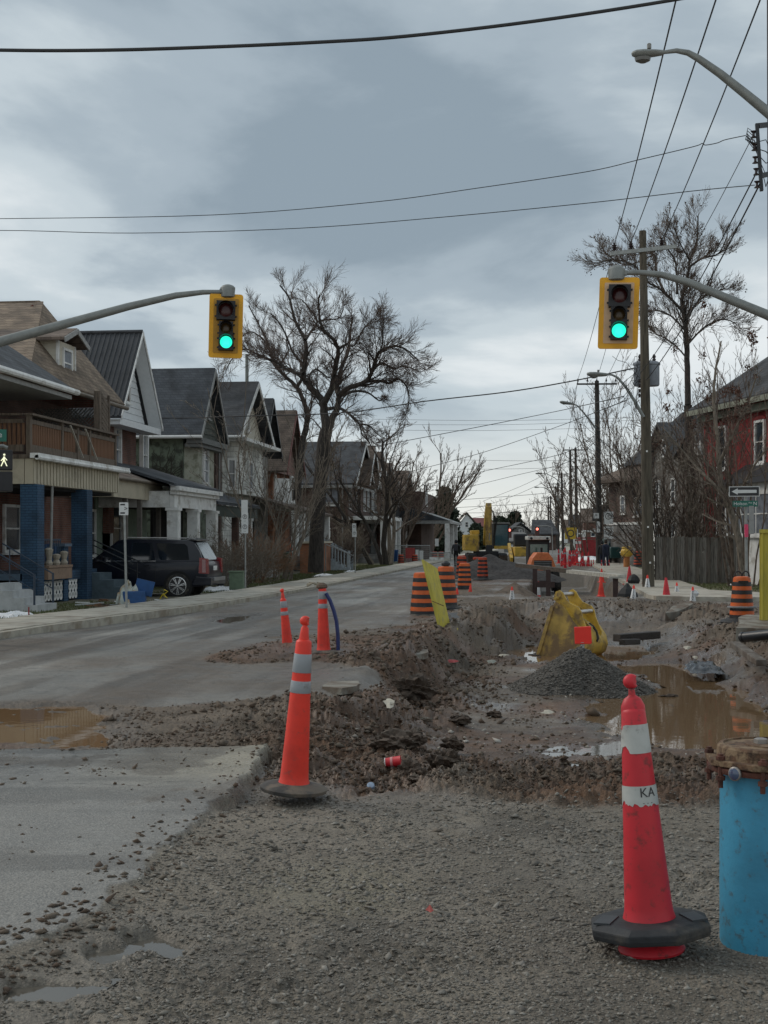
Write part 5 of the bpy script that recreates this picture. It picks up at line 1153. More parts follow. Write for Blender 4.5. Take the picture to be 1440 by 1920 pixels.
poly([(-300, 412, 28), (0, 410, 27), (400, 403, 26), (700, 379, 25), (900, 352, 24), (1100, 322, 23), (1200, 299, 22.2), (1300, 275, 21.7), (1316, 269, 21.6), (1323, 272, 21.6), (1345, 268, 21.5), (1360, 262, 21.3), (1398, 254, 21)], .007, 'thin kinked wire running to the top of the rack at right')
poly([(-300, 436, 28), (0, 432, 27), (250, 437, 26.5), (560, 428, 25.6), (820, 408, 24.5), (1100, 381, 23), (1300, 358, 22), (1415, 347, 21)], .007, 'thin smooth wire running to the foot of the rack at right')
for k, (a_, b_) in enumerate((((1284, -70, 19), 0), ((1365, -70, 19), 1), ((1452, -70, 19), 2))):
    span(PD(*a_), ins2[b_], .014, ('leftmost of the three steep power lines reaching the transformer pole', 'middle one of the three steep power lines reaching the transformer pole', 'rightmost of the three steep power lines reaching the transformer pole')[k], .15)
for k, (a_, b_) in enumerate((((1414, 250, 21), (1210, 600, 46)), ((1420, 320, 21), (1200, 700, 46)), ((1424, 346, 21), (1212, 712, 46)))):
    span(PD(*a_), PD(*b_), (.007, .012, .014)[k], ('thin service wire from the rack down towards the tall pole', 'upper black service cable from the rack foot to the transformers', 'lower black service cable from the rack foot to the transformers')[k], .25)
for k in range(3): span(ins2[k], i3[(0, 2, 3)[k]], .014, ('left power line from transformer pole to the third pole', 'middle power line from transformer pole to the third pole', 'right power line from transformer pole to the third pole')[k], .35)
for k in range(3): span(i3[(0, 2, 4)[k]], rins[0][(0, 2, 4)[k]], .018, ('left', 'middle', 'right')[k]+' power line between the third pole and the crowded row', .6)
for j in range(1, len(rins)):
    for k in (0, 2, 4): span(rins[j-1][k], rins[j][k], .02, 'short far power line between the cross-arms of the crowded row', .4, group='far power lines in the crowded row', n=8)
poly([(-60, 776, 60), (300, 784, 60), (460, 780, 58), (640, 774, 55), (800, 752, 52), (950, 735, 50), (1070, 715, 48), (1190, 690, 46.5)], .022, 'dark bundled cable sagging across the street to the transformer')
poly([(700, 838, 85), (900, 800, 84), (1040, 772, 80), (1170, 743, 47)], .02, 'service cable rising to the transformer pole below the bundled cable')
poly([(745, 890, 100), (900, 850, 96), (1040, 802, 88), (1176, 750, 47)], .018, 'second service cable rising to the transformer pole')
poly([(800, 908, 140), (900, 885, 130), (1050, 852, 110), (1112, 818, 92)], .022, 'service cable rising to the third pole from the left houses')
poly([(830, 925, 150), (960, 893, 130), (1060, 868, 110), (1112, 832, 92)], .02, 'lower service cable rising to the third pole')
for k, (ya, yb, xa) in enumerate(((786, 783, 700), (796, 788, 740), (806, 800, 680), (862, 858, 850), (880, 868, 840), (938, 905, 850), (952, 925, 850), (962, 948, 860))):
    poly([(xa, ya, 150), ((xa+1180)/2, (ya+yb)/2+4, 150), (1190, yb, 150)], .016 if k < 5 else .022, ('highest','second highest','third highest','fourth','fifth','third lowest','second lowest','lowest')[k]+' of the level thin far wires across the bright sky', group='level far wires above the street')
for k, (xa, ya, xb, yb) in enumerate(((870, 960, 1050, 890), (880, 972, 1040, 930), (905, 940, 1078, 858), (1000, 975, 1120, 870))):
    poly([(xa, ya, 210), ((xa+xb)/2, (ya+yb)/2+6, 205), (xb, yb, 200)], .024, ('lowest long','second','third','steepest')[k]+' slanting far service wire near the crowded pole row', group='slanting far service wires')
pb3 = upole('thin grey concrete pole rising behind the white block house', 463, 664, 88, 0, .15, .11, mat('grey_pole', (.20, .215, .20), .8))
# ---- traffic signals
yel = mat('signal_yellow', (.74, .36, .004), .5, var=.05); yel2 = mat('signal_yellow_panel', (.40, .20, .01), .5, var=.06); pinkp = mat('signal_backplate_faded', (.60, .40, .24), .6, var=.08)
visk = mat('signal_black', (.015, .015, .018), .6)
green = mat('green_light', (.05, .7, .5), .3, var=0, emit=(.02, .92, .60), estr=1.15); redoff = mat('red_lens_off', (.05, .008, .008), .3); yeloff = mat('amber_lens_off', (.06, .035, .01), .3)
def signal(name, label, d, plate, lens, armpts, rarm, panel, roll=0., hub=None):
    (x0, y0_), (x1, y1_) = plate; c = PD((x0+x1)/2, (y0_+y1_)/2, d); n = toC(c); a = Vector((0, 0, 1)).cross(n).normalized(); Z = Vector((0, 0, 1))
    Ra = Matrix.Rotation(roll, 3, n); a = Ra@a; Z = Ra@Z; k_ = d/FPX; w, h = (x1-x0)*k_, (y1_-y0_)*k_
    T = Thing('traffic_signal', label, 'traffic light', (c.x, c.y, 0))
    L_ = lambda u, v, o=0.: c+a*u*k_+Z*v*k_+n*o                          # pixels from the centre
    def rrect(hw, hh_, r):
        P = []
        for cx_, cy_, a0 in ((hw-r, hh_-r, 0), (-hw+r, hh_-r, 90), (-hw+r, -hh_+r, 180), (hw-r, -hh_+r, 270)):
            for q in range(4): t_ = math.radians(a0+q*30); P.append((cx_+r*math.cos(t_), cy_+r*math.sin(t_)))
        return P
    hw, hh_ = (x1-x0)/2, (y1_-y0_)/2
    T.part('backboard', MB().prism([L_(u, v, -.03) for u, v in rrect(hw, hh_, 5)], n*.025), yel)
    T.part('inner_panel', MB().prism([L_(u, v, -.003) for u, v in rrect(hw*.74, hh_*.85, 2)], n*.012), panel)
    for i, (lx, ly, hs, r) in enumerate(lens):
        u, v = lx-(x0+x1)/2, (y0_+y1_)/2-ly
        hd = T.part('signal_section', MB().prism([L_(u-hs, v-hs, .01), L_(u+hs, v-hs, .01), L_(u+hs, v+hs, .01), L_(u-hs, v+hs, .01)], n*.16), visk)
        T.part('lens', MB().lathe([(r*k_, 0), (r*k_*.85, .012), (r*k_*.4, .022), (.001, .024)], 24, L_(u, v, .172), M=Matrix((a, Z, n)).transposed()), (redoff, yeloff, green)[i], parent=hd, smooth=True)
        V = []; N_ = 14; R_ = (r+1.6)*k_
        for o_, cut in ((.165, 0), (.36, 1)):
            for q in range(N_+1):
                t_ = math.radians(-38+256*q/N_); V.append(L_(u, v, o_-(0.10 if cut and (q < 2 or q > N_-2) else 0))+a*R_*math.cos(t_)+Z*R_*math.sin(t_))
        vs = T.part('visor', MB().add(V, [(q, q+1, N_+2+q, N_+1+q) for q in range(N_)]), visk, parent=hd, smooth=True)
        for su in (-1, 1):
            for sv_ in (-.6, .6): T.part('hinge_lug', MB().obox(L_(u+su*(hs+1.2), v+sv_*hs, .06), (.03, .03, .03)), visk, parent=hd)
    pts = [PD(*q) for q in armpts]; nn_ = len(pts)
    T.part('mast_arm', MB().tube(pts, [rarm[0]+(rarm[1]-rarm[0])*i/(nn_-1) for i in range(nn_)], 12), steel, smooth=True)
    hx, hy = hub; T.part('hanger', MB().lathe([(.05, -.12), (.09, -.10), (.10, .06), (.07, .10), (.03, .12)], 12, PD(hx, hy, d+.02), sx=1.4), steel, smooth=True)
    T.part('clamp', MB().obox(PD(hx-8, hy, d+.02) if hx < 720 else PD(hx+12, hy, d+.02), (.12, .1, .07)), steel)
    b = pts[0]; T.part('mast', MB().tube([(b.x, b.y, -.2), (b.x, b.y, b.z+.6)], .11, 12), steel, smooth=True)
    return T
SA = signal('traffic_signal', 'left traffic light on a long grey mast arm, showing green', 24, ((392, 551), (455, 671)), ((423, 584, 17.5, 13), (424, 618, 13, 10), (424.5, 644, 14, 11.3)),
       ((-170, 690, 23), (0, 641, 23.2), (120, 608, 23.4), (240, 575, 23.7), (330, 554, 23.9), (380, 548, 24), (425, 547, 24)), (.10, .035), yel2, roll=-.02, hub=(427, 546))
SB = signal('traffic_signal', 'right traffic light with faded pink inner panel, showing green', 21, ((1123, 520), (1197, 654)), ((1161, 557, 20.5, 14), (1161, 593, 15, 11), (1161.5, 623, 15.5, 13)),
       ((1520, 640, 20.4), (1440, 591, 20.5), (1360, 558, 20.6), (1290, 529, 20.8), (1240, 515, 21), (1200, 511, 21), (1155, 512, 21)), (.085, .033), pinkp, roll=-.03, hub=(1156, 512))
# pedestrian signal and street name blade at left edge
PS = Thing('pedestrian_signal', 'pedestrian walk signal with lit walking figure at the left frame edge', 'pedestrian signal', (*PD(-30, HZ, 23).xy, 0))
c = PD(4, 863, 22.5); n = toC(c); PS.part('housing', MB().obox(c, (.34, .2, .34), Matrix.Rotation(math.atan2(n.x, -n.y), 3, 'Z')), visk, bevel=.02); PS.part('housing', MB().obox(c-Vector((0, 0, .36)), (.34, .2, .34), Matrix.Rotation(math.atan2(n.x, -n.y), 3, 'Z')), visk, bevel=.02)
a = Vector((0, 0, 1)).cross(n).normalized(); lit = mat('walk_light', (.8, .8, .6), .4, emit=(.9, .92, .62), estr=.8)
wp = lambda u, v: PD(8+u, 863-v, 22.36)
PS.part('walking_figure', MB().lathe([(.001, -.018), (.016, -.01), (.018, 0), (.016, .01), (.001, .018)], 10, wp(0, 10.5)).beam(wp(0, 7), wp(-1, 0), .045, .01).beam(wp(-1, 0), wp(-6, -11), .03, .01).beam(wp(0, 0), wp(5, -11), .03, .01).beam(wp(0, 6), wp(-6, -1), .02, .01).beam(wp(0, 6), wp(5, 0), .02, .01), lit)
PS.part('bracket', MB().tube([PD(-30, 838, 22.6), PD(6, 836, 22.6), PD(14, 840, 22.6)], .03, 8).tube([PD(-30, 919, 22.6), PD(12, 920, 22.6)], .025, 8), steel)
PS.part('pole', MB().tube([PD(-30, 700, 22.6), (PD(-30, HZ, 22.6).x, PD(-30, HZ, 22.6).y, -.2)], .09, 12), steel, smooth=True)
NB = Thing('street_name_blade', 'green street name blade cut off at the left frame edge', 'street sign', (*PD(-30, HZ, 22).xy, 0))
c = PD(-22, 816, 22); f = sign_face(NB, 'blade', c, .58, .20, toC(c), signg); text_part(NB, 'Ave', PD(-8, 815, 21.97), .13, signw, toC(c), f)
# ---- roadside signs on posts
def roadsign(label, px, pyt, pyb, d, plates, lean=0):
    b = PG(px, pyb, .0); b = PD(px, HZ, d); zb = hz_at(*SD(b.x, b.y)); T = Thing('sign_post', label, 'street sign', (b.x, b.y, zb)); t_ = PD(px-lean, pyt, d)
    T.part('post', MB().tube([(b.x, b.y, zb-.2), t_], .03, 8), galv)
    for kind, (qx, qy), w, h in plates:
        c = PD(qx, qy, d-.06); n = toC(c)
        if kind == 'no': nosign(T, c, w, h, n)
        elif kind == 'blank': sign_face(T, 'sign_plate', c, w, h, n, signw)
        elif kind == 'hazard':
            f = sign_face(T, 'sign_plate', c, w, h, n, signw); 
            for sg in (1, -1): sign_face(T, 'print', c+n*.016+Vector((0, 0, sg*h*.33))-Vector((0, 0, 1)).cross(n)*w*.12, w*.5, h*.12, n, signk, .002)
            text_part(T, '>', c+n*.018+Vector((0, 0, 1)).cross(n)*w*.22, h*.5, signk, n, f, 'arrow')
    return T
roadsign('short black and white street sign on a leaning post beside the blue bin', 238, 950, 1146, 32.5, [('hazard', (232, 954), .22, .31)], lean=5)
roadsign('tall post with two no-parking plates and a blank top plate, before the brown hedge', 460, 940, 1109, 45.5, [('blank', (458.5, 950), .22, .46), ('no', (459, 971), .23, .34), ('no', (459, 990), .23, .36)])
roadsign('small white parking sign on a thin post near the brick stair wall', 666, 983, 1079, 66, [('no', (664, 989), .2, .40), ('no', (664.5, 1001), .22, .30)])
OW = Thing('one_way_sign_post', 'grey post with black one-way arrow, green Holton Ave N blade and pink tape', 'street sign', (*PD(1399, HZ, 36).xy, 0))
b = PD(1400, HZ, 36); OW.part('post', MB().tube([(b.x, b.y, -.2), PD(1398, 912, 36)], .04, 8), galv)
c = PD(1395.5, 921.5, 35.9); n = toC(c); f = sign_face(OW, 'arrow_plate', c, .80, .27, n, signw); sign_face(OW, 'black_field', c+n*.016, .76, .235, n, signk, .003)
a = Vector((0, 0, 1)).cross(n).normalized(); Z = Vector((0, 0, 1)); q = lambda u, v: c+n*.021+a*u+Z*v
OW.part('white_arrow', MB().prism([q(-.33, 0), q(-.17, -.085), q(-.17, -.045), q(.32, -.04), q(.32, .04), q(-.17, .045), q(-.17, .085)], n*.002), signw)
c = PD(1397, 944.5, 35.9); f = sign_face(OW, 'name_blade', c, .66, .16, n, signg); text_part(OW, 'Holton', c+n*.017-a*.12, .125, signw, n, f); text_part(OW, 'Ave', c+n*.017+a*.135+Z*.025, .06, signw, n, f); text_part(OW, 'N', c+n*.017+a*.26, .13, signw, n, f)
OW.part('pink_tape', MB().tube([PD(1399.3, 983, 35.95), PD(1399.8, 1007, 35.95)], .05, 8).beam(PD(1396, 991, 35.9), PD(1403, 993, 35.9), .02, .03), mat('pink_tape', (.75, .06, .16), .5))
c = PD(1409, 975, 35.6); OW.part('sign_edge', MB().obox(c, (.13, .02, .75), Matrix.Rotation(.2, 3, 'Z')), trimg, bevel=.02)
# ================================================================ site objects
orange = mat('cone_orange_red', (.74, .035, .016), .5, var=.10, scale=5, dirt=(.36, .05, .035), dscale=14, dthr=.64)
crimson = mat('cone_crimson', (.52, .016, .028), .5, var=.08, scale=4, dirt=(.22, .022, .022), dscale=20, dthr=.62)
refl = mat('reflective_grey', (.28, .30, .32), .35, var=.06, scale=5, dirt=(.18, .18, .18), dscale=8, dthr=.68)
reflo = mat('reflective_worn', (.42, .43, .41), .5, var=.12, scale=9, dirt=(.18, .17, .16), dscale=16, dthr=.66)
rubber = mat('black_rubber', (.020, .022, .025), .7, var=.25, scale=10, bump=.2, dirt=(.07, .062, .052), dscale=4, dthr=.58)
rubbery = mat('muddy_rubber', (.055, .052, .048), .8, var=.25, scale=8, dirt=(.13, .105, .08), dscale=6, dthr=.5)
def torn_band(T, Mx, r_at, z0, z1, m, name='band', seed=1, tear=.012, a0=0., a1=2*PI, off=.0022, n=64):
    """sheeting wrapped round a tapered tube, its edges torn"""
    rr = np.random.default_rng(seed); lo = np.clip(fbm(np.arange(n+1)*.13+seed, np.zeros(n+1), 1.0, 5, seed, .6)-.05, 0, 1)*tear*3; hi = -np.clip(fbm(np.arange(n+1)*.10, np.ones(n+1)*7, 1.0, 5, seed+5, .6)-.08, 0, 1)*tear*4
    V = []; F = []; full = a1-a0 > 6.2
    for k in range(n+1):
        a = a0+(a1-a0)*k/n
        zs = np.linspace(z0+lo[k % n if full else k], z1+hi[k % n if full else k], 4)
        for z in zs: r = r_at(z)+off; V.append(Mx@Vector((r*math.cos(a), r*math.sin(a), z)))
    for k in range(n):
        for j in range(3): F.append((k*4+j, (k+1)*4+j, (k+1)*4+j+1, k*4+j+1))
    return T.part(name, MB().add(V, F), m, smooth=True)
def delineator(label, base, tilt, yaw=0., tube_m=orange, knob='ring', style='disc', bands=((.80, .955, 0), (.645, .735, 0)), H=1.02, rb=.100, rt=.047, group=None, band_m=None, tear=0., z0=.06, basem=None, low_ring=False):
    """tilt: (lean to the right, lean away) in radians"""
    T = Thing('channelizer_post', label, 'traffic post', base, group)
    R = (Matrix.Rotation(tilt[0], 3, Vector((-ST*0, 1, 0)))@Matrix.Rotation(-tilt[1], 3, 'X')).to_4x4(); Mx = Matrix.Translation(Vector(base))@R
    zt = H-.16; r_at = lambda z: rb+(rt-rb)*(z-z0)/(zt-z0)
    T.part('tube', MB().lathe([(r_at(z0)+.012, z0-.01), (r_at(z0), z0+.03)]+[(r_at(z), z) for z in np.linspace(z0+.06, zt-.01, 8)]+[(rt*.93, zt), (rt*.6, zt+.012)], 40).xf(Mx), tube_m, smooth=True)
    if knob == 'ring':
        nk = T.part('neck', MB().lathe([(rt*.68, zt+.003), (rt*.56, zt+.05), (rt*.50, zt+.085), (rt*.3, zt+.1), (rt*.3, zt+.115)], 20).xf(Mx), tube_m, smooth=True)
        T.part('handle', MB().lathe([(.012, -.016), (.034, -.014), (.038, 0), (.034, .014), (.012, .016)], 18, M=Matrix.Rotation(PI/2, 3, 'X')).xf(Mx@Matrix.Translation((0, 0, zt+.135))).lathe([(.02, 0), (.024, .006), (.018, .02)], 12).xf(Matrix.Identity(4)), tube_m, smooth=True) if False else \
        T.part('handle', MB().add([Mx@(Vector((0, 0, zt+.133))+Vector((x, y_, z))) for x, y_, z in knob_v], knob_f), tube_m, smooth=True)
    elif knob == 'pinched':
        T.part('neck', MB().lathe([(rt*1.02, zt-.02), (rt*1.0, zt+.015), (rt*.72, zt+.045), (rt*.3, zt+.06), (rt*.26, zt+.085)], 20, sy=.75).xf(Mx), tube_m, smooth=True)
        T.part('handle', MB().add([Mx@(Vector((0, 0, zt+.118))+Vector((x*.9, y_*.9, z*.95))) for x, y_, z in knob_v], knob_f), tube_m, smooth=True)
    for k, (b0, b1, j) in enumerate(bands):
        if tear: torn_band(T, Mx, r_at, b0, b1, band_m or refl, seed=k+3, tear=tear)
        else: T.part('band', MB().lathe([(r_at(b0)+.0015, b0), (r_at(b0)+.003, b0+.003), (r_at(b1)+.003, b1-.003), (r_at(b1)+.0015, b1)], 40).xf(Mx), band_m or refl, smooth=True)
    bm_ = basem or rubber
    if style == 'disc':
        T.part('base', MB().lathe([(.20, .0), (.222, .008), (.225, .03), (.20, .045), (.13, .058), (.118, .062), (.05, .062)], 40).xf(Mx), bm_, smooth=True)
    else:
        P = [(.262*math.cos(a), .245*math.sin(a)) for a in [PI/8+k*PI/4 for k in range(8)]]
        if low_ring: T.part('foot_ring', MB().lathe([(.135, 0), (.14, .01), (.125, .04), (.095, .06), (.09, .10)], 36).xf(Mx), crimson, smooth=True)
        zb = .075
        V = [(x*.98, y_*.98, zb) for x, y_ in P]+[(x, y_, zb+.02) for x, y_ in P]+[(x, y_, zb+.045) for x, y_ in P]+[(x*.86, y_*.86, zb+.064) for x, y_ in P]+[(x*.46, y_*.46, zb+.066) for x, y_ in P]
        F = [tuple(reversed(range(8)))]+[(8*i+k, 8*i+(k+1) % 8, 8*i+8+(k+1) % 8, 8*i+8+k) for i in range(4) for k in range(8)]+[tuple(32+k for k in range(8))]
        T.part('base', MB().add(V, F).xf(Mx), bm_, bevel=.006)
        for s_g in (-1, 1): T.part('grip_pad', MB().obox((s_g*.18, -.03, zb+.067), (.07, .13, .008), Matrix.Rotation(s_g*.35, 3, 'Z')).xf(Mx), mat('rubber_pad', (.035, .04, .045), .6))
    T.M = Mx; T.r_at = r_at; return T
# handle shape: a small round knob with a hollow at its side
knob_v = []; knob_f = []
for i in range(9):
    for k in range(14):
        ph = PI*(i+.35)/(8.7); a = 2*PI*k/14; r = .036*math.sin(ph); x, y_, z = r*math.cos(a)*1.05, r*math.sin(a)*.72, .034*math.cos(ph)
        if x > .012 and abs(z) < .016: x -= .012
        knob_v.append((x, y_, z))
for i in range(8):
    for k in range(14): knob_f.append((i*14+k, (i+1)*14+k, (i+1)*14+(k+1) % 14, i*14+(k+1) % 14))
knob_f.append(tuple(range(14))); knob_f.append(tuple(8*14+k for k in reversed(range(14))))
g1_ = PG(1222, 1782, 0.02)
c1 = delineator('crimson post with torn grey bands on a black eight-sided base, nearest to the blue pipe', (g1_.x, g1_.y, g1_.z), (-.075, .02), tube_m=crimson, knob='pinched', style='oct', bands=((.865-.09+.06, .985-.0-.03, 0), (.615, .70, 0)), H=1.175, rb=.103, rt=.050, band_m=reflo, tear=.016, z0=.135, low_ring=True)
n = (Vector((0, 0, EYE))-c1.loc); n.z = 0; n.normalize()
zt_ = .668; p_ = c1.M@Vector((n.x*(c1.r_at(zt_)+.004), n.y*(c1.r_at(zt_)+.004), zt_)); sdv = Vector((0, 0, 1)).cross(n)
# lettering curved round the tube
def wrap_text(T, txt, ang0, z, size, m, r_at, Mx):
    cu = bpy.data.curves.new('lettering', 'FONT'); cu.body = txt; cu.size = size; cu.align_y = 'CENTER'; cu.extrude = 0; cu.resolution_u = 3
    tmp = bpy.data.objects.new('tmp', cu); COL.objects.link(tmp); dg = bpy.context.evaluated_depsgraph_get(); me = bpy.data.meshes.new_from_object(tmp.evaluated_get(dg)); bpy.data.objects.remove(tmp)
    for v in me.vertices:
        r = r_at(z)+.005; a = ang0+v.co.x/r; rr_ = r_at(z+v.co.y)+.0045; q = Mx@Vector((rr_*math.cos(a), rr_*math.sin(a), z+v.co.y)); v.co = q-T.loc
    me.materials.clear(); me.materials.append(m); o = bpy.data.objects.new('lettering', me); COL.objects.link(o); o.parent = T.o
af = math.atan2(n.y, n.x)
wrap_text(c1, 'KA', af+.02, .672, .055, signk, c1.r_at, c1.M)
wrap_text(c1, '- - -', af+.15, .632, .03, mat('sign_grey', (.12, .12, .13), .6), c1.r_at, c1.M)
g2_ = W((549-CX)/FPX*9.0, 9.0, 0); zz = hz_at((549-CX)/FPX*9.0, 9.0)
d2 = 8.9; s2 = (550-CX)/FPX*d2; z2 = EYE+(HZ-1484)/FPX*d2
c2_ = delineator('bright orange-red post with two grey bands on a round black base at the mud edge', W(s2, d2, z2), (.073, -.01), H=1.17, rb=.096, rt=.052, bands=((.80, .925, 0), (.665, .745, 0)), basem=rubbery)
d3 = 20.2; c3_ = delineator('slim orange post with muddy top and a blue hose beside it', PD(607, 1226, d3), (-.02, 0), H=1.16, rb=.10, rt=.058, bands=((.83, .95, 0), (.69, .76, 0)), knob=None, basem=rubbery)
c3_.part('mud_lump', MB().lathe([(.05, 0), (.09, .03), (.08, .07), (.03, .10)], 10, c3_.loc+Vector((-.03, 0, .98))), mat('mud_lump', (.13, .09, .065), .9, bump=.8))
wr = random.Random(9)
for k in range(9):
    a = wr.uniform(0, 6.28); p = c3_.loc+Vector((-.05, 0, 1.02)); c3_.part('rope_end', MB().tube([p, p+Vector((-.06+.06*math.cos(a), .05*math.sin(a), .05)), p+Vector((-.12+.09*math.cos(a), .06*math.sin(a), .02+.05*math.sin(a)))], .014, 5), mat('frayed_rope', (.22, .19, .14), .9))
d4 = 21.2; c4_ = delineator('slim orange post leaning left, left of a pair on the mud', PD(540, 1217, d4), (-.10, 0), H=.96, rb=.085, rt=.048, bands=((.66, .765, 0), (.54, .60, 0)), basem=rubbery)
poly_ = [PD(607+x, y_, 20.1) for x, y_ in ((4, 1112), (12, 1126), (19, 1145), (24, 1165), (26.5, 1190), (27, 1219))]
one('blue_hose', MB().tube(poly_, .029, 10), mat('navy_hose', (.012, .025, .12), .4), 'dark blue hose arching down beside the orange post with muddy top', 'hose', loc=poly_[-1], smooth=True)
# red board post on the gravel heap
MPd = 21.0; mp_ = PD(1091, 1236, MPd)
RPst = Thing('marker_post', 'square bright red marker head standing on the gravel heap before the bucket', 'marker', mp_)
RPst.part('head', MB().obox(PD(1093, 1191, MPd), (.265, .05, .27), Matrix.Rotation(-.05, 3, 'Y')), mat('marker_red', (.85, .035, .02), .45, var=.04), bevel=.012)
RPst.part('head_rim', MB().obox(PD(1093, 1206, MPd)-Vector((0, .03, 0)), (.24, .03, .02)), orange)
RPst.part('stem', MB().tube([PD(1091, 1240, MPd), PD(1092, 1204, MPd)], .035, 8), reflo)
# ---------------------------------------------------------------- barrels
bo = mat('barrel_orange', (.62, .115, .02), .5, var=.1, scale=4, dirt=(.25, .09, .04), dscale=6, dthr=.62)
bob = mat('barrel_orange_far', (.48, .065, .025), .55, var=.12, scale=4, dirt=(.2, .06, .04), dscale=5, dthr=.6)
bk = mat('barrel_black', (.016, .017, .02), .5, var=.2, scale=6, dirt=(.05, .045, .04), dscale=6, dthr=.62)
def barrel(label, base, om=bo, h=1.03, rb=.30, rt=.225, base_ring=True, handle=True, seed=0, light=False, group=None, tilt=0.):
    T = Thing('traffic_barrel', label, 'traffic barrel', base, group); Mx = Matrix.Translation(Vector(base))@Matrix.Rotation(tilt, 4, 'Y')
    r = lambda z: rb+(rt-rb)*z/h; edges = np.linspace(.16, h, 10)
    T.part('body', MB().lathe([(rb*.99, .03), (rb*.97, .16)], 32).xf(Mx), bk, smooth=True)
    for k in range(9):
        z0, z1 = edges[k], edges[k+1]; st_ = .006*(k // 2)
        T.part('stripe', MB().lathe([(r(z0)-st_, z0), (r(z0)-st_+.004, z0+.004), (r(z1)-st_+.004, z1-.004), (r(z1)-st_, z1-.0005)], 32).xf(Mx), om if k % 2 == 0 else bk, smooth=True)
    T.part('lid', MB().lathe([(r(h)-.03, h-.001), (r(h)-.035, h+.02), (r(h)-.08, h+.03), (.01, h+.03)], 28).xf(Mx), om, smooth=True)
    if base_ring: T.part('base', MB().lathe([(.42, .0), (.44, .012), (.42, .045), (.33, .06), (.31, .09)], 32).xf(Mx), rubbery if seed % 2 else rubber, smooth=True)
    if handle: T.part('handle', MB().tube([Mx@Vector((.14*math.cos(a), 0, h+.02+.10*math.sin(a))) for a in np.linspace(0, PI, 9)], .018, 8), bk, smooth=True)
    if light: T.part('lamp', MB().lathe([(.05, 0), (.11, .02), (.11, .08), (.05, .13)], 16, Vector(base)+Vector((0, 0, h+.03))), bk, smooth=True)
    return T
def bar_at(label, px, pyb, d=None, **k):
    if d is None: p = PG(px, pyb); 
    else: p = PD(px, pyb, d)
    return barrel(label, (p.x, p.y, p.z), **k)
# big ones: scale from their height in the picture
bar_at('front left striped barrel half covered by the leaning yellow plank', 794, 1158, 31.0, seed=1, h=1.02, rb=.315, rt=.25, handle=False)
bar_at('striped barrel with a black warning light, right behind the yellow plank', 836, 1141, 33.5, h=1.03, rb=.29, rt=.22, light=True, handle=False, seed=2)
bar_at('striped barrel standing alone behind the two plain orange cones', 871, 1106, 47, h=.92, rb=.25, rt=.21, base_ring=False, handle=False)
bar_at('dull striped barrel just behind the lone barrel on the lane edge', 866, 1086, 60, h=1.0, rb=.27, rt=.22, om=bob, handle=False)
bar_at('striped barrel in front of the dark far gravel heap', 905, 1087, 58, h=.95, rb=.24, rt=.21, om=bob, handle=False)
bar_at('striped barrel close left of the barrel by the far gravel heap', 894, 1082, 62, h=.9, rb=.24, rt=.2, om=bob, handle=False)
nb = bar_at('large striped barrel with looped black handles beside the yellow panel', 1391, 1167, 27.5, h=.92, rb=.255, rt=.195, handle=False)
for s_g in (-1, 1): nb.part('handle', MB().tube([nb.loc+Vector((.075*s_g+.075*math.cos(a), -.02, .94+.115*math.sin(a))) for a in np.linspace(-.2, PI+.2, 11)], .015, 8), bk, smooth=True)
nb.part('lettering_smudge', MB().beam(nb.loc+Vector((-.10, -.205, .84)), nb.loc+Vector((.10, -.205, .84)), .002, .05), signk); 
nb.part('collar', MB().lathe([(.245, .30), (.30, .305), (.30, .33), (.245, .34)], 28, nb.loc), mat('grey_collar', (.2, .21, .22), .7), smooth=True)
nb.part('under_base', MB().obox(nb.loc+Vector((.02, 0, -.03)), (.85, .6, .05), Matrix.Rotation(.3, 3, 'Z')), rubber)
far_b = [(752, 1063, 105, 'small far barrel left of the red sign on the site fence'), (778, 1063, 105, 'small far barrel right of the red sign on the site fence'), (815, 1056, 112, 'small far barrel under the pale sawhorse rail'), (827, 1056, 112, 'small far barrel at the right end of the pale sawhorse rail'), (1197, 1063, 82, 'dull red striped barrel at the pale house post beside the hydrant'), (864, 1068, 92, 'small dim barrel behind the walker in black'), (872, 1066, 97, 'small dim barrel at the excavator track')]
for px, py, d, lb in far_b:
    p = PD(px, py, d); hh3 = 1.0; barrel(lb, (p.x, p.y, p.z-.0), om=bob, h=.95, rb=.26 if px < 1100 else .31, rt=.23, base_ring=px > 1100, handle=False)
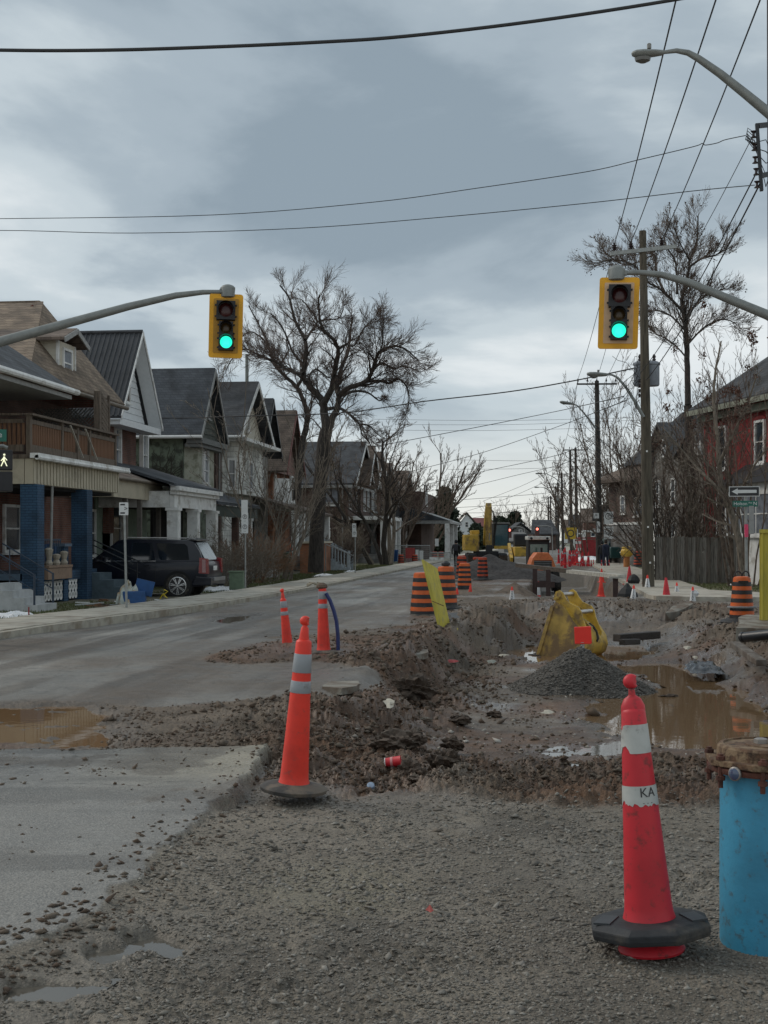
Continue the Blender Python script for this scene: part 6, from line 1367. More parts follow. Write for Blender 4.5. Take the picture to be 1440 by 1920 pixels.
# ---------------------------------------------------------------- small cones
wrapm = mat('cone_wrap', (.58, .58, .58), .5, var=.1, scale=20)
def cone(label, px, pyt, pyb, d, om=orange, wrap=False, drape=False, group=None, lean=0., letters=True):
    p = PD(px, pyb, d); h = (pyb-pyt)/FPX*d; T = Thing('traffic_cone', label, 'traffic cone', p, group)
    Mx = Matrix.Translation(p)@Matrix.Rotation(lean, 4, 'Y'); rb = h*.20; r = lambda z: rb+(h*.045-rb)*z/h
    T.part('base', MB().box(-h*.26, h*.26, -h*.26, h*.26, 0, h*.045).xf(Mx@Matrix.Rotation(.4+px*.1, 4, 'Z')), om)
    T.part('body', MB().lathe([(rb*1.08, h*.04), (rb*.95, h*.075)]+[(r(z), z) for z in (h*.2, h*.5, h*.95)]+[(h*.038, h), (h*.02, h)], 20).xf(Mx), om, smooth=True)
    if wrap:
        T.part('sleeve', MB().lathe([(r(h*.14)+.003, h*.14), (r(h*.14)+.008, h*.145), (r(h*.78)+.006, h*.775), (r(h*.78)+.003, h*.78)], 20).xf(Mx), wrapm, smooth=True)
        nn = toC(p)
        for k, (zz, ch) in enumerate(((.28, 'K'), (.42, 'A'), (.56, 'S'), (.68, 'T'))):
            q = Mx@Vector((0, 0, h*zz))+nn*(r(h*zz)+.013); text_part(T, ch, q, h*.17, signk, nn) if h > .3 and d < 60 and letters else None
    if drape: T.part('drape', MB().lathe([(r(h*.5)+.01, h*.45), (r(h*.7)+.07, h*.62), (r(h*.85)+.01, h*.80)], 12, sy=.6).xf(Mx@Matrix.Translation((.06, 0, 0))), wrapm, smooth=True)
    return T
cone('plain orange cone by the striped barrels, left of two', 857, 1103, 1135, 43)
cone('plain orange cone with a white scrap at its tip, right of two', 881, 1096, 1124, 45, lean=.05)
cone('white-sleeved cone alone in the middle of the dirt crossing', 960, 1100, 1132, 39, wrap=True, om=orange)
cone('white-sleeved cone standing under the tractor in the far pit', 1008, 1090, 1120, 48, wrap=True, letters=False, lean=.06)
cone('white-sleeved cone at the pit edge, left of the corner slab', 1187, 1097, 1129, 40, wrap=True, lean=.05)
cone('white-sleeved cone leaning against the tall transformer pole', 1214, 1078, 1108, 46, wrap=True)
cone('tall red cone on the corner slab left of the small sleeved cone', 1250, 1083, 1128, 39.5, om=crimson, wrap=False, lean=-.03)
cone('small white-sleeved cone on the corner slab behind the tall red cone', 1269, 1092, 1121, 42, wrap=True)
cone('sleeved cone draped with a white rag on a wide red base', 1299, 1100, 1133, 38, wrap=True, drape=True)
cone('tall muddy red cone on the sidewalk beyond the timber bridge', 1180, 1062, 1096, 52, om=crimson)
cone('short tipped red cone hidden behind the tall transformer pole', 1207, 1078, 1104, 49, om=crimson)
cone('red cone mostly hidden left of the large striped barrel', 1376, 1118, 1149, 33, om=crimson)
cone('upper orange cone of a stack behind the timber bridge', 1128, 1066, 1092, 52, om=orange)
cone('lower orange cone at the far pit wall below the timber bridge', 1127, 1085, 1119, 47, om=orange)
rr = random.Random(21)
lot = [(1046+rr.uniform(0, 58), 1060+rr.uniform(-5, 10), 78+rr.uniform(0, 22)) for _ in range(22)]+[(1084+k*4.1, 1066+rr.uniform(-2, 2), 88) for k in range(8)]+[(1128+k*7, 1066, 84) for k in range(3)]
cm0 = None
for k, (px, pyb, d) in enumerate(lot):
    p = PD(px, pyb, d); hgt = 1.0 if k < 22 else .55
    if cm0 is None:
        cm0 = Thing('traffic_post', 'red traffic post in the crowded cluster on the right sidewalk far up the street', 'traffic post', p, 'red posts and cones crowded on the far sidewalk')
        cm0.part('tube', MB().lathe([(.10, .04), (.045, .9), (.03, 1.0)], 10, p), crimson, smooth=True); cm0.part('base', MB().lathe([(.2, 0), (.2, .04), (.1, .05)], 10, p), orange); cm0.part('band', MB().lathe([(.067, .62), (.061, .72)], 10, p), refl, smooth=True)
    else: copy_tree(cm0.o, p, scale=hgt)
# ---------------------------------------------------------------- yellow plank
yb_ = mat('yellow_board', (.50, .42, .06), .65, var=.12, scale=3, stretch=(4, 4, .5), dirt=(.34, .30, .10), dscale=5, dthr=.6)
a0, b0 = PD(790, 1050, 26.6), PD(836, 1204, 26.6); b1 = PD(848, 1201, 26.9); a1 = PD(826, 1068, 27.3)
pl = Thing('yellow_plank', 'broken yellow painted plank leaning by the striped barrels', 'plank', b0)
P = [PD(790, 1049, 26.8), PD(817, 1066, 27.2), PD(847, 1198, 27.0), PD(843, 1204, 26.9), PD(828, 1205, 26.8)]
pl.part('board', MB().prism(P, Vector((.03, .05, .0))), yb_)
pl.part('crack', MB().beam(PD(810, 1127, 26.7), PD(832, 1136, 26.8), .01, .015), wood_b)
for q0, q1, w in (((850, 1206), (858, 1198), .05), ((856, 1203), (850, 1192), .03), ((846, 1193), (852, 1180), .02), ((857, 1190), (858, 1178), .02)):
    pl.part('splinter', MB().beam(PD(q0[0], q0[1], 26.5), PD(q1[0], q1[1], 26.6), w, .02), yb_)
# yellow panel at right edge with ribs
P0 = PD(1424, 1187, 25.5); yp = Thing('trench_box', 'tall ribbed yellow trench panel standing at the right frame edge', 'trench panel', P0)
uz = PD(1421, 996, 25.5).z-P0.z; ux_ = W(1, -.35, 0).normalized()
yp.part('sheet', MB().prism([P0, P0+ux_*1.6, P0+ux_*1.6+Vector((0, 0, uz)), P0+Vector((0, 0, uz))], Vector((.02, .06, 0))), yb_)
for k in range(11): yp.part('rib', MB().beam(P0+ux_*(.05+k*.14)+Vector((0, -.02, .02)), P0+ux_*(.05+k*.14)+Vector((0, -.02, uz-.02)), .035, .03), yb_)
yp.part('cap_rail', MB().beam(P0+Vector((0, 0, uz)), P0+ux_*1.6+Vector((0, 0, uz)), .1, .07), yb_)
# ---------------------------------------------------------------- blue pipe with rusty bolted cap
bp_ = PG(1444, 1768, .0); BP = Thing('blue_pipe', 'thick bright blue water pipe standing upright with rusty bolted cap', 'pipe', bp_)
bl = mat('pipe_blue', (.045, .27, .43), .5, var=.12, scale=3.5, dirt=(.06, .13, .17), dscale=22, dthr=.61, bump=.08, bscale=50)
rst = mat('rusty_iron', (.105, .056, .030), .85, var=.4, scale=22, bump=.35, bscale=120, dirt=(.21, .145, .085), dscale=16, dthr=.52)
rstd = mat('dark_rust', (.10, .035, .022), .8, var=.3, scale=12, bump=.4)
dB = (bp_.xy-Vector((0, 0)).xy).length if False else SD(bp_.x, bp_.y)[1]; kB = dB/FPX; rP = 92*kB; zc_ = EYE+(HZ-1445)*kB
BP.part('pipe', MB().lathe([(rP, -.06), (rP*1.005, .3), (rP, .6), (rP*.995, zc_)], 64, bp_), bl, smooth=True)
BP.part('lower_flange', MB().lathe([(rP*1.0, zc_-.002), (rP*1.22, zc_+.004), (rP*1.24, zc_+.012), (rP*1.24, zc_+.026), (rP*1.2, zc_+.032)], 48, bp_), rstd, smooth=True)
hexr = rP*1.34; P = [(hexr*math.cos(PI/8+k*PI/4)*1.0, hexr*math.sin(PI/8+k*PI/4)*1.0) for k in range(8)]
BP.part('cap_plate', MB().prism([bp_+Vector((x, y_, zc_+.036)) for x, y_ in P], (0, 0, .026)), rst, bevel=.004)
BP.part('cap_drum', MB().lathe([(rP*1.07, zc_+.062), (rP*1.05, zc_+.106), (rP*1.01, zc_+.116), (rP*.93, zc_+.118), (rP*.92, zc_+.110), (rP*.5, zc_+.112), (rP*.49, zc_+.118), (.01, zc_+.119)], 48, bp_), rst)
BP.part('cap_nut', MB().lathe([(.03, 0), (.03, .02), (.022, .024)], 6, bp_+Vector((-.04, 0, zc_+.117))), mat('worn_steel', (.3, .28, .26), .45, metal=.6))
for k in range(8):
    a = PI/8+k*PI/4+.12; x, y_ = rP*1.22*math.cos(a), rP*1.22*math.sin(a)
    BP.part('bolt', MB().lathe([(.020, 0), (.020, .016), (.012, .018), (.012, .026)], 6, bp_+Vector((x, y_, zc_+.063))).lathe([(.011, -.09), (.011, -.06), (.02, -.058), (.02, -.04), (.011, -.038), (.011, 0)], 8, bp_+Vector((x, y_, zc_+.035))), rstd)
nn = (Vector((0, 0, 0))-bp_); nn.z = 0; nn.normalize(); aa = Vector((0, 0, 1)).cross(nn)
rc = bp_+nn*(rP*1.24)-aa*.122*.8+Vector((0, 0, zc_+.022)); th_ = -.62
dv = (nn*math.cos(.55)-aa*math.sin(.55)); rc = bp_+dv*rP*1.27+Vector((0, 0, zc_+.018))
BP.part('reflector', MB().lathe([(.026, 0), (.026, .008), (.020, .012), (.001, .013)], 20, rc, M=dv.to_track_quat('Z', 'Y').to_matrix()), mat('reflector_blue', (.06, .09, .16), .25, coat=.5), smooth=True)
BP.part('reflector_rim', MB().lathe([(.030, -.002), (.030, .006), (.026, .009)], 20, rc, M=dv.to_track_quat('Z', 'Y').to_matrix()), mat('worn_steel', None), smooth=True)
mound = [(rP*1.02+.0, .035), (rP*1.25, .02), (rP*1.6, -.01)]

# ---------------------------------------------------------------- gravel heap
hp = W((1088-CX)/FPX*20.6, 20.6, -.60)
HP = Thing('gravel_heap', 'conical grey gravel heap in the pit in front of the yellow bucket', 'gravel heap', hp)
V = []; F = []; NR, NK = 60, 180
for i in range(NR+1):
    for k in range(NK):
        f = i/NR; a = 2*PI*k/NK
        R_ = 1.22*(1+.12*math.sin(a*2+1)+.06*math.sin(a*5))*(1.0 if math.cos(a) < 0 else .92)
        V.append((R_*f*math.cos(a), R_*f*math.sin(a), .72*(max(0, 1-f)**1.12)-.06*f))
V = np.array(V); V[:, 2] += fbm(V[:, 0], V[:, 1], 4, 4, 301)*.035+fbm(V[:, 0], V[:, 1], 26, 3, 302)*.018
for i in range(NR):
    for k in range(NK): F.append((i*NK+k, (i+1)*NK+k, (i+1)*NK+(k+1) % NK, i*NK+(k+1) % NK))
me = fast_mesh('heap_body', V, np.array(F), mat('heap_gravel', (.105, .095, .082), .85, var=.35, scale=45, bump=.8, bscale=120), smooth=True); o = bpy.data.objects.new('heap_body', me); COL.objects.link(o); o.parent = HP.o
rg = np.random.default_rng(8); nS = 9000; f = np.sqrt(rg.uniform(0, 1, nS)); a = rg.uniform(0, 2*PI, nS); R_ = 1.22*(1+.12*np.sin(a*2+1)+.06*np.sin(a*5))*np.where(np.cos(a) < 0, 1, .92)
xx, yy_ = R_*f*np.cos(a), R_*f*np.sin(a); zz = .72*np.maximum(0, 1-f)**1.12-.06*f+fbm(xx, yy_, 4, 4, 301)*.035
sH, dH = SD(hp.x+xx, hp.y+yy_); so_ = scatter('heap_stones', None, DM, sH, dH, np.minimum(rg.gamma(3, .0045, nS)+.006, .035), Z=hp.z+zz, seed=9)
so_.parent = HP.o; so_.location = -hp
# far dark heap
def heap(name, label, p, R0, h, m, seed=1, sx=1., rot=0.):
    V = []; F = []
    for i in range(25):
        for k in range(60):
            f = i/24; a = 2*PI*k/60; r = R0*f*(1+.1*math.sin(a*3+seed)); V.append((r*math.cos(a)*sx, r*math.sin(a), h*max(0, 1-f)**1.0-.1*f))
    V = np.array(V); V[:, 2] += fbm(V[:, 0]+seed, V[:, 1], 1.5, 4, seed)*h*.12
    for i in range(24):
        for k in range(60): F.append((i*60+k, (i+1)*60+k, (i+1)*60+(k+1) % 60, i*60+(k+1) % 60))
    me = fast_mesh(name, V, np.array(F), m, smooth=True); o = bpy.data.objects.new(name, me); COL.objects.link(o); o.location = p; o['label'] = label; o['category'] = 'earth heap'; return o
dkh = mat('dark_heap', (.062, .055, .052), .9, var=.3, scale=8, bump=.8, bscale=20)
heap('earth_heap', 'dark smooth gravel heap in front of the excavator', W((918-CX)/FPX*62, 62, 0), 3.1, 1.05, dkh, 2, sx=1.05)
heap('earth_heap', 'small brown spoil heap at the left rim of the far pit', W((965-CX)/FPX*44, 44, -.1), 1.0, .45, mat('spoil', (.12, .09, .068), .9, var=.3, scale=6, bump=.9, bscale=20), 4)
# slabs of broken asphalt and concrete
def slab(label, pts, th, m, cat='asphalt slab', nm='broken_slab'):
    mx_, my_ = sum(q[0] for q in pts)/len(pts), sum(q[1] for q in pts)/len(pts); P = [PD(*q) for q in pts]; c0_ = sum(P, Vector())/len(P); g0_ = gl(mx_, my_+2); kk_ = SD(g0_.x, g0_.y)[1]/SD(c0_.x, c0_.y)[1]; P = [g0_+(p-c0_)*kk_+Vector((0, 0, th*.55)) for p in P]; n_ = (P[1]-P[0]).cross(P[2]-P[0]).normalized(); n_ = n_ if n_.z > 0 else -n_
    rr = random.Random(len(label)); PP = []
    for i in range(len(P)):
        a, b = P[i], P[(i+1) % len(P)]; PP.append(a); PP.append((a+b)/2+Vector((rr.uniform(-1, 1), rr.uniform(-1, 1), 0))*(a-b).length*.05)
    one(nm, MB().prism(PP, -n_*th), m, label, cat, loc=P[0])
asl = mat('slab_asphalt', (.085, .085, .085), .7, var=.25, scale=10, bump=.5); csl = mat('slab_concrete', (.25, .235, .20), .8, var=.2, scale=6, bump=.4, dirt=(.12, .09, .065), dscale=3, dthr=.5)
slab('tilted grey asphalt slab lying right of the yellow plank', ((862, 1172, 28.5), (884, 1160, 29.6), (915, 1182, 28.6), (905, 1190, 27.8), (872, 1184, 27.8)), .07, asl)
slab('dark asphalt slab tucked under the undercut pit rim', ((840, 1152, 30), (872, 1150, 31), (886, 1166, 29.8), (866, 1174, 28.9), (846, 1160, 29.4)), .07, asl)
slab('flat stone slab capping the mud bank left of the plank', ((722, 1258, 18.2), (744, 1243, 19.2), (802, 1247, 19.0), (800, 1254, 18.6), (760, 1262, 18.1)), .09, csl, 'stone slab')
slab('pale broken concrete slab at the end of the asphalt strip', ((604, 1292, 16.0), (622, 1282, 16.6), (672, 1281, 16.6), (668, 1291, 16.0), (640, 1295, 15.7)), .08, csl, 'stone slab')
slab('long pale rock half buried on the far right bank', ((1248, 1158, 31.0), (1262, 1144, 32.0), (1290, 1136, 32.6), (1300, 1140, 32.3), (1268, 1156, 31.3)), .2, csl, 'rock')
slab('concrete corner slab under the black pipe at the right edge', ((1384, 1172, 25.5), (1400, 1166, 26.2), (1520, 1168, 26), (1520, 1196, 24.0), (1380, 1192, 24.0)), .28, csl, 'stone slab')
def rock(label, px, py, d, sx, sy, sz, m, seed=1, cat='rock', nm='rock'):
    p = gl(px, py); rg_ = np.random.default_rng(seed); bm = bmesh.new(); bmesh.ops.create_icosphere(bm, subdivisions=4, radius=1)
    for v in bm.verts:
        c = v.co.copy(); q = float(fbm(np.array([c.x*1.3+seed]), np.array([c.y*1.3+c.z*1.7]), 1.4, 6, seed, .62)[0]); v.co = Vector((c.x*sx, c.y*sy, c.z*sz))*(.85+.75*q); v.co.z = max(v.co.z, -sz*.55)
    me = bpy.data.meshes.new(nm); bm.to_mesh(me); bm.free(); me.materials.append(m); o = bpy.data.objects.new(nm, me); COL.objects.link(o); o.location = p+Vector((0, 0, sz*.38)); o['label'] = label; o['category'] = cat; return o
mudr = mat('muddy_rock', (.095, .072, .053), .8, var=.35, scale=6, bump=.7, bscale=18, dirt=(.09, .065, .048), dscale=3, dthr=.48); mudd = mat('mud_chunk', (.068, .048, .034), .85, var=.3, scale=8, bump=.9, bscale=20)
rock('blocky tan stone beside the red cup', 769, 1452, 11.3, .10, .10, .105, mudr, 3)
rock('flat small stone just below the tan block', 785, 1463, 11.0, .09, .06, .03, mudr, 6)
rock('dark mud chunk at the foot of the left bank', 861, 1356, 15.4, .14, .12, .08, mudd, 7)
rock('dark mud chunk out on the pit floor', 926, 1342, 16.6, .10, .09, .06, mudd, 9)
rock('rounded earth block low on the left bank', 838, 1438, 12.2, .13, .12, .11, mudd, 11)
rock('large brown boulder upper left on the muddy bank', 735, 1398, 12.6, .19, .14, .11, mudr, 4)
rock('brown boulder behind the large one on the muddy bank', 772, 1394, 13.2, .13, .12, .10, mudr, 8)
rock('pale long stone on the grey slope of the bank', 800, 1348, 15, .09, .05, .035, csl, 15)
rock('earth block jutting from the top of the left bank', 775, 1290, 17.8, .32, .26, .20, mudd, 12)
rock('brown earth lump below the flat stone slab', 850, 1395, 13.6, .15, .12, .10, mudd, 13)
rock('dark wet lump at the water edge right of the gravel heap', 1205, 1290, 20.2, .10, .08, .06, mudd, 17)
rock('flat pale stone at the puddle margin right of the gravel heap', 1255, 1308, 19.4, .16, .10, .045, mudd, 19)
# timber baulks lying behind the puddle
wetw = mat('wet_black_timber', (.035, .028, .024), .6, var=.3, scale=4, stretch=(1, 6, 6), bump=.5)
one('old_timber', MB().beam(PD(1156, 1196, 28.2), PD(1232, 1190, 29.0), .22, .16), wetw, 'black wet timber baulk lying at the back of the pit floor', 'timber', bevel=.02)
one('old_timber', MB().beam(PD(1166, 1204, 27.4), PD(1196, 1203, 28.2), .13, .12), wetw, 'short black timber piece in front of the long baulk', 'timber', bevel=.02)
one('black_pipe', MB().tube([PD(1392, 1195, 23.3), PD(1440, 1190, 22.8), PD(1540, 1182, 22)], .088, 20).tube([PD(1391.5, 1195, 23.3), PD(1396, 1194.5, 23.25)], .094, 20), mat('black_plastic_pipe', (.012, .014, .018), .4), 'black plastic drain pipe poking in from the right frame edge', 'pipe', smooth=True)
one('fallen_timber', MB().beam(PD(1378, 1208, 22.6), PD(1428, 1243, 20.8), .17, .10), mat('muddy_beam', (.16, .14, .12), .8, var=.3, scale=4, dirt=(.09, .07, .055), dscale=3, dthr=.5), 'muddy grey beam sliding down the right bank', 'timber', bevel=.015)
one('thin_lath', MB().beam(PD(1398, 1186, 23.8), PD(1500, 1180, 23), .03, .015), wood_b, 'thin dark lath lying on the corner slab at right', 'lath')
# black plastic sheet
V = []; F = []; nn_ = 40
for i in range(nn_+1):
    for j in range(nn_+1):
        u, v = i/nn_, j/nn_; V.append(((u-.5)*.62, (v-.5)*1.5, 0))
V = np.array(V); ed = np.minimum(np.minimum(V[:, 0]/.62+.5, .5-V[:, 0]/.62), np.minimum(V[:, 1]/1.5+.5, .5-V[:, 1]/1.5))
V[:, 2] = (ridg(V[:, 0], V[:, 1], 3.4, 4, 401)*.06+.07)*sst(ed, -.02, .2)+ridg(V[:, 0]+3, V[:, 1], 9, 2, 402)*.02; V[:, 0] += fbm(V[:, 0], V[:, 1], 3, 3, 403)*.09; V[:, 1] += fbm(V[:, 0], V[:, 1], 2, 3, 405)*.2
F = np.array([(i*(nn_+1)+j, (i+1)*(nn_+1)+j, (i+1)*(nn_+1)+j+1, i*(nn_+1)+j+1) for i in range(nn_) for j in range(nn_)])
me = fast_mesh('plastic_sheet', V, F, mat('black_plastic', (.018, .021, .027), .25), smooth=True); o = bpy.data.objects.new('plastic_sheet', me); COL.objects.link(o); o.location = PD(1322, 1259, 22.8)+Vector((0, 0, .03)); o['label'] = 'crumpled shiny black plastic sheet at the water edge below the right bank'; o['category'] = 'plastic sheet'
# litter
cp = gl(737, 1440)+Vector((0, 0, .05)); CP = Thing('paper_cup', 'crushed red paper cup lying on the mud', 'cup', cp); Mc = Matrix.Translation(cp)@Matrix.Rotation(-.0, 4, 'X')@Matrix.Rotation(PI/2-.1, 4, 'Y')
CP.part('cup', MB().lathe([(.032, -.06), (.042, .055), (.045, .06), (.040, .058)], 20).xf(Mc), mat('cup_red', (.55, .02, .03), .5), smooth=True); CP.part('rim', MB().lathe([(.034, -.064), (.036, -.06), (.030, -.055)], 20).xf(Mc), trim); CP.part('print', MB().lathe([(.0365, -.02), (.0395, .0)], 20).xf(Mc), mat('print_pink', (.6, .25, .25), .5), smooth=True)
one('plastic_bottle', MB().lathe([(.012, 0), (.026, .012), (.030, .03), (.026, .05), (.01, .056)], 16, gl(696, 1480), M=Matrix.Rotation(.7, 3, 'X')), mat('bottle_clear', (.30, .38, .5), .15, var=.2, scale=20), 'small bluish crushed bottle end in the mud before the cup', 'bottle', smooth=True)
rg_ = random.Random(5)
def scrap(label, px, py, d, w, h, m, seed=1):
    p = gl(px, py)+Vector((0, 0, .01)); P = []; r_ = random.Random(seed)
    for k in range(9): a = 2*PI*k/9; P.append(p+W(1, 0)*w*math.cos(a)*r_.uniform(.4, 1.1)+W(0, 1)*h*math.sin(a)*r_.uniform(.5, 1.3)+Vector((0, 0, .02+h*.55*math.sin(a)*r_.uniform(.5, 1.2))))
    c = sum(P, Vector())/9+Vector((0, 0, .02)); one('litter_scrap', MB().add(P+[c, c-Vector((0, 0, .006))], [(k, (k+1) % 9, 9) for k in range(9)]+[((k+1) % 9, k, 10) for k in range(9)]), m, label, 'litter')
paper = mat('dirty_paper', (.50, .46, .38), .8, dirt=(.3, .25, .19), dscale=12)
scrap('torn cream paper scrap on the mud bank', 731, 1321, 15.6, .09, .10, paper, 3); scrap('reddish wrapper on the foreground gravel', 806, 1716, 6.2, .022, .02, mat('wrapper', (.45, .09, .07), .5), 4)
scrap('red wrapper scrap near the foot of the yellow plank', 849, 1228, 26, .12, .05, mat('wrapper_red', (.4, .05, .05), .5), 6); scrap('greyish rag on the mud right of the plank', 922, 1243, 24.8, .14, .08, mat('rag', (.24, .25, .22), .8), 7)
scrap('pale paper scrap by the small reddish puddle', 944, 1232, 27, .18, .05, paper, 8); scrap('pale cloth scrap high on the right bank', 1289, 1218, 25.5, .11, .09, paper, 9); scrap('white chip by the black plastic sheet', 1305, 1240, 23.6, .07, .05, paper, 10); scrap('flat tan scrap on the pit floor near the heap', 1028, 1338, 17, .12, .05, paper, 12)
# ---------------------------------------------------------------- excavator bucket
yl = mat('machine_yellow', (.58, .375, .055), .5, var=.12, scale=3, dirt=(.20, .135, .06), dscale=2.2, dthr=.56, bump=.1); ylm = mat('muddy_yellow', (.45, .30, .075), .65, var=.2, scale=3, dirt=(.19, .125, .062), dscale=2.4, dthr=.51, bump=.2)
bd = 27.0; bb = W((1008-CX)/FPX*bd, bd, -.60); kp = bd/FPX
ax = W(1, 0)*.84+W(0, -1)*.54; ax = ax.normalized(); ex = W(1, 0)*.54+W(0, 1)*.84; ex = ex.normalized(); ZZ = Vector((0, 0, 1))
BK = Thing('excavator_bucket', 'large yellow excavator bucket standing muddy in the pit', 'bucket', bb)
Q = lambda u, z, e=0.: bb+ax*u+ZZ*z+ex*e
prof = [(0, 0), (.15, .30), (.30, .82), (.36, 1.06), (.40, 1.10), (.60, .98), (.78, .72), (.93, .56), (1.04, .40), (1.08, .22), (1.02, .06), (.90, -.02), (.5, -.04)]
for e in (0, 1.02): BK.part('side_plate', MB().prism([Q(u, z, e) for u, z in prof], ex*.035), ylm if e == 0 else yl)
BK.part('wear_edge', MB().beam(Q(.02, .02, -.02), Q(.34, 1.02, -.02), .03, .07), ylm)
sh = prof[5:12]; V = []; 
shp = [(.62, .96), (.70, .84), (.78, .72), (.86, .64), (.93, .56), (1.0, .48), (1.05, .38), (1.08, .22), (1.06, .12), (1.02, .06), (.90, -.02), (.6, -.04)]
for u, z in shp: V += [Q(u, z, .036), Q(u, z, 1.018)]
for u, z in shp: V += [Q(u-.03, z-.02, .036), Q(u-.03, z-.02, 1.018)]
m_ = len(shp); F = [(2*i, 2*i+1, 2*i+3, 2*i+2) for i in range(m_-1)]+[(2*m_+2*i, 2*m_+2*i+2, 2*m_+2*i+3, 2*m_+2*i+1) for i in range(m_-1)]
BK.part('shell', MB().add(V, F), yl, smooth=True)
BK.part('top_plate', MB().prism([Q(.40, 1.08, .036), Q(.63, .95, .036), Q(.63, .95, 1.018), Q(.40, 1.08, 1.018)], ZZ*-.03), yl)
BK.part('cutting_edge', MB().beam(Q(-.02, .0, -.05), Q(-.02, .0, 1.1), .16, .04), wetw)
for k in range(4): BK.part('tooth', MB().prism([Q(-.02, -.02, .05+k*.31), Q(-.02, -.02, .17+k*.31), Q(-.26, -.035, .13+k*.31), Q(-.26, -.035, .09+k*.31)], ZZ*.05), wetw)
ear = [(.34, 1.08), (.30, 1.20), (.34, 1.30), (.42, 1.335), (.50, 1.28), (.56, 1.17), (.64, 1.08), (.74, 1.04), (.84, 1.0), (.90, .90), (.93, .78), (1.0, .62), (1.06, .50), (1.04, .40), (.9, .56), (.75, .76), (.6, .95), (.45, 1.06)]
for e in (.13, .76):
    BK.part('lug_plate', MB().prism([Q(u, z, e) for u, z in ear], ex*.035), yl)
    for u, z in ((.42, 1.24), (.84, .90)): BK.part('pin_boss', MB().tube([Q(u, z, e-.015), Q(u, z, e+.05)], .05, 18), ylm, smooth=True)
pinm = mat('steel_pin', (.45, .43, .40), .35, metal=.8)
for u, z in ((.42, 1.24), (.84, .90)): BK.part('pin', MB().tube([Q(u, z, .17), Q(u, z, .76)], .045, 16), pinm, smooth=True)
for u, z, du in ((.86, .68, .0), (.93, .60, .0)): BK.part('weld_plate', MB().obox(Q(u, z+.03, .48), (.14, .10, .012), Matrix.Rotation(.6, 3, 'Y')), mat('bare_plate', (.5, .45, .32), .6))
BK.part('hook', MB().tube([Q(.90, .66, .52), Q(.98, .60, .53), Q(1.05, .50, .54), Q(1.09, .36, .53), Q(1.07, .30, .5)], .025, 8), wetw, smooth=True)
BK.part('side_bolt', MB().tube([Q(.44, 1.0, -.03), Q(.44, 1.0, .02)], .03, 8).tube([Q(.4, 1.17, -.03), Q(.4, 1.17, .2)], .035, 8), yl)
# ---------------------------------------------------------------- timber bridge over the far pit
tb = mat('bridge_timber', (.075, .058, .045), .85, var=.3, scale=2, stretch=(.6, 5, 5)); tl = mat('pale_timber', (.42, .40, .35), .8, var=.2, scale=2, stretch=(.6, 5, 5)); rsp = mat('rusty_post', (.055, .032, .028), .8)
BR = Thing('beam_trestle', 'long timber and steel beams on rusty posts bridging the far pit', 'trestle', PD(1080, 1118, 44))
BR.part('dark_beam', MB().beam(PD(972, 1060, 50), PD(1066, 1070, 46), .25, .13), tb); BR.part('pale_beam', MB().beam(PD(1026, 1067, 48), PD(1166, 1081, 42), .3, .12), tl)
for px, py0, py1, d in ((1003, 1066, 1122, 47), (1028, 1068, 1122, 46), (1154, 1084, 1124, 42)): BR.part('post', MB().beam(PD(px, py1, d), PD(px, py0, d), .16, .16), rsp)
BR.part('cross_plank', MB().beam(PD(1140, 1082, 42), PD(1170, 1083, 42), .35, .06), tl); BR.part('brace', MB().beam(PD(1003, 1096, 46.8), PD(1040, 1096, 46.8), .08, .2), rsp)
one('dark_tarp', MB().lathe([(.34, -.1), (.31, .1), (.20, .24), (.12, .30), (.03, .42)], 7, PD(1176, 1119, 41), sy=.8), mat('black_tarp', (.012, .012, .013), .7), 'black tarp bundle slumped on the pit rim near the corner slab', 'tarp')
one('dark_bag', MB().lathe([(.2, 0), (.24, .12), (.16, .26), (.05, .34)], 9, PD(1188, 1094, 49)), mat('black_tarp', None), 'dark bag on the sidewalk beside the tall muddy cone', 'bag')
mesh_s = mat('steel_mesh', (.33, .34, .33), .5, metal=.4)
# ---------------------------------------------------------------- site fence across the lane
SF = Thing('site_fence', 'temporary wire fence panels with signs across the far lane', 'fence', PD(800, 1062, 108)); fd_ = 108
for a_, b_ in (((741, 1023), (806, 1023)), ((806, 1036), (845, 1036))):
    A1, B1 = PD(a_[0], a_[1], fd_), PD(b_[0], b_[1], fd_); SF.part('frame', MB().tube([Vector((A1.x, A1.y, -.1)), A1, B1, Vector((B1.x, B1.y, -.1))], .04, 6), mesh_s)
    g = MB(); 
    for k in range(1, 34): p = A1.lerp(B1, k/34); g.beam(Vector((p.x, p.y, 0)), p, .012, .012)
    for k in range(1, 8): h_ = A1.z*k/8; g.beam(Vector((A1.x, A1.y, h_)), Vector((B1.x, B1.y, h_)), .012, .012)
    SF.part('wire_mesh', g, mesh_s, kind='stuff')
for px, py, w, h_, m in ((769, 1041, .75, 1.2, mat('board_red', (.35, .05, .045), .6)), (769, 1051, .75, .35, signw), (782, 1040, .25, .8, signw), (790, 1041, .32, .75, signw), (819, 1017, .3, .6, signw)):
    c = PD(px, py, fd_-.3); sign_face(SF, 'sign_board', c, w, h_, toC(c), m)
one('sawhorse_rail', MB().beam(PD(805, 1047, 106), PD(832, 1048, 106), .1, .22).beam(PD(810, 1048, 106), PD(810, 1062, 106), .08, .08).beam(PD(828, 1048, 106), PD(828, 1062, 106), .08, .08), trim, 'pale sawhorse barrier in front of the far barrels', 'barrier')
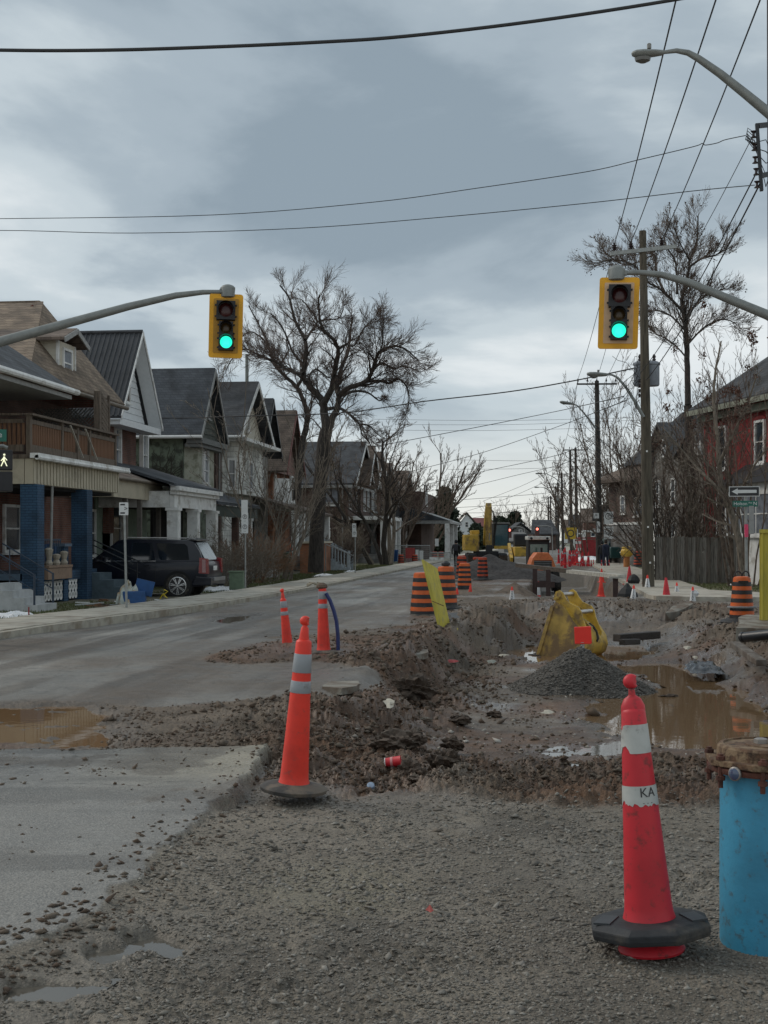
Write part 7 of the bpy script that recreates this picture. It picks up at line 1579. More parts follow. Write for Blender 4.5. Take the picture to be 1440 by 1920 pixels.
# ---------------------------------------------------------------- hydrant
HY = Thing('hydrant', 'yellow capped hydrant with orange body on the right sidewalk', 'hydrant', PD(1175, 1067, 80)); hb = HY.loc
HY.part('barrel', MB().lathe([(.22, 0), (.24, .05), (.19, .1), (.19, .7), (.24, .74)], 16, hb), mat('hydrant_orange', (.42, .16, .05), .6), smooth=True)
HY.part('bonnet', MB().lathe([(.27, .75), (.33, .85), (.34, 1.1), (.28, 1.2), (.30, 1.3), (.12, 1.38)], 12, hb), mat('hydrant_yellow', (.6, .38, .06), .6)); HY.part('outlet', MB().tube([hb+Vector((-.36, -.1, .95)), hb+Vector((.36, -.1, .95))], .12, 10), mat('hydrant_yellow', None))
# ================================================================ trees and shrubs
barkd = mat('bark_dark', (.050, .042, .036), .95, var=.35, scale=5, bump=.6, bscale=20, stretch=(3, 3, .7))
barkg = mat('bark_grey', (.17, .142, .112), .95, var=.3, scale=5, stretch=(3, 3, .7))
barkb = mat('bark_brown', (.125, .092, .070), .95, var=.3, scale=5)
twigr = mat('twig_reddish', (.100, .070, .056), .95, var=.3, scale=4)
class Tree:
    def __init__(s, seed): s.r = random.Random(seed); s.big = MB(); s.tw = MB(); s.ends = []
    def rv(s, k=1.):
        r = s.r; return Vector((r.gauss(0, k), r.gauss(0, k), r.gauss(0, k)))
    def branch(s, p, d, L_, r0, lv, P):
        """P: dict(nseg, wob, up, kids, kl, kr, ang, rmin, gr)"""
        r = s.r; n = max(2, P['nseg'][min(lv, len(P['nseg'])-1)]); pts = [Vector(p)]; dirs = [Vector(d)]; d = Vector(d).normalized()
        st = L_/n; g = P.get('gr', 0)
        for i in range(n):
            d = (d+s.rv(P['wob']*(1-.17*lv))+Vector((0, 0, P['up']-g*(i/n)*(lv > 0)))).normalized(); pts.append(pts[-1]+d*st); dirs.append(d.copy())
        r1 = max(P['rmin']*.6, r0*.35)
        rad = [r0+(r1-r0)*i/n for i in range(n+1)]
        (s.big if r0 > .035 else s.tw).tube(pts, rad, 6 if r0 > .08 else (4 if r0 > .03 else 3), False)
        s.kids(pts, dirs, rad, L_, lv, P)
        if lv >= P['lv']-1: s.ends.append(pts[-1])
    def kids(s, pts, dirs, rad, L_, lv, P, f0=.25):
        if lv >= P['lv']: return
        r = s.r; m = P['kids'][min(lv, len(P['kids'])-1)]; n = len(pts)-1; m = max(1, int(m*r.uniform(.75, 1.25)+.5))
        for k in range(m):
            f = f0+(1-f0)*(k+r.uniform(.1, .9))/m; i = min(n-1, int(f*n)); q = pts[i].lerp(pts[i+1], f*n-i); dd_ = dirs[min(i+1, n)]
            pr = s.rv(1); pr = (pr-dd_*pr.dot(dd_)).normalized(); a = P['ang']*r.uniform(.6, 1.35)
            nd = dd_*math.cos(a)+pr*math.sin(a); s.branch(q, nd, L_*P['kl']*r.uniform(.6, 1.2)*(1.15-.45*f), max(P['rmin'], min(rad[i]*P['kr'], P.get('rcap', 9)*(.55**lv))), lv+1, P)
    def limb(s, pts, r0, r1, P, L_, f0=.12, lv=0, n=None):
        """a limb traced through points, smooth, with branches along it"""
        Q = []; 
        for i in range(len(pts)-1):
            p0 = pts[max(i-1, 0)]; p1, p2 = pts[i], pts[i+1]; p3 = pts[min(i+2, len(pts)-1)]
            for k in range(5):
                t_ = k/5; Q.append(.5*((2*p1)+(p2-p0)*t_+(2*p0-5*p1+4*p2-p3)*t_*t_+(3*p1-p0-3*p2+p3)*t_**3))
        Q.append(pts[-1]); m = len(Q)-1; rad = [r0+(r1-r0)*(i/m)**.8 for i in range(m+1)]
        for i in range(1, m): Q[i] = Q[i]+s.rv(r0*.05)
        s.big.tube(Q, rad, 8, False); dirs = [(Q[min(i+1, m)]-Q[max(i-1, 0)]).normalized() for i in range(m+1)]
        PP = dict(P); 
        if n: PP['kids'] = [n]+list(P['kids'][1:])
        s.kids(Q, dirs, rad, L_, lv, PP, f0)
    def done(s, label, base, bark, twig, cat='tree', name='bare_tree'):
        T = Thing(name, label, cat, base)
        if s.big.v: T.part('trunk', s.big, bark, smooth=True)
        if s.tw.v: T.part('crown', s.tw, twig)
        return T
def zpt(x, y, d): return PD(440+x/3.43, 500+y/3.43, d)                   # from the enlarged crop of the crown
PT = dict(nseg=[6, 6, 5, 3], wob=.16, up=.03, kids=[10, 8, 6, 4], kl=.68, kr=.42, ang=.52, rmin=.0065, lv=3, rcap=.045)
tr = Tree(3); D0 = 65.; b0 = PD(592, 1062, D0)
def zl(l, dd_=0., dr=0.): return [zpt(x, y, D0+dd_*(i/(len(l)-1))+dr) for i, (x, y) in enumerate(l)]
tr.big.tube([b0-Vector((0, 0, .3)), PD(594, 1000, D0), PD(598, 930, D0), PD(604, 870, D0), PD(607, 830, D0), PD(612, 806, D0)], [.40, .36, .35, .34, .33, .31], 14, False)
for l, dd_, r0, r1, L_, n in (
    ([(590, 1060), (578, 960), (570, 880), (540, 830), (460, 740), (440, 690), (455, 600), (455, 480), (415, 400), (380, 320), (350, 200), (290, 120)], 2.0, .33, .035, 2.4, 22),
    ([(570, 885), (600, 830), (630, 760), (650, 640), (665, 540), (635, 470), (580, 420), (550, 350), (540, 240), (545, 180)], -2.5, .25, .035, 2.4, 20),
    ([(600, 1060), (625, 980), (655, 920), (670, 840), (660, 740), (690, 640), (730, 540), (740, 440), (760, 330)], 3.0, .30, .035, 2.4, 20),
    ([(672, 830), (730, 780), (840, 740), (880, 680), (910, 590), (940, 540), (1030, 510), (1110, 540), (1180, 600)], -3.5, .20, .03, 2.6, 22),
    ([(850, 738), (930, 735), (1000, 750), (1050, 720), (1110, 780), (1120, 880), (1095, 960)], -1, .12, .02, 1.8, 14),
    ([(890, 650), (950, 620), (1020, 655), (1100, 640), (1200, 680)], 3, .11, .02, 2.0, 14),
    ([(690, 825), (780, 800), (860, 812), (930, 860), (970, 830)], 3, .12, .02, 1.5, 9),
    ([(600, 915), (670, 910), (740, 950), (800, 1010), (820, 1080), (870, 1130)], -2, .14, .02, 1.5, 11),
    ([(800, 1015), (860, 1020), (910, 1070), (950, 1100)], 1, .07, .015, 1.2, 7),
    ([(440, 690), (380, 680), (320, 650), (240, 600), (150, 580), (70, 540)], 2, .14, .02, 2.2, 16),
    ([(455, 470), (490, 420), (530, 350), (480, 270), (430, 210)], 2.5, .11, .02, 2.0, 12),
    ([(665, 530), (720, 500), (770, 505), (830, 400), (900, 330)], -2, .11, .02, 2.1, 13),
    ([(460, 740), (520, 660), (610, 715), (640, 640)], 3, .08, .02, 1.6, 8),
    ([(540, 350), (600, 340), (670, 330), (700, 270)], -1, .07, .02, 1.8, 9),
    ([(910, 590), (950, 500), (950, 420), (960, 330)], -4, .08, .02, 1.9, 11),
    ([(560, 1050), (500, 980), (470, 985)], 1, .05, .015, 1.0, 4)):
    tr.limb(zl(l, dd_), r0*.72, r1, PT, L_*.92, n=int(n*1.45))
tr.done('big bare spreading street tree rising above the left houses', b0, barkd, twigr)
t2 = Tree(5); D0 = 74.
for l, dd_, r0, r1, L_, n in (
    ([(400, 1500), (428, 1200), (445, 1090), (468, 990), (455, 900), (400, 780), (310, 690), (250, 620), (215, 500), (160, 380), (90, 250)], 2, .34, .03, 2.6, 24),
    ([(400, 775), (430, 720), (445, 640), (380, 560), (340, 470), (300, 380), (230, 300)], -2, .16, .03, 2.4, 16),
    ([(310, 690), (240, 610), (140, 560), (60, 530), (-20, 600), (-60, 680)], -1, .15, .02, 2.2, 18),
    ([(300, 620), (345, 540), (335, 460), (400, 400)], 2, .09, .02, 2.0, 10),
    ([(215, 500), (150, 440), (90, 420), (20, 480)], 2, .08, .02, 2.0, 11)):
    t2.limb(zl(l, dd_), r0*.66, r1, PT, L_*.85, n=int(n*1.3))
t2.done('bare tree with a curving trunk close left of the big street tree', PD(560, 1050, 74), barkd, twigr)
# generic
def shrub(seed, label, base, h, spread, stems, m, tw, lv=3, r0=.03, kids=(6, 5, 4), kl=.5, wob=.14, up=.12, ang=.55, lean=(0, 0), rmin=.010, cat='shrub', name='bare_shrub', gr=0.):
    t = Tree(seed); P = dict(nseg=[6, 4, 3, 3], wob=wob, up=up, kids=list(kids), kl=kl, kr=.55, ang=ang, rmin=rmin, lv=lv, gr=gr); r = t.r
    for k in range(stems):
        a = r.uniform(0, 2*PI); f = r.uniform(0, 1)**.5; d = Vector((math.cos(a)*f*spread/h+lean[0], math.sin(a)*f*spread/h+lean[1], 1)); t.branch(Vector(base)+Vector((math.cos(a)*f*spread*.25, math.sin(a)*f*spread*.25, -.1)), d, h*r.uniform(.7, 1.05), r0*r.uniform(.7, 1.2), 0, P)
    return t, t.done(label, base, m, tw, cat, name)
def at(px, d, z=0.): p = PD(px, HZ, d); return Vector((p.x, p.y, z))
shrub(11, 'leafless light brown sapling clump before the orange brick house', at(520, 60), 8.6, 3.2, 6, barkg, barkg, 3, .06, (6, 5, 3), .42, .10, .04, .5, cat='tree', name='bare_tree', rmin=.012)
shrub(12, 'bare multi-stemmed sapling leaning by the pale stair', at(507, 62), 5.6, 3.4, 7, barkg, barkg, 3, .06, (7, 5, 3), .45, .10, .02, .6, cat='tree', name='bare_tree', rmin=.011)
0 and shrub(13, 'thin bare sapling in front of the white block house', at(488, 66), 6.5, 2.2, 6, barkg, barkg, 3, .045, (6, 5, 3), .4, .12, .03, .6, cat='tree', name='bare_tree', rmin=.011)
shrub(14, 'dense bare brown hedge between car and parking sign', at(428, 49), 2.05, 2.4, 34, barkg, barkg, 3, .022, (7, 5, 3), .5, .18, .03, .7, rmin=.007)
shrub(15, 'russet bare bush right of the parking sign', at(478, 56), 1.9, 1.5, 30, mat('russet_twig', (.19, .105, .06), .9), mat('russet_twig', None), 3, .02, (7, 5, 3), .5, .16, .04, .6, rmin=.007)
shrub(16, 'low bare bush beside the brick stair wall', at(634, 80), 1.9, 1.6, 26, barkb, barkb, 2, .025, (7, 5), .5, .16, .04, .6, rmin=.012)
_t, LT = shrub(17, 'leaning bare tree with dark trunk at the balcony house', at(716, 96), 9.5, 3.5, 3, barkd, barkb, 4, .20, (8, 6, 5, 3), .46, .12, .05, .65, lean=(-.22, 0), cat='tree', name='bare_tree', rmin=.014)
shrub(18, 'second bare street tree with pale trunk right of the leaning one', at(722, 99), 8.2, 4.2, 3, barkg, barkb, 4, .22, (8, 6, 5, 3), .5, .14, .05, .7, lean=(.05, 0), cat='tree', name='bare_tree', rmin=.014)
shrub(19, 'brown tangled bare tree before the dark flat-topped house', at(752, 118), 8.6, 4.6, 6, barkb, barkb, 4, .16, (8, 6, 4, 3), .46, .14, .05, .6, cat='tree', name='bare_tree', rmin=.016)
shrub(20, 'upright fan-shaped bare tree behind the gabled houses', at(775, 165), 13.2, 11, 12, barkb, barkb, 4, .20, (7, 5, 4, 3), .42, .10, .08, .45, cat='tree', name='bare_tree', rmin=.016)
shrub(29, 'pale bare bush under the balcony house porch', at(650, 92), 2.6, 2.4, 24, barkg, barkg, 2, .03, (7, 5), .5, .16, .04, .6, rmin=.013)
# tree of heaven behind the transformer pole, traced, with seed clusters
seedm = mat('seed_cluster', (.105, .050, .034), .95, var=.3, scale=9); seedd = mat('seed_dark', (.055, .038, .032), .95)
def leafballs(T, pts, rad, m, n=16, seed=1, name='seed_clusters', sz=.05, sq=1.):
    rr = np.random.default_rng(seed); V = []; F = []; b = 0
    C = np.repeat(np.array([tuple(p) for p in pts]), n, 0); N_ = len(C); off = rr.normal(0, rad*.5, (N_, 3)); off[:, 2] *= sq; C = C+off; A = rr.normal(0, 1, (N_, 3)); A /= np.linalg.norm(A, axis=1)[:, None]; B = np.cross(A, rr.normal(0, 1, (N_, 3))); B /= np.linalg.norm(B, axis=1)[:, None]; s_ = sz*rr.uniform(.6, 1.3, N_)[:, None]
    V = np.stack([C-A*s_, C+B*s_*.6, C+A*s_, C-B*s_*.6], 1).reshape(-1, 3)-np.array(tuple(T.loc)); F = np.arange(N_*4).reshape(-1, 4)
    me = fast_mesh(name, V, F, m); o = bpy.data.objects.new(name, me); COL.objects.link(o); o.parent = T.o; o['kind'] = 'stuff'; return o
PA = dict(nseg=[6, 5, 4, 3], wob=.13, up=.09, kids=[8, 6, 5, 3], kl=.66, kr=.42, ang=.52, rmin=.0075, lv=3, rcap=.04)
t3 = Tree(31); D3 = 62.
R_ = lambda l, dd_=0: [PD(1090+x/4.114, 380+y/4.114, D3+dd_*i/(len(l)-1)) for i, (x, y) in enumerate(l)]
t3.big.tube([PD(1297, 1040, D3), PD(1296, 900, D3), PD(1290, 760, D3)], [.26, .22, .20], 10, False)
for l, dd_, r0, r1, L_, n in (
    ([(822, 1560), (815, 1200), (810, 1000), (790, 860), (775, 740), (815, 600), (840, 430), (890, 300), (900, 100)], 2, .20, .03, 2.0, 26),
    ([(780, 840), (700, 750), (600, 660), (510, 610), (400, 480), (240, 440), (120, 470)], -2, .10, .02, 1.8, 20),
    ([(740, 700), (735, 560), (720, 440), (640, 300), (680, 170)], 2, .09, .02, 1.8, 16),
    ([(640, 700), (580, 540), (560, 400), (430, 380), (330, 230)], 2, .08, .02, 1.6, 15),
    ([(830, 500), (930, 430), (1060, 390), (1120, 270)], -2, .08, .02, 1.6, 14),
    ([(560, 400), (350, 480), (200, 400), (140, 310)], 3, .05, .02, 1.4, 12),
    ([(835, 440), (770, 330), (720, 200)], -2, .06, .02, 1.5, 11),
    ([(815, 900), (900, 760), (1000, 700), (1110, 660)], 1, .08, .02, 1.6, 12),
    ([(810, 1000), (700, 880), (590, 830), (530, 850)], 1, .07, .02, 1.5, 12),
    ([(815, 1100), (950, 960), (1100, 900), (1200, 940)], -1, .07, .02, 1.8, 14),
    ([(815, 1200), (700, 1080), (560, 1000), (520, 940)], 2, .06, .02, 1.6, 12)):
    t3.limb(R_(l, dd_), r0*.75, r1, PA, L_, n=int(n*1.9))
T3 = t3.done('tall bare tree with clustered seed heads behind the transformer pole', at(1297, D3), barkd, barkb)
e3 = [p for p in t3.ends]; random.Random(4).shuffle(e3); leafballs(T3, e3[:220], .16, seedd, 7, 3, sz=.05)
def seedclump(seed, label, px, d, h, spread, stems, ncl, rad=.16, sz=.055, n=26, **k):
    t, T = shrub(seed, label, at(px, d), h, spread, stems, barkb, twigr, **k)
    en = [p for p in t.ends if p.z > h*.70]; t.r.shuffle(en); leafballs(T, en[:ncl], rad, seedm, n, seed, sz=sz); return T
seedclump(41, 'sumac thicket with dark red seed heads before the red house roof', 1400, 50, 8.6, 3.6, 11, 44, lv=3, r0=.06, kids=(6, 4, 3), kl=.38, wob=.09, up=.10, ang=.45, cat='tree', name='sumac')
seedclump(42, 'brown sumac clump left of the red house', 1348, 56, 8.0, 3.6, 11, 30, rad=.13, lv=3, r0=.06, kids=(7, 5, 3), kl=.42, wob=.11, up=.08, ang=.5, cat='tree', name='sumac')
shrub(43, 'dense bare thicket behind the wooden fence near the transformer pole', at(1262, 60), 7.2, 4.4, 14, barkb, barkb, 3, .06, (7, 5, 4), .42, .12, .06, .55, rmin=.012)
shrub(44, 'bare thicket with pale twigs before the grey gabled house', at(1310, 58), 6.6, 4.4, 13, barkg, barkg, 3, .06, (7, 5, 4), .44, .13, .06, .6, rmin=.011)
shrub(45, 'low bare brush tangled along the top of the wooden fence', at(1290, 56.5), 3.6, 4.2, 16, barkb, barkb, 3, .04, (7, 5, 4), .45, .16, .03, .7, rmin=.010)
t5 = Tree(46); PL = dict(nseg=[5, 4, 3, 3], wob=.15, up=.05, kids=[8, 5, 3], kl=.5, kr=.5, ang=.7, rmin=.010, lv=3)
t5.limb([PD(*q) for q in ((1397, 1078, 49), (1385, 1010, 49), (1367, 950, 49.3), (1352, 900, 49.5), (1345, 820, 50), (1338, 730, 50.5), (1352, 640, 51))], .17, .03, PL, 2.4, n=16)
t5.limb([PD(*q) for q in ((1362, 940, 49), (1340, 910, 49), (1310, 880, 49.5), (1280, 845, 50), (1240, 800, 50))], .08, .02, PL, 2.2, n=13)
t5.limb([PD(*q) for q in ((1348, 870, 49.5), (1372, 820, 49), (1400, 760, 48.6), (1420, 700, 48))], .08, .02, PL, 2.0, n=11)
t5.limb([PD(*q) for q in ((1380, 1000, 49), (1388, 930, 48.6), (1410, 880, 48), (1440, 840, 47.5), (1480, 790, 47))], .06, .02, PL, 2.0, n=11)
t5.done('bare grey-barked tree leaning left in front of the fence and red house', at(1397, 49), barkg, barkg)
shrub(47, 'small bare spreading shrub against the pale wall behind the fence', at(1258, 58), 5.2, 3.0, 6, barkd, barkd, 3, .06, (8, 5, 3), .42, .10, .06, .6, rmin=.010)
# small trees by the pole row and at the end of the street
for k, (px, d, h, sp, lb) in enumerate(((1180, 110, 12.5, 5.5, 'pale fan-shaped bare tree left of the transformer pole'), (1104, 112, 8.2, 4.0, 'bare tree between the third pole and the crowded row'), (1150, 120, 8.5, 4.0, 'bare tree right of the third pole by the dark eaves'), (1035, 260, 9.5, 11, 'far bare tree behind the tractor cab'), (1000, 280, 9.0, 10, 'far bare tree left of the red far signal'), (955, 300, 9.5, 8, 'far bare tree behind the excavator cab'), (925, 310, 8.5, 9, 'far bare tree behind the excavator boom'))):
    shrub(60+k, lb, at(px, d), h, sp, 8, barkb, barkb, 3 if d > 200 else 4, .10, (7, 5, 4, 3), .45, .13, .07, .5, cat='tree', name='bare_tree', rmin=.012*d/100 if d < 200 else .022)
# evergreens
evm = mat('evergreen', (.030, .042, .024), .9, var=.4, scale=2, col2=(.012, .017, .010))
def evergreen(seed, label, base, h, r, n=5200, sz=.28):
    T = Thing('evergreen_tree', label, 'tree', base); T.part('trunk', MB().tube([base, base+Vector((0, 0, h*.95))], [r*.07, .03], 8, False), barkd)
    bo_ = MB(); rr = random.Random(seed); pts = []
    for k in range(110):
        f = rr.uniform(.06, .98); a = rr.uniform(0, 6.28); L_ = r*(1-f)**.75*rr.uniform(.65, 1.12)+.15; p0 = base+Vector((0, 0, h*f)); p1 = p0+Vector((math.cos(a)*L_, math.sin(a)*L_, -L_*.18+rr.uniform(-.1, .2))); bo_.tube([p0, p1], [.05, .02], 3, False)
        for j in range(8): q = p0.lerp(p1, .25+.75*(j/8)**.8); pts.append(q)
    T.part('branches', bo_, barkd); leafballs(T, pts, r*.16, evm, n//len(pts)*3+6, seed, 'needles', sz, sq=.6); return T
evergreen(71, 'tall dark evergreen at the end of the left house row', at(831, 185), 8.9, 3.6, 6000, .30)
evergreen(72, 'lower evergreen mass at the left foot of the tall evergreen', at(806, 180), 7.4, 3.0, 4000, .30)
evergreen(73, 'far dark evergreen behind the excavator cab', at(938, 290), 6.6, 4.0, 3000, .4); evergreen(74, 'far pointed evergreen left of the tractor', at(965, 292), 7.8, 3.6, 3000, .4); evergreen(75, 'small dark evergreen bush before the white far gable', at(893, 240), 4.4, 3.0, 2000, .35)
# grass of the yards
rg = np.random.default_rng(17)
def grass(name, label, n, fx, m, h=(.03, .09)):
    X0, Y0 = fx(n); n = len(X0); s0, d0 = X0*CT+Y0*ST, -X0*ST+Y0*CT; Z0, _ = terrain(s0, d0); H = rg.uniform(*h, n); a = rg.uniform(0, 2*PI, n); w = .008+.00025*d0; lx, ly = rg.normal(0, .03, n), rg.normal(0, .03, n)
    V = np.stack([np.stack([X0-np.cos(a)*w, Y0-np.sin(a)*w, Z0-.01], 1), np.stack([X0+np.cos(a)*w, Y0+np.sin(a)*w, Z0-.01], 1), np.stack([X0+lx, Y0+ly, Z0+H], 1)], 1).reshape(-1, 3)
    me = fast_mesh(name, V, np.arange(n*3).reshape(-1, 3), m); o = bpy.data.objects.new(name, me); COL.objects.link(o); o['kind'] = 'stuff'; o['label'] = label
gm1 = mat('winter_grass', (.085, .10, .035), .9, var=.4, scale=.8, col2=(.12, .095, .05))
def f1(n):
    Y0 = rg.uniform(22, 95, n); k = np.interp(Y0, [a for a, b in KL], [b for a, b in KL]); X0 = k-1.95-rg.uniform(0, 3.2, n); X0 += 0; keep = (fbm(X0, Y0, .6, 4, 115) > -.28) & ~((Y0 > 38.6) & (Y0 < 44.2)); return X0[keep], Y0[keep]
grass('grass', 'patchy winter grass along the left front yards', 26000, f1, gm1)
def f2(n): X0 = rg.uniform(5.5, 17, n); Y0 = rg.uniform(45, 60, n); keep = (fbm(X0, Y0, .6, 4, 115) > -.3); return X0[keep], Y0[keep]
grass('grass', 'green grass patch in front of the wooden fence', 12000, f2, gm1)
# ================================================================ vehicles and machines
# black estate SUV, tail towards the street
paint = mat('car_black', (.006, .008, .016), .30, var=.1, scale=1, spec=.35, coat=.25)
cglass = mat('car_glass', (.012, .016, .022), .05, var=.1, spec=.9); tyre = mat('tyre', (.018, .018, .018), .85, var=.2, scale=10, dirt=(.06, .052, .042), dscale=5, dthr=.55); chrome = mat('chrome', (.55, .56, .58), .22, metal=.9); taill = mat('tail_red', (.22, .012, .016), .2, spec=.8)
cx_, cy_ = -10.75, 41.6; gz_ = -.12
SV = Thing('suv', 'black estate SUV parked in the driveway with its tail to the street', 'car', (cx_-2.5, cy_+.9, gz_))
L0 = 5.1
def sp(u, v, z): return Vector((cx_-u, cy_+v, gz_+z))                    # u from tail forward, v from near side to far side
W_ = 2.0
bodyp = [(0.06, .52), (.0, .75), (.06, 1.05), (.10, 1.18), (3.75, 1.16), (4.95, 1.02), (5.08, .85), (5.1, .45), (4.9, .36), (.25, .36)]
mb = MB(); mb.prism([sp(u, 0, z) for u, z in bodyp], (0, W_, 0)); SV.part('body', mb, paint, bevel=.06, smooth=True)
gh = [(.14, 1.12), (.30, 1.50), (.50, 1.80), (.70, 1.86), (2.6, 1.90), (3.0, 1.86), (3.95, 1.14)]
V = [sp(u, .05+.13*max(0, (z-1.12)/.78), z) for u, z in gh]+[sp(u, W_-.05-.13*max(0, (z-1.12)/.78), z) for u, z in gh]; n = len(gh)
SV.part('cabin', MB().add(V, [tuple(range(n)), tuple(reversed(range(n, 2*n)))]+[(i, n+i, n+(i+1) % n, (i+1) % n) for i in range(n)]), paint, bevel=.03, smooth=True)
def sidepan(pts, nm='side_window', m=cglass, off=.012):
    P = [sp(u, .05+.13*(z-1.12)/.78-off, z) for u, z in pts]; SV.part(nm, MB().prism(P, (0, .008, 0)), m)
sidepan([(.62, 1.22), (1.55, 1.22), (1.62, 1.28), (1.72, 1.76), (.80, 1.74), (.70, 1.66)]); sidepan([(1.75, 1.22), (2.55, 1.22), (2.55, 1.78), (1.86, 1.77)]); sidepan([(2.66, 1.22), (3.62, 1.22), (3.12, 1.70), (2.95, 1.77), (2.66, 1.78)])
SV.part('chrome_strip', MB().beam(sp(1.7, -.006, 1.185), sp(3.7, -.006, 1.185), .02, .025), chrome)
V = [sp(.17, .22, 1.20), sp(.17, W_-.22, 1.20), sp(.485, W_-.30, 1.76), sp(.485, .30, 1.76)]; nx = (V[1]-V[0]).cross(V[3]-V[0]).normalized(); nx = nx if nx.x > 0 else -nx
SV.part('rear_window', MB().prism([v+nx*.035 for v in V], nx*.01), mat('rear_glass', (.18, .20, .21), .08, var=.2, spec=.9))
SV.part('spoiler', MB().prism([sp(.42, .2, 1.83), sp(.42, W_-.2, 1.83), sp(.75, W_-.2, 1.89), sp(.75, .2, 1.89)], (0, 0, .035)), paint)
SV.part('roof_rack', MB().beam(sp(.95, .22, 1.925), sp(2.7, .22, 1.945), .03, .03).beam(sp(.95, W_-.22, 1.925), sp(2.7, W_-.22, 1.945), .03, .03), mat('rack_silver', (.5, .5, .5), .4, metal=.6))
SV.part('glass_roof_panel', MB().prism([sp(1.0, .3, 1.898), sp(2.2, .3, 1.91), sp(2.2, W_-.3, 1.91), sp(1.0, W_-.3, 1.898)], (0, 0, .006)), cglass)  # thin panel of the dark car glass laid on the roof
for v0 in (-.005, W_-.19): SV.part('tail_light', MB().prism([sp(.0, v0+.002, .78), sp(.30, v0+.002, .80), sp(.27, v0+.002, 1.30), sp(.02, v0+.002, 1.26)], (0, .19, 0)), taill)
SV.part('tail_light_core', MB().prism([sp(.06, -.012, .82), sp(.18, -.012, .82), sp(.18, -.012, 1.24), sp(.07, -.012, 1.22)], (0, .01, 0)), mat('tail_pale', (.35, .20, .20), .3))
SV.part('bumper', MB().prism([sp(-.10, .0, .40), sp(-.12, .0, .66), sp(.40, -.02, .70), (sp(.55, -.02, .40))], (0, W_, 0)), paint, bevel=.03); SV.part('bumper_step', MB().box(cx_+.07, cx_+.15, cy_+.3, cy_+W_-.3, gz_+.55, gz_+.66), mat('silver_bumper', (.3, .3, .3), .4, metal=.5))
SV.part('licence_plate', MB().box(cx_-.02, cx_+.01, cy_+.78, cy_+1.2, gz_+.88, gz_+1.02), trim); SV.part('tow_hitch', MB().obox(sp(-.18, 1.0, .40), (.22, .08, .07)), metal_k)
SV.part('mirror', MB().obox(sp(3.35, -.12, 1.22), (.12, .22, .18)), paint, bevel=.03); SV.part('mirror_glass', MB().obox(sp(3.28, -.12, 1.22), (.01, .18, .14)), chrome)
for u in (2.62, 1.72): SV.part('door_seam', MB().beam(sp(u, -.002, .5), sp(u, -.002, 1.16), .012, .006, up=(1, 0, 0)), metal_k)
for u in (1.9, 2.85): SV.part('door_handle', MB().beam(sp(u, -.02, 1.04), sp(u+.2, -.02, 1.04), .03, .03), paint)
for u in (.98, 4.15):
    SV.part('wheel_arch', MB().tube([sp(u, -.004, .40), sp(u, .3, .40)], .475, 28), mat('arch_black', (.006, .006, .007), .8), smooth=True)
    for v0, sg in ((-.02, 1), (W_-.25, 1)):
        wh = SV.part('wheel', MB().tube([sp(u, v0, .395), sp(u, v0+.27, .395)], .395, 36), tyre, smooth=True, bevel=.02)
        if v0 < 0:
            SV.part('rim', MB().tube([sp(u, v0-.004, .395), sp(u, v0+.02, .395)], .285, 36), mat('rim_dark', (.03, .03, .032), .5), parent=wh, smooth=True)
            SV.part('rim_lip', MB().lathe([(.265, 0), (.29, .004), (.29, .014), (.265, .016)], 36, sp(u, v0-.004, .395), M=Matrix.Rotation(PI/2, 3, 'X'), cap=False), chrome, parent=wh, smooth=True)
            sk = MB()
            for k in range(7):
                a = 2*PI*k/7+.2
                for da in (-.13, .13): sk.beam(sp(u+.06*math.cos(a+da), v0-.012, .395+.06*math.sin(a+da)), sp(u+.27*math.cos(a+da*.8), v0-.008, .395+.27*math.sin(a+da*.8)), .026, .02, up=(0, 1, 0))
            sk.tube([sp(u, v0-.02, .395), sp(u, v0+.0, .395)], .05, 14); SV.part('spokes', sk, chrome, parent=wh)
# things by the driveway
bp0 = gl(252, 1137); kb = SD(bp0.x, bp0.y)[1]/FPX
BX = Thing('recycling_box', 'blue recycling box heaped with a pale plastic bag at the curb', 'recycling box', bp0); blu = mat('bin_blue', (.015, .075, .22), .5, var=.1, scale=4)
BX.part('box', MB().obox(bp0+Vector((0, 0, .22)), (.62, .45, .42), Matrix.Rotation(.2, 3, 'Z')), blu, bevel=.03); BX.part('lid_flap', MB().obox(bp0+Vector((.25, .1, .52)), (.5, .03, .42), Matrix.Rotation(.25, 3, 'Y')@Matrix.Rotation(.3, 3, 'Z')), blu)
bg = mat('pale_bag', (.42, .46, .42), .35, var=.2, scale=6, dirt=(.35, .26, .16), dscale=4, dthr=.52)
o = blob('plastic_bag', bp0+Vector((-.16, -.08, .10)), .30, .26, .52, bg, 'pale translucent plastic bag bulging out of the blue box', 'bag', seed=5, lump=.7)
yt = Thing('yellow_bow', 'yellow twisted strap lying by the rear wheel of the black car', 'strap', gl(306, 1124)); yt.part('strap', MB().tube([yt.loc+Vector(v) for v in ((-.1, 0, .02), (0, 0, .18), (.12, 0, .05), (-.02, .02, .12), (.14, 0, .25), (.02, 0, .30))], .022, 6), mat('strap_yellow', (.6, .45, .03), .5))
TB = Thing('debris_heap', 'scattered boards and rubbish along the driveway edge', 'debris', gl(285, 1140)); rr = random.Random(2)
for k in range(26):
    q = gl(rr.uniform(150, 335), rr.uniform(1127, 1143)); a = rr.uniform(-.5, .5)+PI*.1; l = rr.uniform(.15, .8); TB.part('board', MB().obox(q+Vector((0, 0, .03+rr.uniform(0, .05))), (l, rr.uniform(.04, .14), .03), Matrix.Rotation(a, 3, 'Z')@Matrix.Rotation(rr.uniform(-.12, .12), 3, 'Y')), (wood_b, wood_g, stp, trim, mudd)[k % 5 if k % 4 else 0])
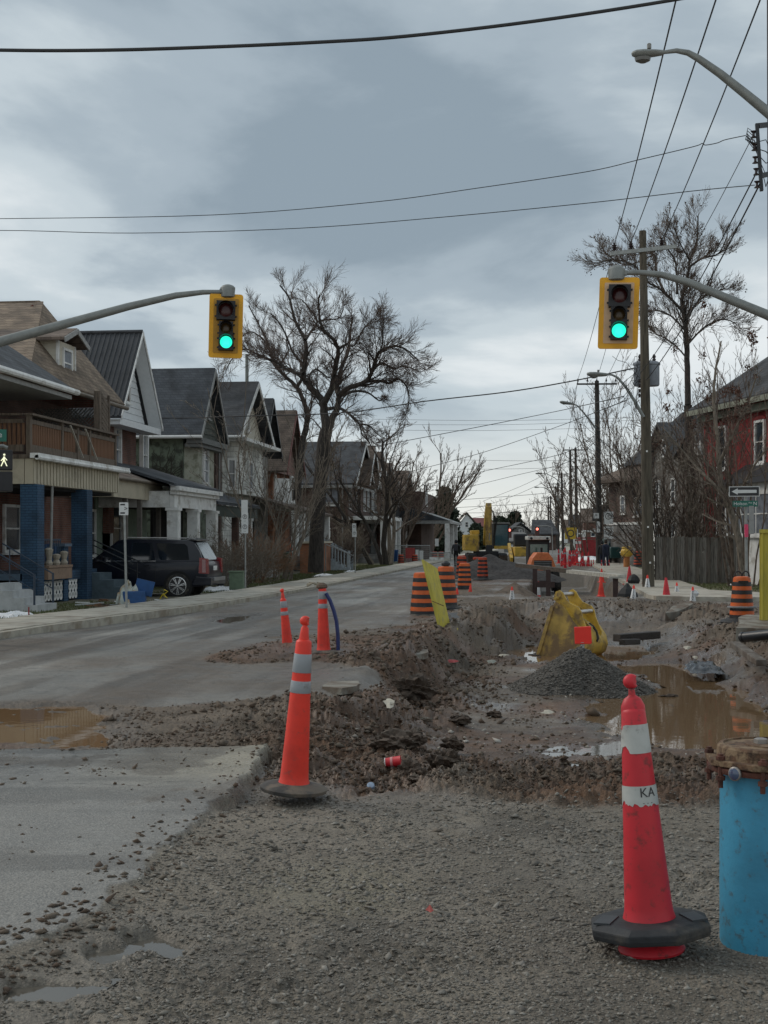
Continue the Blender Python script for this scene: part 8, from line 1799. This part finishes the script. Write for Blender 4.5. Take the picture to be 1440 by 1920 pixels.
for k, (px, py, h_, r_, m_, lb) in enumerate(((128, 1080, .75, .26, blu, 'blue lidded bin on the porch behind the blue railing'), (150, 1082, .7, .22, blu, 'second blue bin partly hidden by the stair rail'))):
    p = Vector((-14.9, 38.95+k*.62, .8)); b_ = one('bin', MB().lathe([(r_*.8, 0), (r_, h_), (r_*1.06, h_+.02), (r_*1.06, h_+.05), (.05, h_+.1)], 4, p, M=Matrix.Rotation(.78, 3, 'Z')), m_, lb, 'bin', bevel=.02)
gbn = mat('bin_green', (.012, .05, .03), .5)
for px, lb, h_, m_ in ((523, 'dark green lidded cart left of the pale stair foot', .95, gbn), (540, 'taller dark green cart close by the pale stair foot', 1.12, gbn), (621, 'blue tilted recycling tub by the brick stair wall', .55, blu), (734, 'blue barrels-like cart beside the far site fence', 1.0, blu), (741, 'small blue cart touching the far site fence', .95, blu)):
    d = {523: 70, 540: 68, 621: 90, 734: 106, 741: 107}[px]; p = at(px, d); T = Thing('wheeled_bin', lb, 'bin', p); T.part('body', MB().lathe([(.24, 0), (.34, h_*.92)], 4, p, M=Matrix.Rotation(.8, 3, 'Z')), m_, bevel=.02); T.part('lid', MB().lathe([(.36, h_*.925), (.36, h_*.97), (.2, h_)], 4, p, M=Matrix.Rotation(.8, 3, 'Z')), m_)
EU = Thing('utility_box', 'small pale green utility box in the hedge by the parking sign', 'utility box', at(445, 47)); EU.part('box', MB().obox(EU.loc+Vector((0, 0, .3)), (.5, .4, .62)), mat('pale_green', (.16, .22, .15), .7), bevel=.02); EU.part('lid', MB().obox(EU.loc+Vector((0, 0, .63)), (.56, .46, .04)), mat('pale_green', None))
one('stake', MB().beam(gl(54, 1160), gl(54, 1160)+Vector((0, 0, .27)), .035, .02), mat('stake_red', (.3, .03, .03), .6), 'small red survey stake in the grass by the steps', 'stake')
one('orange_flag', MB().obox(at(546, 66, 2.0-.62), (.12, .02, .30)).beam(at(546, 66, 0), at(546, 66, 1.5), .02, .02), mat('flag_orange', (.75, .12, .03), .6), 'small orange flag on a stick before the brown-roofed house', 'flag')
# excavator, seen from the front
ed = 93.; e0 = at(912, ed, .0); u = W(1, 0).normalized(); v_ = W(0, 1).normalized()
EX = Thing('excavator', 'yellow excavator with folded boom facing down the street', 'excavator', e0); E_ = lambda a, b, c: e0+u*a+v_*b+ZZ*c
RM = Matrix.Rotation(TH, 3, 'Z'); ob = lambda mb_, c, s_: mb_.obox(E_(*c), s_, RM)
for sx_ in (-1.05, 1.05): 
    tk = EX.part('track', ob(MB(), (sx_, .6, .42), (.6, 4.0, .82)), metal_k, bevel=.15); EX.part('track_pads', MB().obox(E_(sx_, -1.41, .42), (.62, .04, .5), RM), mudd, parent=tk)
EX.part('chassis', ob(MB(), (0, .6, .7), (1.6, 2.4, .5)), metal_k); EX.part('engine_hood', ob(ob(MB(), (-1.05, 1.0, 1.55), (.95, 3.4, 1.1)), (-.75, 1.2, 2.25), (.55, 2.0, .32)), yl, bevel=.05)
EX.part('side_box', ob(MB(), (-.85, -.55, 1.5), (.6, .3, 1.1)), ylm); cb_ = EX.part('cab', ob(MB(), (1.0, .3, 2.0), (1.05, 1.7, 1.75)), metal_k, bevel=.06)
EX.part('windscreen', ob(MB(), (1.0, -.56, 2.05), (.86, .02, 1.45)), mat('cab_glass', (.05, .11, .13), .1, spec=.8), parent=cb_); EX.part('cab_roof', ob(MB(), (1.0, .3, 2.91), (1.15, 1.8, .08)), trimg, parent=cb_); EX.part('cab_front', ob(MB(), (1.0, -.58, 1.22), (1.0, .05, .22)), yl, parent=cb_)
EX.part('boom', MB().beam(E_(0, .3, 1.5), E_(0, -1.2, 3.6), .42, .5).beam(E_(0, -1.2, 3.6), E_(-.03, -2.4, 4.05), .4, .45), yl, bevel=.03); EX.part('stick', MB().beam(E_(-.03, -2.5, 4.0), E_(-.03, -2.3, 1.3), .3, .42), ylm, bevel=.03)
EX.part('ram', MB().tube([E_(.0, -2.75, 3.3), E_(0, -2.7, 2.2)], .07, 8), ylm); EX.part('ram_rod', MB().tube([E_(0, -2.7, 2.2), E_(0, -2.65, 1.7)], .045, 8), pinm); EX.part('hoses', MB().tube([E_(.28, -2.2, 3.7), E_(.45, -2.0, 2.8), E_(.35, -1.8, 1.9)], .04, 6).tube([E_(.2, -2.2, 3.8), E_(.55, -1.9, 3.0), E_(.45, -1.6, 2.0)], .04, 6), metal_k)
EX.part('coupler', MB().obox(E_(0, -2.35, 1.1), (.45, .4, .6), RM), metal_k, bevel=.05)
# orange-hooded tractor in the far pit
td = 70.; t0 = at(1014, td, -1.0); E2 = lambda a, b, c: t0+u*a+v_*b+ZZ*c; o2 = lambda mb_, c, s_: mb_.obox(E2(*c), s_, RM)
TR = Thing('tractor_loader', 'tractor with orange hood and white cab roof down in the far pit', 'tractor', t0); oh = mat('hood_orange', (.72, .20, .07), .5, var=.1); whc = mat('cab_white', (.6, .6, .56), .6)
cb_ = TR.part('cab', o2(MB(), (0, 1.5, 2.05), (1.12, 1.2, 1.4)), metal_k, bevel=.04); TR.part('windscreen', o2(MB(), (0, .89, 2.2), (.92, .02, .62)), mat('cab_glass_green', (.09, .16, .14), .1, spec=.8), parent=cb_); TR.part('cab_roof', o2(MB(), (.0, 1.4, 2.84), (1.2, 1.5, .20)), whc, parent=cb_, bevel=.04)
for s_g in (-1, 1): TR.part('roof_lamp', MB().lathe([(.05, 0), (.07, .03), (.001, .04)], 10, E2(s_g*.42, .62, 2.82), M=Matrix.Rotation(PI/2, 3, 'X')), metal_k, parent=cb_)
hp_ = [(-.74, 1.12), (.74, 1.12), (.52, 1.80), (.30, 2.08), (-.30, 2.08), (-.52, 1.80)]
TR.part('hood', MB().prism([E2(x, -.9, z) for x, z in hp_], v_*1.7), oh, bevel=.04); TR.part('exhaust', MB().tube([E2(0, -.3, 2.0), E2(0, -.3, 2.34)], .06, 8), metal_k)
TR.part('grille', o2(MB(), (0, -.92, 1.45), (.92, .03, .46)), metal_k); 
for k in range(4): TR.part('grille_bar', o2(MB(), (0, -.945, 1.28+k*.11), (.92, .03, .03)), trimg)
for s_g in (-1, 1): TR.part('wheel', MB().tube([E2(s_g*.75, 1.4, .62), E2(s_g*1.1, 1.4, .62)], .62, 20), tyre, smooth=True); TR.part('wheel', MB().tube([E2(s_g*.65, -.5, .42), E2(s_g*.95, -.5, .42)], .42, 20), tyre, smooth=True)
TR.part('front_frame', o2(MB(), (0, -1.1, .55), (1.0, .4, .5)), rsp)
LD = Thing('yellow_loader', 'low yellow loader partly hidden behind the far gravel heap', 'loader', at(978, 84)); l0 = LD.loc; LD.part('body', MB().obox(l0+ZZ*1.0, (1.1, 2.4, .6), RM), yl, bevel=.05); LD.part('cab', MB().obox(l0+ZZ*1.72+u*-.08, (.8, 1.0, .8), RM), metal_k, bevel=.1); LD.part('arm', MB().beam(l0+u*-.75-v_*1.3+ZZ*.5, l0+u*-.7+v_*1+ZZ*1.4, .18, .3).beam(l0+u*.75-v_*1.3+ZZ*.5, l0+u*.7+v_*1+ZZ*1.4, .18, .3), yl)
for s_g in (-1, 1): LD.part('wheel', MB().tube([l0+u*s_g*.5+ZZ*.45, l0+u*s_g*.8+ZZ*.45], .45, 16), tyre)
DP = Thing('red_skip', 'red site container beyond the dark pole', 'container', at(1100, 120)); DP.part('box', MB().obox(DP.loc+ZZ*1.0, (1.5, 3, 1.5), RM), mat('skip_red', (.26, .015, .02), .6, var=.15), bevel=.03); DP.part('lid', MB().obox(DP.loc+ZZ*1.9, (1.6, 3.1, .1), RM), mat('skip_red', None))
for k in range(3): DP.part('white_stripe', MB().obox(DP.loc-u*1.0-v_*1.6+ZZ*(.3+k*.6), (.5, .05, .25), RM), signw)
TK = Thing('pickup', 'dark green pickup with open rear beyond the no-turn signs', 'truck', at(1152, 96)); k0 = TK.loc
TK.part('body', MB().obox(k0+ZZ*.85, (1.3, 4.6, .8), RM), mat('truck_green', (.01, .05, .05), .3), bevel=.08); TK.part('cab', MB().obox(k0+ZZ*1.55-u*.15+v_*.3, (1.1, 1.8, .75), RM), mat('truck_green', None), bevel=.12); TK.part('rear_glass', MB().obox(k0+ZZ*1.68-u*.15-v_*.62, (.85, .02, .35), RM), glassc); TK.part('tailgate', MB().obox(k0+ZZ*1.05+u*.35-v_*2.5, (.9, .5, .08), RM@Matrix.Rotation(-.5, 3, 'Y')), trim)
for s_g in (-1, 1): TK.part('wheel', MB().tube([k0+u*s_g*.5-v_*1.5+ZZ*.38, k0+u*s_g*.72-v_*1.5+ZZ*.38], .38, 16), tyre)
# far signals (lit red)
redl = mat('far_red_light', (.8, .1, .08), .4, emit=(1, .22, .16), estr=2.2); hs_ = mat('signal_house_far', (.08, .03, .025), .6)
for px, py, lb in ((955, 994, 'far traffic light showing red right of the excavator cab'), (1007, 992, 'far traffic light showing red above the tractor cab')):
    p = PD(px, py, 170); T = Thing('far_signal', lb, 'traffic light', Vector((p.x, p.y, 0))); T.part('housing', MB().obox(p-ZZ*.35, (.55, .3, 1.3), RM), hs_); T.part('lens', MB().lathe([(.17, 0), (.12, .04), (.001, .05)], 12, p-v_*.16, M=Matrix.Rotation(PI/2, 3, 'X')), redl)
    T.part('arm', MB().tube([p+ZZ*.35, p+ZZ*.45+u*1.3, Vector(((p+u*1.9).x, (p+u*1.9).y, p.z+.2)), Vector(((p+u*2).x, (p+u*2).y, -.1))], .06, 6), trimg)
# ================================================================ people
def person(label, base, H, facing, cloth, legs, stride=.18, hood=True, pack=None, skin=(.35, .22, .16)):
    """facing: angle of the walking direction in the ground plane"""
    T = Thing('person', label, 'person', base); k = H/1.75; f = Vector((math.cos(facing), math.sin(facing), 0)); s_ = Vector((-f.y, f.x, 0))
    B = lambda a, b, c: base+f*a*k+s_*b*k+ZZ*c*k
    pts = [(0, 0, .93), (0, 0, 1.12), (.01, 0, 1.32), (.01, 0, 1.46), (.02, 0, 1.53), (.03, 0, 1.60), (.03, 0, 1.70)]; rad = [.155, .15, .175, .13, .06, .095, .085]; ed_ = [(i, i+1) for i in range(6)]
    for sg in (-1, 1):
        i0 = len(pts); pts += [(.0, .09*sg, .88), (stride*.55*sg+.03, .10*sg, .50), (stride*sg, .10*sg, .09), (stride*sg+.13, .11*sg, .04)]; rad += [.10, .07, .05, .042]; ed_ += [(0, i0), (i0, i0+1), (i0+1, i0+2), (i0+2, i0+3)]
        i1 = len(pts); pts += [(0, .19*sg, 1.42), (-.10*sg*1.0-.02, .25*sg, 1.15), (-.02-.04*sg, .25*sg, .90), (.02-.05*sg, .245*sg, .80)]; rad += [.075, .055, .045, .04]; ed_ += [(3, i1), (i1, i1+1), (i1+1, i1+2), (i1+2, i1+3)]
    me = bpy.data.meshes.new('body'); me.from_pydata([tuple(B(*p)-T.loc) for p in pts], ed_, []); o = bpy.data.objects.new('body', me); COL.objects.link(o)
    md = o.modifiers.new('s', 'SKIN'); 
    for i, v in enumerate(me.skin_vertices[0].data): v.radius = (rad[i]*k, rad[i]*k*(1.25 if i in (0, 1, 2) else 1)); v.use_root = i == 0
    o.modifiers.new('b', 'SUBSURF').levels = 1; dg = bpy.context.evaluated_depsgraph_get(); m2 = bpy.data.meshes.new_from_object(o.evaluated_get(dg)); bpy.data.objects.remove(o)
    m2.materials.clear(); m2.materials.append(cloth); m2.materials.append(legs); m2.materials.append(mat('skin', skin, .6))
    for p in m2.polygons:
        c = p.center; p.use_smooth = True; p.material_index = 1 if c.z < .86*k else (2 if c.z > 1.53*k else 0)
    o = bpy.data.objects.new('body', m2); COL.objects.link(o); o.parent = T.o
    T.part('hair' if not hood else 'hood', MB().lathe([(.001, .14), (.07, .12), (.105, .05), (.108, -.02), (.09, -.09), (.05, -.10)], 14, B(.02-.015, 0, 1.66), sx=1.0).xf(Matrix.Identity(4)), cloth if hood else mat('dark_hair', (.03, .02, .015), .8), smooth=True)
    for sg in (-1, 1): T.part('shoe', MB().obox(B(stride*sg+.05, .10*sg, .04), (.27*k, .10*k, .08*k), Matrix.Rotation(facing, 3, 'Z')), metal_k, bevel=.02)
    if pack: T.part('backpack', MB().obox(B(-.17, 0, 1.25), (.18*k, .30*k, .42*k), Matrix.Rotation(facing, 3, 'Z')), pack, bevel=.04)
    return T
blkc = mat('black_cloth', (.014, .015, .018), .9); nvy = mat('navy_cloth', (.015, .022, .045), .9)
person('person in black hooded jacket with backpack walking away on the open lane', PD(855, 1062, 88), 1.72, PI/2-.1, blkc, blkc, pack=mat('pack_black', (.03, .032, .04), .8))
person('person in dark navy work clothes standing right of the third pole', PD(1136, 1066, 84), 1.78, PI/2+.5, nvy, nvy, stride=.08, hood=False)
person('second dark figure half hidden by the third pole', PD(1129, 1064, 88), 1.72, PI/2-.4, blkc, nvy, stride=.07, hood=True)
